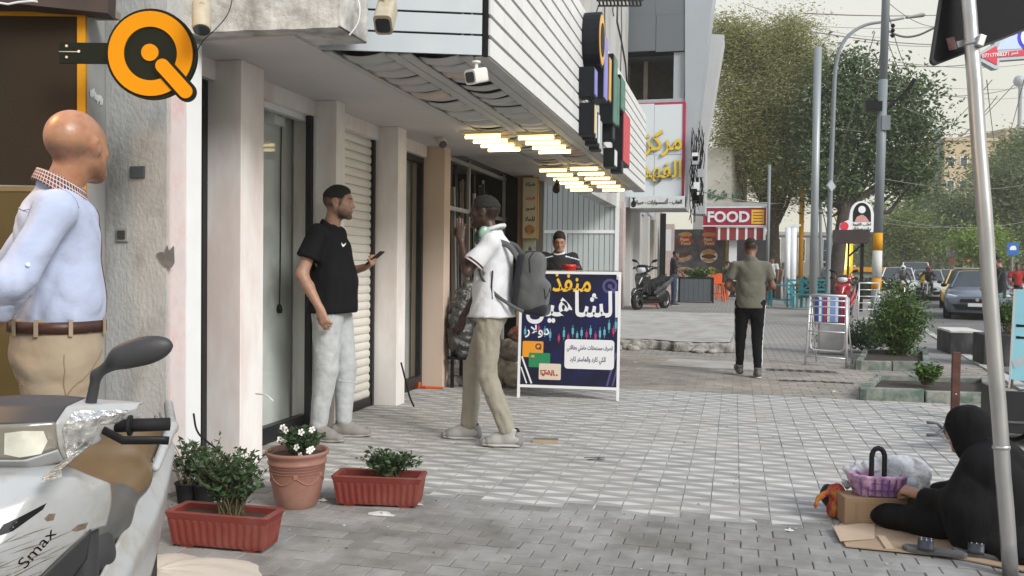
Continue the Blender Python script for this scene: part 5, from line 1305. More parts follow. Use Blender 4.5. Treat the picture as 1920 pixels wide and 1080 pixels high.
def sandal(px,py,yaw,label):
 p=gnd(px,py);t=root('sandal',(p.x,p.y,0.0),yaw,label,'sandal','pair of sandals by the cardboard')
 sh=[(x*.5,y)for x,y in((-.055,-.11),(0,-.125),(.055,-.11),(.06,-.04),(.05,.02),(.075,.08),(.06,.125),(.0,.14),(-.06,.12),(-.075,.07),(-.055,.02),(-.062,-.04))]
 MB().prism(sh,.02,z0=.012).build('sole',mat('sandal_sole',(.11,.11,.115),.8,var=.2),t,bevel=.004)
 b=MB();b.grid(lambda u,v:(-.042+.084*u,.01+.065*v,.032+.04*math.sin(PI*u)),12,4);b.build('upper',mat('sandal_strap',(.03,.035,.045),.5,var=.3,scale=60),t,smooth=True,solid=.006)
 for i in(-1,0,1):MB().bar((-.02,.04+i*.02,.072),(.02,.04+i*.02,.072),.004,.003).build('silver_trim',mf_w,t)
 return t
sandal(1755,1043,R(80),'sandal nearest the cardboard edge with a pale buckle');sandal(1850,1050,R(75),'second sandal, beside the foot of the galvanised pole')
# A-frame board of the payment kiosk
pL,pR=gnd(972,745),gnd(1158,752)
ab=root('advertising_board',((pL.x+pR.x)/2,(pL.y+pR.y)/2,0),0,'dark blue Arabic advertising board in a white frame in front of the vendor','sign')
du=(pR-pL);du.z=0;Wd=du.length;du.normalize();ab.rotation_euler=(0,0,math.atan2(du.y,du.x))
TL=.09
upb=Vector((0,math.sin(TL),math.cos(TL)))
Hb=1.235/math.cos(TL)
Mb=frame((0,0,0),(1,0,0),upb)
pw_=.026
for sx in(-1,1):MB().box((sx*Wd/2-pw_/2,0,-pw_/2),(sx*Wd/2+pw_/2,Hb,pw_/2),M=Mb).build('frame_post',m_whiteclean,ab)
for y in(.115,Hb-pw_/2):MB().box((-Wd/2+pw_/2,y-pw_/2,-pw_/2+.001),(Wd/2-pw_/2,y+pw_/2,pw_/2-.001),M=Mb).build('frame_rail',m_whiteclean,ab)
for sx in(-1,1):MB().bar((sx*(Wd/2-.02),.09,Hb*.97),(sx*(Wd/2-.04),.62,0.01),.022,.022).build('back_leg',m_whiteclean,ab)
MB().bar((-Wd/2+.06,.56,.08),(Wd/2-.06,.56,.08),.018,.018).build('back_leg',m_whiteclean,ab)
m_nv=mat('navy_print',(.012,.013,.032),.45,var=.25,scale=2.5,dirt=(.010,.014,.10),dscale=1.3,damt=.9,dth=.5,spec=.3)
y0,y1=.13,Hb-.027;x0,x1=-Wd/2+.014,Wd/2-.014;ZF=pw_/2-.004
panel=MB().box((x0,y0,ZF-.01),(x1,y1,ZF),M=Mb).build('banner',m_nv,ab)
px0,px1,pyt,pyb=978,1152,520,733
def bx(px,py,z=0):return Mb@Matrix.Translation((x0+(px-px0)/(px1-px0)*(x1-x0),y1-(py-pyt)/(pyb-pyt)*(y1-y0),ZF+.0008+z))
kx=(x1-x0)/(px1-px0)
mm=lambda n,c,**k:mat('print_'+n,c,.45,var=0,**k)
w_=mm('white',(.74,.74,.76));ye=mm('yellow',(.80,.46,.03));vi=mm('violet',(.085,.07,.20));tq=mm('turquoise',(.12,.38,.48));rd=mm('red',(.42,.04,.14));gr=mm('green',(.02,.22,.09));orr=mm('orange',(.75,.30,.02));cr_m=mm('cream',(.66,.56,.46));rb=mm('rust',(.35,.07,.05));dk=mm('navy',(.02,.02,.08));bl=mm('blue',(.02,.03,.22))
def ptext(s_,px,py,w,h,m,z=.0,**k):return text('lettering',s_,bx(px,py,z),w*kx,h*kx,m,panel,.0012,ar=k.pop('ar',True),**k)
def prect(px0_,py0_,px1_,py1_,m,z=0,r=0,name='print',rot=0):
 w,h=abs(px1_-px0_)*kx,abs(py1_-py0_)*kx
 return MB().prism(rrect(w,h,min(r*kx,min(w,h)/2.1))if r else[(-w/2,-h/2),(w/2,-h/2),(w/2,h/2),(-w/2,h/2)],.0008,bx((px0_+px1_)/2,(py0_+py1_)/2,z)@Matrix.Rotation(R(rot),4,'Z')).build(name,m,panel)
ptext('منفذ',1068,536,70,34,ye,bold=.018,fit=True)
ptext('الشاهين',1070,584,168,62,w_,bold=.02,fit=True)
ptext('دولار',1007,631,44,24,w_,bold=.018,fit=True)
prect(1058,646,1147,699,w_,r=6,name='text_box')
ptext('لصرف مستحقات حاملي بطاقتي',1103,662,82,13,dk,z=.001,bold=.015,fit=True)
ptext('الكي كارد والماستر كارد',1100,684,64,14,dk,z=.001,bold=.015,fit=True)
annulus(MB(),9*kx,13.5*kx,0,.0008,bx(1137,542)).build('logo_ring',vi,panel)
MB().prism(ngon(4*kx,16),.0008,bx(1137,542)).build('logo_dot',vi,panel)
MB().prism(capsule(5*kx,15*kx),.0009,bx(1144,551)@Matrix.Rotation(R(-47),4,'Z')).build('logo_tail',vi,panel)
rr=random.Random(6)
for x,y,c,h_ in((1021,631,tq,10),(1031,637,tq,11),(1047,643,rd,9),(1056,634,tq,12),(1064,640,rd,7),(1072,629,tq,11),(1080,637,tq,8),(1088,632,tq,10),(1097,635,rd,9),(1104,629,tq,11),(1113,638,rd,9),(1121,633,tq,12),(1129,630,tq,10),(1137,618,tq,12),(1145,627,rd,10),(1153-4,616,tq,12),(985,632,tq,10),(1010,626,rd,8)):
 prect(x-2,y-h_/2,x+2,y+h_/2,c,name='chart_bar');prect(x-.5,y-h_,x+.5,y+h_,c,z=-.0003,name='chart_bar')
prect(981,651,1019,680,orr,r=2,name='card');
annulus(MB(),3.4*kx,5.6*kx,0,.0006,bx(1010,660,.001)).build('logo_ring',dk,panel);MB().prism(capsule(2*kx,6*kx),.0007,bx(1013,664,.001)@Matrix.Rotation(R(-47),4,'Z')).build('logo_tail',dk,panel)
prect(993,673,1032,699,gr,z=.001,r=2,name='card');prect(997,677,1003,681,orr,z=.002,name='chip')
prect(1012,693,1052,722,cr_m,z=.002,r=2,name='card')
text('lettering','STARS'[:4],bx(1028,709,.003),28*kx,9*kx,rb,panel,.0008,bold=.03)
for i in range(6):MB().prism(ngon(rr.uniform(1.5,3)*kx,7),.0006,bx(1020+i*5,712+rr.uniform(-3,3),.003)).build('print',rb,panel)
for(xa,ya,xb,yb,m_,w2)in((980,680,999,731,w_,3.0),(979,700,990,731,w_,2.2),(1151,668,1135,731,vi,3.4),(1152,700,1145,731,vi,3)):
 A_,B_=bx(xa,ya).translation,bx(xb,yb).translation;MB().bar(A_,B_,w2*kx,.001,up=(Mb.col[2][0],Mb.col[2][1],Mb.col[2][2])).build('stripe',m_,panel)
stl=root('vendor_stall',(-1.72,9.2,0),0,'low vendor stall with a wire basket behind the advertising board','stall')
MB().box((-.5,-.25,0),(.40,.3,1.08)).build('counter',mat('stall_grey',(.2,.2,.21),.7),stl,bevel=.01)
b=MB()
for i in range(12):b.tube([(-.45+i*.085,-.22,1.08),(-.45+i*.085,-.22,1.24)],.003,5)
for z in(1.16,1.24):b.tube([(-.48,-.22,z),(.52,-.22,z),(.52,.25,z),(-.48,.25,z),(-.48,-.22,z)],.004,5)
b.build('wire_basket',m_chrome,stl)
for i in range(5):
 S=SDF(.014,.02,folds(90+i,.01,(20,20,20)));S.ell((0,0,0),(.09,.07,.06));o=S.build('packet',mat('packet_%d'%i,[(.3,.3,.3),(.25,.2,.15),(.4,.38,.35),(.2,.22,.2),(.35,.3,.25)][i],.5),stl);o.location=(-.35+i*.18,0,1.13)
rc_=root('red_canister',(at(1062,497,9.1).x,9.12,1.245),0,'red plastic canister on the stall','canister');rc_.location.z=1.17
MB().lathe([(0,0),(.06,0),(.07,.02),(.07,.10),(.075,.105),(.075,.13),(.06,.14),(0,.14)],22).build('canister_body',mat('red_plastic',(.50,.02,.02),.35),rc_,smooth=True)
MB().box((-.09,-.02,.10),(.11,.02,.12)).build('lid_handle',mat('red_plastic',(0,0,0)),rc_,bevel=.004)
ps=at(984,385,12.3);sg=root('vertical_sign',(ps.x-.01,12.4,ps.z),0,'tall cream shop sign with black and red Arabic words beside the dark doorway','sign')
MB().box((-.13,-.02,-.47),(.11,.03,.45)).build('sign_frame',m_yel,sg);MB().box((-.115,-.024,-.455),(.095,-.019,.435)).build('sign_face',mat('sign_cream',(.62,.58,.46),.5),sg)
for s_,z,c,h_ in(('شركة',.34,m_bk,.12),('المقلد',.14,mat('sign_red',(.55,.04,.03),.5),.10),('لصور',-.02,m_bk,.13),('للحلا',-.17,m_bk,.10)):
 text('lettering',s_,frame((-.01,-.0245,z),(1,0,0),(0,0,1)),.15,h_,c,sg,.002,.03,ar=True)
MB().prism(ngon(.075,20),.002,frame((-.01,-.0245,-.33),(1,0,0),(0,0,1))).build('picture',mat('food_picture',(.45,.22,.08),.5,var=.7,scale=22),sg)
p2=at(975,452,12.2);s2=root('small_poster',(p2.x,12.42,p2.z),0,'small pale green poster under the tall cream sign','poster');MB().box((-.10,-.004,-.22),(.10,.004,.16)).build('poster_sheet',mat('poster_green',(.42,.46,.36),.6,var=.3,scale=14),s2)
jk=root('wrapped_junk',gnd(868,728),0,'heap of goods wrapped in clear crumpled plastic by the last pillar','bundle')
m_film=mat('grey_film',(.045,.045,.043),.12,var=.5,scale=18,spec=.9,bump=1.0,bscale=22,dist=.03,dirt=(.14,.14,.13),dscale=7,damt=.7,dth=.55)
S=SDF(.014,.05,folds(95,.03,(11,11,11),dens=.4));S.ell((-.03,.15,.62),(.16,.24,.44));S.ell((.0,.2,.95),(.10,.18,.16));S.plane((0,0,.32),(0,0,-1));S.build('plastic_wrap',m_film,jk,smooth=1)
for x,y in((-.12,.0),(.12,.0),(-.12,.3),(.12,.3)):MB().bar((x,y,0),(x,y,.36),.03,.03).build('stand_leg',m_black,jk)
MB().box((-.16,-.04,.30),(.18,.34,.33)).build('stand_top',m_black,jk)
b=MB();rr=random.Random(44)
dbr=root('cement_rubble',gnd(850,722),0,'small heap of grey rubble at the foot of the last pillar','rubble');S=SDF(.014,.03,folds(96,.02,(20,20,20)));S.ell((0,0,.02),(.14,.1,.08));S.ell((.1,.02,.02),(.09,.08,.05));S.plane((0,0,.0),(0,0,-1));S.build('rubble_heap',m_concd,dbr)
sk=root('sack_pile',gnd(925,727),0,'torn sacks and packets piled behind the man in white','sack')
for i,(x,y,z,r1,c)in enumerate(((0,.1,.16,(.22,.15,.16),(.28,.24,.19)),(.12,.15,.38,(.16,.12,.12),(.20,.17,.14)),(.20,.05,.13,(.12,.1,.13),(.42,.36,.28)),(.2,.2,.55,(.09,.09,.08),(.18,.04,.03)))):
 S=SDF(.014,.03,folds(97+i,.02,(16,16,16),dens=.3));S.ell((x,y,z),r1);S.plane((0,0,.0),(0,0,-1));S.build('sack',mat('sack_%d'%i,c,.8,var=.5,scale=14,dirt=(.4,.36,.3),dscale=12,damt=.6),sk)
ob=root('orange_strip',gnd(800,728),0,'orange plastic strip lying at the foot of the last pillar','strip');m_orp=mat('orange_plastic',(.62,.10,.02),.45)
MB().tube([(-.10,0,.012),(0,-.02,.012),(.18,.0,.01)],.011,6,flat=1.5).build('strip_body',m_orp,ob);MB().box((-.11,-.02,.0),(-.07,.02,.06)).build('strip_end',m_orp,ob,bevel=.005)
# plants in pots
def leaf_mesh(pts,size,seed,up=.6,shape=.5,mi=0,jit=.5,bend=.25):
 rs=np.random.RandomState(seed);n=len(pts);P=np.array(pts,float)
 d=rs.normal(size=(n,3));d[:,2]=np.abs(d[:,2])*up+.1;d/=np.linalg.norm(d,axis=1)[:,None]
 s_=np.cross(d,rs.normal(size=(n,3)));s_/=np.linalg.norm(s_,axis=1)[:,None];nn=np.cross(d,s_)
 L=size*rs.uniform(1-jit,1+jit,(n,1));W=L*shape
 q=np.stack([P,P+d*L*.45+s_*W*.5+nn*L*bend*.3,P+d*L-nn*L*bend*.5,P+d*L*.45-s_*W*.5+nn*L*bend*.3],1).reshape(-1,3)
 return q,[(4*i,4*i+1,4*i+2,4*i+3)for i in range(n)]
def leaves(name,pts,size,seed,m,parent=None,**k):
 v,f=leaf_mesh(pts,size,seed,**k);me=bpy.data.meshes.new(name);me.from_pydata(v.tolist(),[],f);me.materials.append(m)
 rs=np.random.RandomState(seed);a=me.attributes.new('tint','FLOAT','POINT');a.data.foreach_set('value',np.repeat(rs.rand(len(f)),4).astype(np.float32))
 o=bpy.data.objects.new(name,me);col.objects.link(o);o.parent=parent;return o
def leaf_mat(name,c,rnd=.45,rough=.5,trl=.25):
 m=mat(name,c,rough,var=.12,scale=3,rnd=rnd)
 if trl and 'tr' not in m:
  n_,l_=m.node_tree.nodes,m.node_tree.links;b=n_['Principled BSDF'];out=n_['Material Output']
  t=n_.new('ShaderNodeBsdfTranslucent');mx=n_.new('ShaderNodeMixShader');mx.inputs[0].default_value=trl
  src=b.inputs['Base Color'].links[0].from_socket;l_.new(src,t.inputs['Color']);l_.new(b.outputs[0],mx.inputs[1]);l_.new(t.outputs[0],mx.inputs[2]);l_.new(mx.outputs[0],out.inputs['Surface']);m['tr']=1
 return m
m_lf=leaf_mat('dark_leaf',(.045,.085,.035));m_lf2=leaf_mat('fresh_leaf',(.075,.15,.03));m_stem=mat('stem',(.09,.08,.04),.8);m_soil=mat('soil',(.045,.035,.028),.95,var=.4,scale=40,bump=.8)
def sprigs(parent,base,n,reach,hgt,seed,m=None,lsize=.03,per=14,spread=1.0,flowers=None,nm='foliage',droop=0.0):
 rs=random.Random(seed);pts=[];st=MB();fl=[]
 for i in range(n):
  a=rs.uniform(0,2*PI);r_=reach*math.sqrt(rs.random());top=Vector((base[0]+math.cos(a)*r_*spread,base[1]+math.sin(a)*r_,base[2]+hgt*rs.uniform(.45,1)))
  b0=Vector((base[0]+rs.uniform(-.3,.3)*reach*spread,base[1]+rs.uniform(-.3,.3)*reach,base[2]));mid=b0.lerp(top,.5)+Vector((0,0,hgt*.12))
  st.tube([b0,mid,top],[.003,.0025,.0015],4,cap=False)
  for k in range(per):
   t=.25+.75*rs.random();p=(b0.lerp(mid,t*2)if t<.5 else mid.lerp(top,t*2-1));pts.append(p+Vector((rs.gauss(0,.3),rs.gauss(0,.3),rs.gauss(0,.3)))*lsize)
  if flowers and rs.random()<flowers:fl.append(top+Vector((0,0,.01)))
 st.build('stem',m_stem,parent,kind=None)
 leaves(nm,pts,lsize,seed,m or m_lf,parent,shape=.55)
 return fl
m_terra=mat('terracotta_plastic',(.25,.12,.092),.5,var=.06,scale=4,dirt=(.42,.27,.2),dscale=4,damt=.35)
pp=gnd(557,947);pt=root('round_flower_pot',pp,0,'round terracotta pot with garland relief and white periwinkle','flower pot')
r_=50/F*4.53
prof=[(.10,0),(.105,.01),(.115,.03),(.13,.09),(.143,.17),(.15,.245),(.156,.25),(.158,.262),(.152,.268),(.155,.28),(.153,.285),(.168,.30),(.172,.315),(.166,.322),(.152,.318),(.146,.27),(.14,.24)]
prof=[(a_*.97,b_*.92)for a_,b_ in prof]
MB().lathe(prof,48).build('pot_body',m_terra,pt,smooth=True)
MB().lathe([(.0,.275),(.135,.27)],24).build('soil',m_soil,pt)
for zz in(.19,.205,.22):MB().tube([Vector((math.cos(a)*(.138+zz*.03),math.sin(a)*(.138+zz*.03),zz))for a in np.linspace(0,2*PI,49)],.0022,5).build('rib',m_terra,pt,smooth=True)
for k in range(6):
 a0=R(-90+60*k+25);pts=[]
 for j in range(13):
  a=a0+R(60)*j/12;z=.175-.04*math.sin(PI*j/12);rr_=np.interp(z/.92,[p[1]/.92 for p in prof[:7]],[p[0]for p in prof[:7]])+.001;pts.append((math.cos(a)*rr_,math.sin(a)*rr_,z))
 MB().tube(pts,.0035,6).build('garland',m_terra,pt,smooth=True)
 a=a0;MB().box((-.012,-.004,-.012),(.012,.004,.012),M=Matrix.Translation((math.cos(a)*.142,math.sin(a)*.142,.178))@Matrix.Rotation(a+PI/2,4,'Z')).build('bow',m_terra,pt,bevel=.004)
fl=sprigs(pt,(.015,0,.26),46,.11,.15,5,lsize=.036,per=11,flowers=.0)
m_pet=mat('white_petal',(.78,.78,.76),.6,var=.05,trl=0)if 0 else mat('white_petal',(.78,.78,.76),.6,var=.05)
rs=random.Random(3)
for i in range(9):
 a=rs.uniform(-.6,1.2)if i>2 else rs.uniform(2.2,3.2);c_=Vector((.015+math.cos(a)*rs.uniform(.05,.13),-abs(math.sin(a))*.09-.02,.26+rs.uniform(.06,.17)if i<5 else .26+rs.uniform(.02,.10)))
 b=MB();q=Vector((rs.uniform(-.5,.5),-1,rs.uniform(0,.8))).to_track_quat('Z','Y').to_matrix().to_4x4();Mf=Matrix.Translation(c_)@q
 for k in range(5):
  a2=2*PI*k/5;b.add([Mf@Vector((r2*math.cos(a2+o2),r2*math.sin(a2+o2),z2))for r2,o2,z2 in((.002,0,0),(.013,-.55,.003),(.019,-.25,.001),(.019,.25,.001),(.013,.55,.003))],[(0,1,2,3,4)])
 b.build('flower',m_pet,pt)
m_pl=mat('brick_red_plastic',(.175,.032,.024),.45,var=.06,scale=4,dirt=(.26,.12,.09),dscale=5,damt=.35)
def trough(c,yaw,L,label,seed,leafs=30,lx=0,spread=1.5,per=16,h=.165,m=None,tall=.16):
 t=root('planter_trough',c,yaw,label,'planter');m=m or m_pl
 w=.17;b=MB();L2,W2=L/2,w/2;bl,bw2=L2*.90,W2*.82
 n=16;pts_b,pts_t=[],[]
 def perim(l,w3,amp):
  out=[];nx,ny=26,8
  for i in range(nx*2):x=-l+2*l*i/(nx*2);out.append((x,-w3-(amp if(i//2)%2 else 0)))
  for i in range(ny*2):y=-w3+2*w3*i/(ny*2);out.append((l+(amp if(i//2)%2 else 0),y))
  for i in range(nx*2):x=l-2*l*i/(nx*2);out.append((x,w3+(amp if(i//2)%2 else 0)))
  for i in range(ny*2):y=w3-2*w3*i/(ny*2);out.append((-l-(amp if(i//2)%2 else 0),y))
  return out
 rings=[(bl,bw2,0,.012),(bl,bw2,.003,.02),(bl*1.01,bw2*1.02,.004,.03),(L2*.965,W2*.93,.004,h-.045),(L2*.97,W2*.95,0,h-.035)]
 vs=[]
 for l,w3,amp,z in rings:vs+=[(x,y,z)for x,y in perim(l,w3,amp)]
 N=len(perim(1,1,0));b.add(vs,[(k*N+i,k*N+(i+1)%N,(k+1)*N+(i+1)%N,(k+1)*N+i)for k in range(len(rings)-1)for i in range(N)])
 b.build('trough_wall',m,t)
 b=MB()
 for l,w3,z0_,z1_ in((L2,W2,h-.035,h),):
  o1=rrect(2*l*.98,2*w3*.97,.012);o2=rrect(2*l,2*w3,.014);i1=rrect(2*l*.9,2*w3*.78,.01)
  nn=len(o1);b.v=[(x,y,z0_)for x,y in o1]+[(x*1.03,y*1.04,z1_-.006)for x,y in o2]+[(x,y,z1_)for x,y in o2]+[(x,y,z1_-.004)for x,y in i1]+[(x*.98,y*.98,z1_-.05)for x,y in i1]
  b.f=[(k*nn+i,k*nn+(i+1)%nn,(k+1)*nn+(i+1)%nn,(k+1)*nn+i)for k in range(4)for i in range(nn)];b.m=[0]*len(b.f)
 b.build('rim',m,t,smooth=False)
 for sx in(-.5,.5):
  for sy in(-1,1):MB().box((sx*L*.62-.03,sy*bw2*.8-.01,0),(sx*L*.62+.03,sy*bw2*.8+.01,.014)).build('foot',m,t)
 MB().box((-L2*.88,-W2*.75,h-.05),(L2*.88,W2*.75,h-.03)).build('soil',m_soil,t)
 sprigs(t,(lx,0,h-.03),leafs,.12,tall,seed,lsize=.030,per=per,spread=spread)
 return t
c_=gnd(706,948);trough((c_.x,c_.y+.04,0),R(9),.475,'brick red ribbed planter trough with small-leaved plant to the right of the round pot',14,46,.045,1.5)
c_=gnd(416,1028);trough((c_.x-.01,c_.y+.04,0),R(3),.49,'brick red ribbed planter trough with a bushy plant at the edge of the cement ramp',15,80,.03,1.5,18,tall=.30)
for px,py,lab,sd in((350,942,'black nursery pot with a straggly plant by the pink pillar strip',20),(384,944,'black nursery pot nearer the round pot, with drooping leaves',22)):
 p=gnd(px,py);t=root('nursery_pot',p,0,lab,'flower pot','black nursery pots');MB().lathe([(.045,0),(.058,.10),(.062,.102),(.062,.11),(.054,.11),(.05,.09),(0,.09)],20).build('pot_body',m_rubber,t,smooth=True)
 sprigs(t,(0,0,.09),26,.13,.26,sd,lsize=.030,per=12)
p=at(290,800,4.3);t=root('wall_shrub',(p.x,p.y,0),0,'thin straggly shrub growing against the plaster wall behind the scooter grip','plant');sprigs(t,(0,0,p.z-.18),12,.07,.26,31,lsize=.022,per=9);MB().tube([(0,0,0),(.01,0,p.z-.15)],.004,5).build('stem',m_stem,t)
def litter(name,px,py,w,label,c,seed,h=.015,cat='litter',ar=.5):
 p=gnd(px,py);t=root(name,(p.x,p.y,.003),0,label,cat);rq=random.Random(seed);b=MB();n=13
 def fn(u,v):
  i=int(round(u*n))%n;rr_=random.Random(seed*50+i);k=rr_.uniform(.55,1.1)*(.15+.85*v);a=2*PI*i/n
  return(w*k*math.cos(a),w*ar*k*math.sin(a),h*(1.2-v)*random.Random(seed*90+i*7+int(v*9)).uniform(.2,1.3))
 b.grid(fn,n,4,closeu=True);b.build('paper',mat(name+'_c',c,.7,var=.1),t,solid=.001);return t
litter('crumpled_tissue',714,965,.085,'crumpled white tissue on the pavers in front of the red trough',(.55,.55,.53),101,.006,ar=.6)
litter('paper_scrap',785,948,.03,'yellowish paper scrap beside the end of the red trough',(.55,.52,.40),102,.01)
litter('paper_scrap',605,940,.03,'small white and red scrap between pot and trough',(.55,.42,.42),103,.01)
litter('paper_scrap',1563,735,.04,'pinkish scrap on the tiles near the metal rack',(.55,.42,.46),104,.012)
litter('paper_scrap',1190,680,.04,'white scrap on the brown pavers beside the board',(.6,.6,.58),105,.012)
litter('plastic_lid',1480,996,.03,'white scrap at the left of the cardboard sheet',(.62,.62,.62),106,.01)
c_=gnd(1022,829);t=root('wood_offcut',c_,R(8),'short tan wood offcut lying on the tiles behind the man in white','offcut');MB().box((-.09,-.035,0),(.09,.03,.012)).build('board_piece',mat('offcut_wood',(.42,.32,.19),.8),t);MB().box((-.085,.025,.012),(.095,.04,.024)).build('dark_edge',m_concd,t)
c_=gnd(1118,864);t=root('wire_scrap',c_,0,'twisted dark wire scrap on the pale tiles','wire');rr=random.Random(77);MB().tube([(rr.uniform(-.09,.09),rr.uniform(-.03,.03),.006+.02*rr.random())for i in range(9)],.0022,4).build('wire',m_black,t)
def cable(pts,r_,label,m=m_black,name='hanging_cable',cat='cable',smooth=3):
 P_=[Vector(p)for p in pts];o0=P_[0].copy()
 for _ in range(smooth):
  Q_=[P_[0]]
  for i in range(len(P_)-1):Q_+=[P_[i].lerp(P_[i+1],.25),P_[i].lerp(P_[i+1],.75)]
  P_=Q_+[P_[-1]]
 t=root(name,o0,0,label,cat);MB().tube([p-o0 for p in P_],r_,5).build('cable',m,t,smooth=True);return t
cable([at(437,-10,3.9),at(430,25,3.9),at(405,55,3.9),at(380,75,3.9),at(369,97,3.95)],.0022,'thin brown cable looping from the beam to the round sign')
cable([at(668,-10,4.5),at(676,15,4.5),at(672,45,4.5),at(655,66,4.5)],.004,'white cable bent round the end of the stained beam',mf_w)
cable([at(363,775,4.05),at(368,810,4.05),at(388,828,4.0),at(412,845,3.95)],.005,'stiff black cable ends sticking out low beside the first pillar')
cable([at(480,738,5.0),at(500,740,4.9),at(512,752,4.85)],.005,'short white cable end low on the first pillar',mf_w)
cable([at(636,712,6.0),at(650,716,5.95),at(668,718,5.9)],.004,'short white cable end beside the knee of the man in black',mf_w)
cable([at(752,680,7.3),at(762,720,7.2),at(768,745,7.1),at(776,762,7.0)],.008,'grey flexible conduit curving onto the floor by the third pillar',m_rubber)
xin=-3.40
cable([onx(528,232,-3.335),onx(526,330,-3.335),onx(526,470,-3.335),onx(524,575,-3.335)],.005,'black lead hanging on the wall behind the glass door')
p=onx(524,580,-3.33);t=root('bulb_socket',p,0,'black lamp socket at the end of the hanging lead','socket');MB().lathe([(.0,-.03),(.02,-.028),(.024,0),(.016,.03),(.008,.04)],14).build('socket_body',m_black,t,smooth=True)
p=onx(512,210,-3.32);t=root('electric_meter',p,R(90),'white electric meter high on the wall behind the glass door','meter');MB().box((-.07,-.06,-.10),(.07,.03,.10)).build('meter_case',m_whiteclean,t,bevel=.006);MB().box((-.055,-.064,-.03),(.04,-.058,.06)).build('meter_window',m_black,t)
rs=np.random.RandomState(31);b=MB()
for i in range(900):
 y=3.4+9*rs.rand()**1.4;x=rs.uniform(-2.6,2.6)if rs.rand()<.6 else-2.85+abs(rs.normal())*.5;z=.0035;r_=rs.uniform(.002,.009);a=rs.uniform(0,6.28)
 if not in_walk(x,y):continue
 P_=[Vector((x+r_*k_*math.cos(a+q),y+r_*k_*math.sin(a+q),z))for q,k_ in((0,1.4),(1.6,.6),(3.1,1.2),(4.6,.7))];T_=Vector((x,y,z+r_*rs.uniform(.3,.7)))
 b.add(P_+[T_],[(0,1,4),(1,2,4),(2,3,4),(3,0,4)],int(rs.rand()*3))
b.build('grit',[mat('grit_pale',(.42,.40,.36),.9),mat('grit_dark',(.07,.06,.05),.9),mat('grit_leaf',(.20,.15,.07),.9)],kind='stuff')
# galvanised sign pole with a triangular sign seen from behind
def local(t,p):return Vector(p)-Vector(t.location)
pb_,ptp=at(1895,1080,3.58),at(1816,0,3.72)
gp=root('sign_pole',(pb_.x,pb_.y,0),0,'leaning galvanised steel pole carrying the dark back of a triangular sign','pole')
dirp=(ptp-pb_).normalized();base=pb_-dirp*(pb_.z/dirp.z);topp=base+dirp*((3.35)/dirp.z)
b=MB();P_=[base.lerp(topp,i/24)for i in range(25)];rr=random.Random(5)
b.tube([local(gp,p)+Vector((rr.uniform(-1,1),rr.uniform(-1,1),0))*.0012 for p in P_],[.031+rr.uniform(-.0007,.0007)for _ in P_],28);b.build('pole_tube',m_galv,gp,smooth=True)
def on_pole(py):
 z=at(1855,py,3.65).z;return base+dirp*(z/dirp.z)
for py in(835,76):
 c_=on_pole(py);M_=Matrix.Translation(local(gp,c_))@dirp.to_track_quat('Z','Y').to_matrix().to_4x4()
 MB().lathe([(.0325,-.008),(.035,-.006),(.035,.006),(.0325,.008)],28,M=M_).build('collar_ring',m_galv,gp,smooth=True)
def swind(px,py,d=3.80):return at(px,py,d)
tc_=[at(1742,127,3.80),at(1814,-185,3.80),at(2040,12,3.80)]
o_=tc_[0];ux_=(tc_[2]-tc_[0]).normalized();nn_=ux_.cross(tc_[1]-tc_[0]).normalized();vy_=nn_.cross(ux_)
side=((tc_[2]-tc_[0]).length+(tc_[1]-tc_[0]).length)/2
def rtri(s_,r_,inset=0):
 h_=s_*math.sqrt(3)/2;C_=[(0,0),(s_,0),(s_/2,h_)];g=(s_/2,h_/3);out=[]
 for k,(x,y)in enumerate(C_):
  dx,dy=g[0]-x,g[1]-y;L=math.hypot(dx,dy);cx,cy=x+dx/L*(2*r_+inset*2),y+dy/L*(2*r_+inset*2);a0=math.atan2(-dy,-dx)
  for i in range(-4,5):a=a0+R(60)*i/4;out.append((cx+r_*math.cos(a),cy+r_*math.sin(a)))
 return out
Ms=Matrix.Translation(local(gp,o_))@Matrix(((ux_.x,vy_.x,nn_.x,0),(ux_.y,vy_.y,nn_.y,0),(ux_.z,vy_.z,nn_.z,0),(0,0,0,1)))
if(Ms@Vector((0,0,1))-Ms@Vector((0,0,0))).dot(Vector(cf.tolist()))>0:flip=-1
else:flip=1
mk=mat('sign_back',(.010,.011,.012),.6,var=.1,spec=.15)
pl_=MB().prism(rtri(side,.02,.006),.003,Ms).build('sign_plate',mk,gp)
b=MB();o1=rtri(side,.022);o2=rtri(side,.02,.0075);n=len(o1);z0_,z1_=-.010*flip*0-.012,.012
for q,z in((o1,z0_),(o1,z1_),(o2,z1_),(o2,z0_)):b.v+=[Ms@Vector((x,y,z))for x,y in q]
b.f=[(k*n+i,k*n+(i+1)%n,((k+1)%4)*n+(i+1)%n,((k+1)%4)*n+i)for k in range(4)for i in range(n)];b.m=[0]*len(b.f);b.build('sign_rim',mat('sign_rim',(.03,.032,.033),.5,spec=.3),gp)
c_=on_pole(76);ur=Vector(cr)
MB().bar(local(gp,at(1794,84,3.74)),local(gp,at(1842,72,3.74)),.012,.028).build('clamp',m_galv,gp,bevel=.002)
MB().bar(local(gp,at(1829,76,3.68)),local(gp,at(1842,80,3.68)),.05,.05).build('clamp',m_galv,gp,bevel=.004)
Mst=Matrix.Translation(local(gp,at(1784,82,3.79)))@frame((0,0,0),ur,Vector(cu))@Matrix.Rotation(R(14),4,'Z')
MB().prism([(-.018,-.028),(.018,-.028),(.018,.028),(-.018,.028)],.002,Mst).build('sticker',mat('old_sticker',(.16,.14,.13),.5,var=.5,scale=60,dirt=(.35,.05,.05),dscale=30,damt=.9),gp)
a_d=7.0;ac=at(1890,90,a_d);ar_=root('arrow_sign',ac,0,'red and white arrow sign with a phone number high behind the galvanised pole','sign')
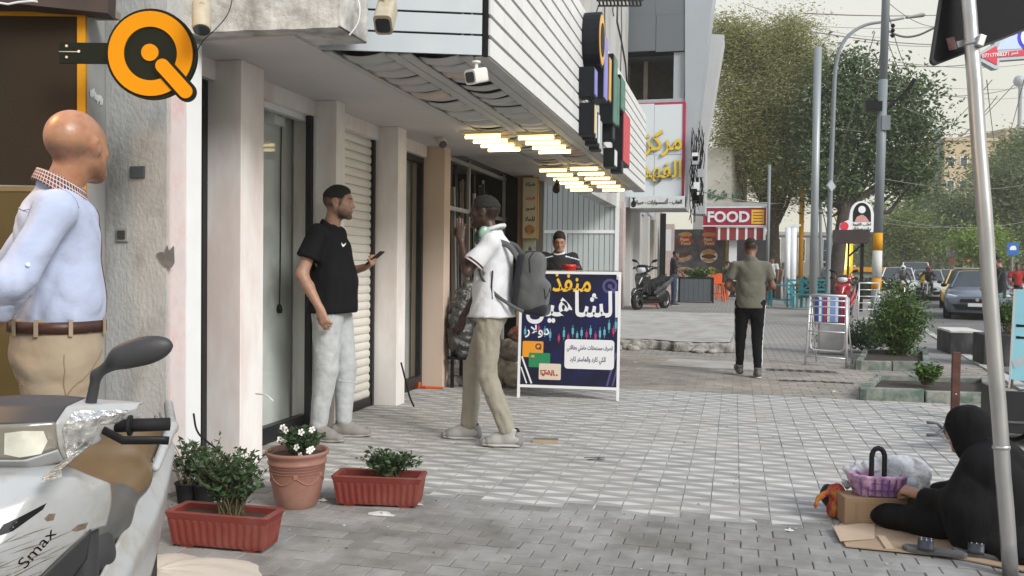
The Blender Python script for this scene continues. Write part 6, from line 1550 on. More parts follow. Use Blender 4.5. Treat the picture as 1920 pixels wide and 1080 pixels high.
Ma=frame((0,0,0),ur,Vector(cu))@Matrix.Rotation(R(5),4,'Z');k7=a_d/F
def apx(px,py):return((px-1890)*k7,-(py-90)*k7)
red_=[apx(*p)for p in((1834,100),(1868,84),(1870,97),(1930,96),(1990,80),(1990,96),(1930,107),(1868,106),(1866,120))]
out_=[apx(*p)for p in((1824,101),(1866,80),(1862,30),(1940,-10),(2010,60),(2010,100),(1930,113),(1872,112),(1870,127),(1862,127))]
MB().prism(out_,.06,Ma,z0=-.06).build('sign_box',mat('sign_grey',(.42,.47,.50),.4),ar_);MB().prism(red_,.004,Ma,z0=.001).build('red_band',mat('sign_crimson',(.62,.015,.05),.4,var=0),ar_)
MB().prism([apx(*p)for p in((1868,92),(1875,78),(1925,56),(2000,40),(2000,78),(1930,94))],.003,Ma,z0=.0005).build('pale_field',mat('sign_pale',(.50,.60,.78),.4,var=0),ar_)
MB().prism(ngon(26*k7,24,*apx(1935,74)),.003,Ma,z0=.004).build('blue_disc',mat('sign_blue',(.01,.015,.72),.4,var=0),ar_)
MB().prism(ngon(21*k7,24,*apx(1935,74)),.003,Ma,z0=.008).build('white_disc',mf_w,ar_)
text('lettering','07717788271 :ﺮﺴﻧ'[:12],Ma@Matrix.Translation((*apx(1864,101),.006)),50*k7,9*k7,mf_w,ar_,.003,.02)
text('lettering','نسر',Ma@Matrix.Translation((*apx(1900,101),.006)),14*k7,8*k7,mf_w,ar_,.003,.02,ar=True)
pz=at(1905,100,7.06);MB().tube([local(ar_,(pz.x,pz.y,0)),local(ar_,(pz.x,pz.y,ac.z+.3))],.03,10).build('post',m_galv,ar_)if 0 else None
MB().bar((.38,.08,.1),(.38,.08,-ac.z),.05,.05).build('post',m_galv,ar_)
cp=at(1905,770,6.2);ct=root('goods_cart',(cp.x+.25,cp.y,0),0,'black open goods cart with a tow bar behind the seated woman','cart')
zb1,zb0=at(1900,733,6.2).z,at(1900,812,6.2).z;xl=at(1884,770,6.2).x-ct.location.x
m_ct=mat('cart_black',(.012,.013,.014),.5,var=.3,scale=8)
MB().box((xl,-.02,zb0),(.9,.0,zb1)).build('front_board',m_ct,ct,bevel=.004);MB().box((xl,.0,zb0+.03),(.9,.6,zb0+.06)).build('bed',m_ct,ct);MB().box((xl,-.03,zb0+.075),(.9,-.022,zb0+.09)).build('edge_strip',mat('cart_grey',(.10,.10,.11),.5),ct)
MB().box((xl,.0,zb0+.06),(xl+.02,.6,zb1-.02)).build('side_board',m_ct,ct)
for x in(xl+.15,.8):
 MB().lathe([(.10,-.02),(.12,-.02),(.12,.02),(.10,.02)],24,M=Matrix.Translation((x,.3,.12))@Matrix.Rotation(R(90),4,'X')).build('wheel',m_rubber,ct)
 MB().bar((x,.3,.12),(x,.3,zb0+.03),.03,.03).build('wheel_fork',m_ct,ct)
MB().tube([(xl+.1,.05,zb1+.0),(xl+.25,.03,zb1+.015),(xl+.5,.05,zb1-.02)],.006,6).build('blue_hose',mat('hose_blue',(.10,.22,.32),.5),ct,smooth=True)
hz=at(1790,806,6.0);b=MB();
hb=MB().bar(local(ct,hz),(xl+.02,.1,zb0+.08),.085,.085).build('tow_tube',m_ct,ct,bevel=.012)
hp_=local(ct,at(1766,804,6.0));MB().tube([local(ct,hz),hp_+Vector((.03,0,0))],.045,14).build('tow_neck',mat('cart_grey',(0,0,0)),ct)
for sy in(1,-1):MB().tube([local(ct,at(1768,804,6.0)),local(ct,at(1757,804-sy*11,6.0)),local(ct,at(1738,804-sy*12,6.0))],.011,8).build('fork_prong',mat('cart_grey',(0,0,0)),ct,smooth=True)
bpz=gnd(1790,785);bq=root('rusty_post',(bpz.x,bpz.y,0),0,'rust brown square post standing behind the seated woman','post')
m_rust=mat('rusty_brown',(.085,.035,.025),.75,var=.3,scale=9,dirt=(.16,.08,.05),dscale=9,bump=.4,bscale=60)
d_=(bpz-Vector((0,0,CAM_H))).length;zt_=at(1787,660,float(np.dot(np.array(bpz)-C0,cf))).z;MB().box((-.03,-.03,0),(.03,.03,zt_)).build('post_body',m_rust,bq);MB().prism(ngon(.006,8),.003,frame((0,-.03,zt_*.38),(1,0,0),(0,0,1))).build('bolt',mf_w,bq)
# planted beds with green kerb stones
m_gk=mat('green_painted_stone',(.07,.12,.10),.85,var=.25,scale=7,bump=.8,bscale=40,dirt=(.25,.24,.21),dscale=6,damt=.9,dth=.46,rnd=.2)
def bed(pts,zk,label,stones):
 c_=sum((Vector(p)for p in pts),Vector())/len(pts);t=root('planted_bed',(c_.x,c_.y,0),0,label,'planter')
 rr=random.Random(len(label))
 for i in range(len(pts)):
  a,c2=Vector(pts[i])-c_,Vector(pts[(i+1)%len(pts)])-c_;L=(c2-a).length;n=max(1,round(L/.5))
  for k in range(n):
   s0,s1=a.lerp(c2,(k+.015)/n),a.lerp(c2,(k+.985)/n);d=(s1-s0).normalized();nn=Vector((-d.y,d.x,0))*(1 if Vector((-d.y,d.x,0)).dot(-(a+c2)/2)>0 else-1)
   h_=zk+rr.uniform(-.008,.008)
   MB().prism([(s0.x,s0.y),(s1.x,s1.y),(s1.x+nn.x*.07,s1.y+nn.y*.07),(s0.x+nn.x*.07,s0.y+nn.y*.07)],h_+.02,z0=-.02).build('kerb_stone',m_gk,t,bevel=.008)
 MB().prism([((Vector(p)-c_)*.93).to_2d()[:]for p in pts],.05,z0=zk-.10).build('soil',m_soil,t)
 return t,c_
A=[gnd(1611,750),gnd(1860,758),gnd(1852,728),gnd(1640,722)]
t1,c1=bed(A,.115,'nearer planted bed edged with worn green kerb stones',5)
p=local(t1,gnd(1742,740));sprigs(t1,(p.x,p.y+.10,.09),60,.17,.22,41,m=m_lf2,lsize=.05,per=10)
Bp=[gnd(1604,694),gnd(1742,697),gnd(1738,672),gnd(1618,670)]
t2_,c2_=bed(Bp,.12,'farther planted bed edged with dark green kerb stones',4)
def shrub(name,p,rx,h,n,seed,label,m,lsize=.06,cat='shrub',parent=None,z0=.05,group=None,top=.5,ry=None):
 t=root(name,p,0,label,cat,group)if parent is None else parent
 rs=np.random.RandomState(seed);pts=[];st=MB();ry=ry or rx
 nb=max(5,n//70);tips=[]
 for i in range(nb):
  a=rs.uniform(0,2*PI);q=math.sqrt(rs.rand());tz=z0+h*(1-.5*q*q)*rs.uniform(.75,1.0);tp=Vector((math.cos(a)*rx*q,math.sin(a)*ry*q,tz));tips.append(tp)
  st.tube([(tp.x*.1,tp.y*.1,0),(tp.x*.55,tp.y*.55,tz*.5),tuple(tp)],[.012*h,.008*h,.003*h],5,cap=False)
 k=n//nb
 for tp in tips:
  for j in range(k):
   s_=rs.rand()**.6;b0=Vector((tp.x*.2,tp.y*.2,z0+.02));q=b0.lerp(tp,s_);sp=rx*.22
   pts.append((q.x+rs.normal()*sp,q.y+rs.normal()*sp,max(.03,q.z+rs.normal()*h*.06)))
 st.build('stem',m_stem,t);leaves('foliage',pts,lsize,seed,m,t,shape=.4,up=.9);return t
p=gnd(1690,676);p.z=0
shrub('leafy_shrub',(p.x-.02,p.y+.1,0),.36,1.12,5200,51,'bright green bush growing in the farther planted bed',m_lf2,.055)
p=gnd(1632,665);shrub('leafy_shrub',(p.x,p.y+.35,0),.42,.48,2600,52,'low dark bush left of the bright green bush',m_lf,.055)
p=gnd(1480,652);shrub('leafy_shrub',(p.x+.7,p.y,0),.30,.25,500,53,'weedy clump behind the foot of the upright metal rack',m_lf,.05)
# upright white metal racks
def rack_frame(pl,pr,h,lean,label,bars,u_bar=True):
 du_=(pr-pl);W_r=du_.length;t=root('metal_rack',(pl+pr)/2,math.atan2(du_.y,du_.x),label,'rack')
 up2=Vector((0,math.sin(lean),math.cos(lean)));Mr=frame((0,0,0),(1,0,0),up2)
 tw_=.87
 for sx in(-1,1):MB().tube([Mr@Vector((sx*W_r/2,0,0)),Mr@Vector((sx*W_r/2*tw_,h,0))],.016,10).build('side_tube',m_rackm,t,smooth=True)
 MB().tube([Mr@Vector((-W_r/2*tw_,h,0)),Mr@Vector((W_r/2*tw_,h,0))],.018,10).build('top_tube',m_rackm,t,smooth=True)
 for y in bars:
  w2=W_r/2*(1-(1-tw_)*y/h);MB().tube([Mr@Vector((-w2,y,.004)),Mr@Vector((w2,y,.004))],.010,8).build('crossbar',m_rackm,t,smooth=True)
 if u_bar:
  u0=h*.22;MB().tube([Mr@Vector(q)for q in((-W_r*.42,h*.9,-.03),(-W_r*.42,u0+.10,-.03),(-W_r*.40,u0+.03,-.03),(-W_r*.32,u0,-.03),(W_r*.32,u0,-.03),(W_r*.40,u0+.03,-.03),(W_r*.42,u0+.10,-.03),(W_r*.42,h*.9,-.03))],.012,8).build('inner_loop',m_rackm,t,smooth=True)
 for sx in(-1,1):MB().tube([Mr@Vector((sx*W_r*.42,h*.9,-.02)),(sx*W_r*.45,.38,.02)],.011,8).build('prop_leg',m_rackm,t,smooth=True)
 return t
m_rackm=mat('rack_metal',(.66,.66,.67),.35,metal=.5,var=.12,scale=20)
hr=at(1550,558,11.2).z
rack_frame(gnd(1510,684),gnd(1587,690),hr+.02,.06,'upright pale metal rack with rounded inner loop standing on the pavement',[.12,hr*.5,hr*.62,hr*.74,hr*.86,hr*.95])
p0,p1=gnd(1608,593+20),gnd(1650,593+20);rack_frame(p0,p1,at(1630,531,19.3).z,.03,'second metal rack half hidden by the big utility pole',[.2,.4,.55,.7,.85],False)
sc_=at(1562,585,13.0);stp=root('striped_bag',(sc_.x,sc_.y,0),0,'blue red and white striped woven bag behind the upright rack','bag')
z1s,z0s=at(1562,558,13.0).z,at(1562,604,13.0).z;xs0=at(1531,580,13.0).x-sc_.x;xs1=at(1592,580,13.0).x-sc_.x
cols=[(.02,.05,.22),(.62,.64,.68),(.05,.12,.40),(.40,.03,.06),(.62,.64,.68),(.18,.30,.60),(.18,.30,.60),(.62,.64,.68),(.05,.05,.20),(.40,.03,.06),(.40,.03,.06),(.62,.64,.68)]
for i,c in enumerate(cols):
 xa=xs0+(xs1-xs0)*i/len(cols);MB().box((xa,.0+.01*math.sin(i),z0s),(xa+(xs1-xs0)/len(cols)-.001,.25,z1s)).build('stripe_panel',mat('woven_%d'%i,c,.7,var=.1,scale=20),stp)
MB().box((xs0+.05,.02,.0),(xs1-.05,.24,z0s-.001)).build('lower_sack',mat('pale_sack',(.42,.41,.40),.8,var=.2,scale=6),stp,bevel=.02)
def crate(px0,px1,pyt,pyb,d,depth,label,mt,name='black_box',z0=None):
 a=at(px0,pyb,d);c=at(px1,pyt,d);t=root(name,((a.x+c.x)/2,(a.y+c.y)/2+depth/2,0),0,label,'box');w=abs(c.x-a.x)
 zb3=0 if z0 is None else z0;zt3=c.z
 MB().box((-w/2,-depth/2,zb3),(w/2,depth/2,zt3)).build('box_body',m_blk,t,bevel=.008)
 if mt:MB().box((-w/2-.005,-depth/2-.005,zt3+.001),(w/2+.005,depth/2+.005,zt3+.035)).build('box_top',mt,t,bevel=.006)
 return t
m_blk=mat('chalky_black',(.022,.024,.025),.7,var=.5,scale=6,dirt=(.10,.10,.10),dscale=7,damt=.6,stretch=(1,1,.3))
crate(1783,1841,625,657,13.2,.9,'black box with a pale dusty top beside the road',mat('dusty_white',(.55,.54,.50),.8,var=.15))
t=crate(1846,1925,629,695,11.6,.55,'tall black planter box right of the pole with shrubs growing in it',None,'black_planter');t['category']='planter'
sprigs(t,(.1,0,at(1880,629,11.6).z-.02),60,.26,.62,61,m=m_lf2,lsize=.05,per=12)
pa=gnd(1893,728);bs=root('blue_poster_stand',pa,R(-6),'pale blue leaning poster stand cut by the right picture edge','sign')
M_=frame((0,0,0),(1,0,0),(.16,.12,1));h_=at(1915,540,9.9).z
MB().prism([(.0,.09),(.62,.09),(.62,h_),(.06,h_)],.012,M_).build('poster',mat('poster_blue',(.26,.55,.64),.45,var=.12,scale=2),bs);MB().bar(M_@Vector((.0,0,0)),M_@Vector((.05,h_,0)),.022,.022).build('stand_leg',mf_w,bs);MB().bar(M_@Vector((.01,0,.0)),M_@Vector((.02,.1,0)),.03,.03).build('stand_foot',m_rust,bs)
for y,w in((.55,.12),(.68,.16)):MB().prism([(.06,y*1.0),(.06+w,y),(.06+w,y+.02),(.06,y+.03)],.003,M_@Matrix.Translation((0,0,.013))).build('lettering',m_bk,bs)
MB().prism([(.04,.22),(.26,.34),(.22,.42),(.02,.30)],.003,M_@Matrix.Translation((0,0,.013))).build('picture',mat('sign_grey',(0,0,0)),bs)
for(px,py,w,d,lab)in((1503,696,.42,.12,'long iron drain cover in front of the upright rack'),(1530,716,.40,.05,'dark iron strip in the paving below the drain cover')):
 p=gnd(px,py);t=root('drain_cover',(p.x,p.y,.0),R(2),lab,'drain');MB().box((-w,-d,0),(w,d,.006)).build('cover_plate',mat('iron',(.10,.095,.09),.7,var=.4,scale=20),t)
 for i in range(7):MB().box((-w*.9+i*w*.26,-d*.7,.006),(-w*.9+i*w*.26+.05,d*.7,.009)).build('slot',m_black,t)
p=gnd(1668,575);S=SDF(.04,.05,folds(111,.05,(6,6,6)));S.ell((0,0,.28),(.45,.4,.34));S.plane((0,0,0),(0,0,-1));t=root('rough_boulder',p,0,'rough pale boulder at the kerb beside the big utility pole','boulder');S.build('stone',m_conc,t)
# clad building with the clinic sign
b2=root('clad_building',(-2.1,24.0,.2),0,'grey panel clad building with slanting side fins above a covered shop row','building')
O2=Vector((-2.1,24.0,.2))
m_pd=mat('dark_cladding',(.135,.15,.165),.35,var=.04,scale=1,spec=.6);m_plt=mat('light_cladding',(.36,.39,.42),.4,var=.04,scale=1)
def P2(px,py,Y=24.0):p=ony(px,py,Y);return p.x-O2.x,p.z-O2.z
def facebox(name,px0,px1,pyt,pyb,m,par=b2,Y=24.0,dy=.03,proud=0,**k):
 x0,zt=P2(px0,pyt,Y);x1,zb=P2(px1,pyb,Y)
 return MB().box((x0,Y-O2.y-proud,zb),(x1,Y-O2.y+dy,zt)).build(name,m,par,**k)
facebox('wall',1100,1284,-260,96,m_black,dy=.4,proud=-.05)
for(a,c,t_,b_)in((1176,1229,-80,26),(1231,1284,-80,26),(1176,1229,29,95),(1231,1284,29,95),(1176,1229,-200,-83),(1231,1284,-200,-83)):facebox('panel',a,c,t_,b_,m_pd,proud=.02,dy=.0)
x0,zt_=P2(1180,96);x1,zb_2=P2(1284,192);z0_2=zb_2
MB().box((x0-1,1.6,zb_2),(x1,1.65,zt_)).build('balcony_wall',mat('brown_inside',(.10,.085,.075),.8,var=.2),b2)
MB().box((x0-.5,.03,zt_-.02),(x1,1.6,zt_)).build('balcony_ceiling',m_pd,b2);MB().box((x1-.32,.06,zb_2),(x1-.02,1.4,zt_-.02)).build('balcony_column',m_plt,b2)
MB().box((x0+.28,1.2,zb_2+.1),(x0+.4,1.3,zt_-.02)).build('window_frame',mat('tan_frame',(.42,.36,.28),.6),b2)
facebox('sill',1180,1284,188,195,m_plt,dy=.3)
m_sp=mat('sign_panel_pale',(.62,.67,.70),.4,var=.03,scale=1);m_rl=mat('sign_red_line',(.36,.02,.07),.5)
for(a,c,t_,b_)in((1160,1226,198,290),(1228,1281,198,290),(1160,1226,292,370),(1228,1281,292,370)):facebox('sign_panel',a,c,t_,b_,m_sp,proud=.10,dy=0)
facebox('sign_backing',1160,1283,196,371,m_rl,proud=.08,dy=0)
facebox('sign_edge',1281.3,1283.5,195,371,m_rl,proud=.12,dy=0)
def sign_text(s_,px,py,w,h,m,par,Y=24.0,O=O2,proud=.1,depth=.07,side=None,ar=True,bold=.018,k=None,fit=True):
 c=ony(px,py,Y);d=float(np.dot(np.array(c)-C0,cf))/F
 return text('lettering',s_,frame((c.x-O.x,Y-O.y-proud-.001,c.z-O.z),(1,0,0),(0,0,1)),w*d,h*d,m,par,depth,bold,ar=ar,side=side,fit=fit)
m_gold=mat('gold_letter',(.72,.50,.035),.4,var=.08,scale=3);m_gold2=mat('gold_side',(.10,.08,.05),.5)
sign_text('مركز',1243,270,72,50,m_gold,b2,side=m_gold2);sign_text('الفهد',1240,323,76,42,m_gold,b2,side=m_gold2)
facebox('fascia_board',1186,1286,371,392,mat('fascia_pale',(.60,.63,.63),.5),proud=.5,dy=0)
x0,zt_=P2(1165,371);x1,zb_3=P2(1286,392);MB().box((x0-.3,-.45,zb_3+.03),(x1,1.8,zt_)).build('canopy_slab',m_plt,b2)
sign_text('العاب - أكسسوارات - صيانة',1236,381,88,12,m_bk,b2,proud=.502,depth=.01,bold=.012)
def fin(Y,pts,m,th,name='fin'):
 q=[P2(px,py,Y)for px,py in pts];b=MB();n=len(q)
 b.v=[(x,Y-O2.y,z)for x,z in q]+[(x,Y-O2.y+th,z)for x,z in q];b.f=[tuple(range(n)),tuple(range(2*n-1,n-1,-1))]+[(i,n+i,n+(i+1)%n,(i+1)%n)for i in range(n)];b.m=[0]*len(b.f)
 return b.build(name,m,b2)
fin(23.95,[(1284.5,-200),(1362,-200),(1336,0),(1299,300),(1286,392),(1284.5,392)],m_plt,1.6)
fin(29.0,[(1300,62),(1358,65),(1324,272),(1322,400),(1296,400)],mat('pale_cladding',(.50,.51,.52),.5,var=.05,scale=1),1.5)
b=MB();rr=random.Random(17)
wb=root('wire_bundle',(O2.x,O2.y,0),0,'messy bundle of dark wires and boxes hanging beside the slanting fin','wires')
for i in range(22):
 x=rr.uniform(1296,1318);pts=[ony(x+rr.uniform(-5,5),y,23.7)-Vector(wb.location)for y in np.linspace(rr.uniform(225,300),rr.uniform(345,420),6)]
 b.tube(pts,rr.uniform(.006,.016),5)
b.build('wires',m_black,wb)
for i in range(9):c=ony(rr.uniform(1298,1318),rr.uniform(270,400),23.6)-Vector(wb.location);MB().box(c-Vector((.08,.05,.10)),c+Vector((.08,.05,.12))).build('junction_box',[m_black,m_plt,mf_w][i%3],wb)
for i in range(3):c=ony(1322,180+0*i,26.5)-Vector(wb.location)
arc=root('shutter_row',(-2.95,22.2,.2),0,'row of pale closed shutters and columns receding behind the parked dark scooter','shop front')
y=22.1;i=0;m_sh2=[mat('shutter_pale',(.50,.50,.49),.55,var=.08,scale=3,stretch=(1,1,.2)),mat('shutter_cream',(.52,.47,.40),.55,var=.1,scale=3),mat('dark_gap',(.03,.03,.035),.6),mat('column_pink',(.5,.4,.39),.7)]
seq=[(.35,0,0),(.18,2,.1),(.5,3,-.08),(1.0,1,.05),(.2,2,.15),(.5,0,-.08),(1.3,0,.06),(.35,2,.2),(.5,0,-.1),(1.5,1,.05),(.5,2,.2),(.6,0,-.12),(1.6,2,.25),(.6,1,-.1),(1.8,0,0)]
for w,k,off in seq:
 MB().box((-.3-off,y-22.2,0),(-off,y+w-.02-22.2,2.85)).build('column' if off<0 else 'shutter',m_sh2[k],arc)
 if off>0 and k<2:
  for z in np.arange(.1,2.8,.16):MB().box((-off,y-22.2,z),(-off+.015,y+w-.02-22.2,z+.13)).build('slat',m_sh2[k],arc)
 y+=w
MB().box((-.4,-.1,2.86),(-.02,y-22.2,3.0)).build('lintel',m_plt,arc)
bdk=root('rear_block',(-7,60,0),0,'plain pale wall closing the arcade behind the shutter row','building');MB().box((-3,-38,0),(3.9,-22,9)).build('wall',m_wallup,bdk)
# fast food shop
YF=36.0
fd=root('food_shop',(0,YF,.2),0,'fast food shop with a red FOOD sign, striped valance and picture wall','shop')
OF=Vector((0,YF,.2))
def fb(name,px0,px1,pyt,pyb,m,Y=YF,dy=.05,proud=0,**k):
 a=ony(px0,pyt,Y)-OF;c=ony(px1,pyb,Y)-OF;return MB().box((a.x,Y-YF-proud,c.z),(c.x,Y-YF+dy,a.z)).build(name,m,fd,**k)
fb('sign_box',1319,1436,390,423,mat('sign_wine',(.36,.012,.05),.45,var=.03),Y=35.2,proud=.15,dy=.1)
fb('sign_border',1317,1438,388,390,mf_w,Y=35.2,proud=.18,dy=.1);fb('sign_border',1317,1438,423,425,mf_w,Y=35.2,proud=.18,dy=.1)
fb('yellow_plate',1409,1432,394,420,mat('plate_yellow',(.75,.50,.02),.5),Y=35.2,proud=.165,dy=0)
for i in range(4):fb('lettering',1412,1430,398+i*5.5,399.5+i*5.5,m_rl,Y=35.2,proud=.175,dy=0)
sign_text('FOOD',1366,407,76,21,mf_w,fd,Y=35.2,O=OF,proud=.155,depth=.03,ar=False,bold=.035)
for i in range(22):fb('valance_strip',1342+i*4.25,1342+i*4.25+3.9,427,449+(i%2)*1,mf_w if i%4==1 else mat('valance_wine',(.24,.035,.035),.7),Y=35.1,dy=.02)
fb('valance_strip',1319,1342,425,436,mat('red_board',(.45,.03,.05),.5),Y=35.3)
m_pic=mat('picture_wall',(.065,.062,.066),.5,var=.5,scale=2.5,dirt=(.16,.15,.16),dscale=3.5,damt=.7,dth=.5)
fb('picture_wall',1262,1356,430,524,m_pic)
for px in(1297,1330):pass
def disc(px,py,rx,ry,m,z=.0,n=20,name='picture',rot=0):
 c=ony(px,py,YF)-OF;d=float(YF/.968)/F;q=[(x*rx*d,y*ry*d)for x,y in ngon(1,n)]
 return MB().prism(q,.008,frame((c.x,-.006-z,c.z),(1,0,0),(0,0,1))@Matrix.Rotation(R(rot),4,'Z')).build(name,m,fd)
for px in(1285,1329):
 disc(px,440,12,4.5,mat('bun',(.50,.25,.09),.6,var=.3,scale=9),.0);disc(px,452,13,9,mat('badge_red',(.45,.05,.03),.5),.01);sign_text('Fast',px-1,449,16,6,mat('badge_cream',(.72,.62,.35),.5),fd,Y=YF,O=OF,proud=.03,depth=.01,ar=False,bold=.03);sign_text('Food',px+1,456,17,6,mat('badge_cream',(0,0,0)),fd,Y=YF,O=OF,proud=.03,depth=.01,ar=False,bold=.03)
disc(1329,480,15,12,mf_w,.0);disc(1329,473,13,5,mat('bun',(0,0,0)),.01);disc(1329,481,12.5,4,mat('meat',(.12,.04,.025),.6,var=.4,scale=8),.012);disc(1329,488,12,3,mat('bun',(0,0,0)),.011)
disc(1284,485,13,5,mat('sandwich',(.40,.27,.17),.6,var=.5,scale=8),.0,rot=20);disc(1284,478,9,4,mat('meat',(0,0,0)),.01,rot=20);disc(1284,510,16,9,mat('pink_print',(.50,.28,.26),.6,var=.3,scale=6),.0);disc(1333,510,10,9,mat('chips',(.62,.42,.12),.6,var=.4,scale=9),.0)
fb('counter_edge',1356,1364,440,530,mat('wood_slat',(.16,.08,.045),.6),proud=.1);fb('bulb_strip',1361,1364,450,525,mat('warm_studs',(.35,.25,.12),.5),proud=.14)
fb('white_column',1367,1380,450,562,mf_w,Y=35.4,dy=.2)
fb('dark_inside',1356,1440,440,565,mat('dark_shop',(.035,.035,.038),.5,var=.5,scale=2),Y=37.5)
fb('back_wall',1300,1440,380,430,m_wallup,Y=37.4)
fb('pillar',1243,1262,420,560,mat('column_pink',(0,0,0)),Y=35.6,dy=.3);fb('dark_door_frame',1238,1246,400,572,m_black,Y=33,dy=.1);fb('white_poster',1248,1258,430,470,mf_w,Y=34,dy=.02)
gb=root('white_block',(0,39,.2),0,'white box building with green Arabic letters above the FOOD sign','building');OG=Vector((0,39,.2))
a=ony(1322,278,39)-OG;c=ony(1370,390,39)-OG;e_=ony(1392,290,39)-OG
m_wb=mat('warm_white_wall',(.60,.58,.50),.8,var=.05,scale=1)
MB().prism([(a.x,0),(c.x,0),(e_.x+.25,1.6),(a.x,1.6)],a.z,z0=0).build('wall',m_wb,gb)
MB().prism([(a.x-.1,-.12),(c.x+.05,-.12),(e_.x+.5,1.7),(a.x,1.7)],.25,z0=ony(1322,390,39).z-.3).build('ledge',mf_w,gb)
m_grn=mat('green_letter',(.02,.17,.09),.5)
sign_text('شركة',1345,366,36,22,m_grn,gb,Y=39,O=OG,proud=.02,depth=.05);sign_text('بس',1381,368,16,16,m_grn,gb,Y=40,O=OG,proud=.9,depth=.05)
pz=gnd(1276,567,.215);pz2=gnd(1340,567,.215);pt_=root('slatted_planter',((pz.x+pz2.x)/2-.05,pz.y+.4,.215),0,'grey slatted planter box with green plants before the picture wall','planter');w2=(pz2.x-pz.x)/2
ht=at(1300,520,float(np.dot(np.array(pz)-C0,cf))).z-.215
for i in range(7):x=-w2+i*2*w2/7;MB().box((x+.004,-.4,.06),(x+2*w2/7-.004,-.37,ht-.03)).build('slat',mat('slate_slat',(.10,.115,.13),.6,var=.1),pt_)
MB().box((-w2,-.368,.05),(w2,.3,ht-.06)).build('planter_core',m_black,pt_);MB().box((-w2-.02,-.42,ht-.03),(w2+.02,.32,ht)).build('planter_rim',m_black,pt_)
for x in(-w2,w2):MB().box((x-.03,-.43,0),(x+.03,-.37,ht)).build('planter_leg',m_black,pt_)
sprigs(pt_,(0,0,ht-.05),60,.3,.35,71,m=m_lf2,lsize=.09,per=9,spread=3)
p=gnd(1231,572,.215);t=root('red_crate',p,0,'low red crate behind the parked dark scooter','crate');MB().box((-.28,-.2,0),(.28,.2,.30)).build('crate_side',mat('dull_red',(.35,.08,.06),.7,var=.2),t,bevel=.01)
# stools, tables, posts
def stool(px,py,m,yaw,label,group,k=1.0,back=True,z=.215):
 p=gnd(px,py,z);t=root('stool',p,yaw,label,'stool',group)
 MB().box((-.19*k,-.19*k,.62*k),(.19*k,.19*k,.66*k)).build('seat',m,t,bevel=.01)
 for sx in(-1,1):
  for sy in(-1,1):MB().bar((sx*.21*k,sy*.21*k,0),(sx*.16*k,sy*.16*k,.62*k),.04*k,.04*k).build('leg',m,t)
 MB().box((-.18*k,-.2*k,.22*k),(.18*k,-.17*k,.26*k)).build('stretcher',m,t);MB().box((-.18*k,.17*k,.22*k),(.18*k,.2*k,.26*k)).build('stretcher',m,t)
 if back:MB().box((-.18*k,.16*k,.66*k),(.18*k,.19*k,.98*k)).build('backrest',m,t,bevel=.01)
 return t
m_os=mat('orange_stool',(.62,.10,.02),.45);m_tl=mat('teal_paint',(.03,.27,.32),.5,var=.1)
stool(1345,566,m_os,.2,'orange slatted stool nearest the planter','orange stools of the food shop',.95);stool(1354,562,m_os,-.1,'orange stool under the seated man','orange stools of the food shop',.9,False)
def ttable(px,py,label,w=.9,z=.05):
 p=gnd(px,py,z);t=root('teal_table',p,.1,label,'table','teal wooden tables and benches');MB().box((-w/2,-.35,.70),(w/2,.35,.74)).build('tabletop',m_tl,t,bevel=.008)
 for sx in(-1,1):
  for sy in(-1,1):MB().bar((sx*w*.45,sy*.3,0),(sx*w*.45,sy*.3,.70),.06,.06).build('leg',m_tl,t)
 MB().box((-w*.45,-.3,.2),(w*.45,-.27,.26)).build('stretcher',m_tl,t)
ttable(1464,574,'teal table left of the white posts',.8)
def tchair(px,py,yaw,label,z=.05):
 p=gnd(px,py,z);t=root('teal_chair',p,yaw,label,'chair','teal wooden chairs');MB().box((-.25,-.25,.42),(.25,.25,.46)).build('seat',m_tl,t)
 for sx in(-1,1):MB().bar((sx*.23,.23,0),(sx*.23,.27,.98),.05,.05).build('leg',m_tl,t);MB().bar((sx*.23,-.23,0),(sx*.23,-.23,.44),.05,.05).build('leg',m_tl,t)
 for z_ in(.58,.90):MB().bar((-.23,.25,z_),(.23,.25,z_),.03,.06).build('back_rail',m_tl,t)
 MB().bar((-.22,.25,.60),(.22,.25,.88),.03,.04).build('back_brace',m_tl,t);MB().bar((-.22,.25,.88),(.22,.25,.60),.03,.04).build('back_brace',m_tl,t)
tchair(1494,577,.3,'teal chair with crossed back between the white posts and the grey pole');tchair(1512,578,-.4,'teal chair just left of the tall grey pole');tchair(1541,575,.0,'teal chair right of the tall grey pole')
def post(name,px,pyb,pyt,d,r_,m,label,cat='pole',taper=1.0,z=None,lean=0,group=None):
 c=at(px,pyb,d);zb4=0 if z is None else z;zt4=at(px,pyt,d).z;t=root(name,(c.x,c.y,zb4),0,label,cat,group)
 MB().tube([(0,0,0),(lean,0,zt4-zb4)],[r_,r_*taper],14).build('shaft',m,t,smooth=True);return t,zt4-zb4
m_pg=mat('pole_grey',(.20,.225,.245),.5,var=.12,scale=3,stretch=(1,1,.3))
post('steel_pole',1524,560,92,19.7,.085,mat('pole_pale',(.30,.325,.34),.45,metal=.3,var=.12,scale=3,stretch=(1,1,.3)),'tall plain grey pole with an open top behind the upright rack')
post('steel_pole',1438,560,310,33.5,.06,m_pg,'thin grey pole at the right corner of the food shop')
for px,w,lab in((1475,.10,'left of the two white posts among the teal tables'),(1485,.12,'right white post with a lamp arm among the teal tables')):t,h_=post('white_post',px,570,428,31.0,w,mf_w,lab,'post',z=.05);MB().bar((-.1,0,h_),(.25,0,h_+.12),.08,.08).build('lamp_arm',mf_w,t)
t,h_=post('yellow_post',1500,560,326,37,.10,m_yel,'yellow post with a flat cross bar top','post',z=.05);MB().box((-.45,-.05,h_),(.45,.05,h_+.08)).build('crossbar',m_yel,t)
for i in range(9):MB().bar((-.1,-.05,.6+i*.5),(.12,-.05,.85+i*.5),.03,.03).build('lattice',m_yel,t)
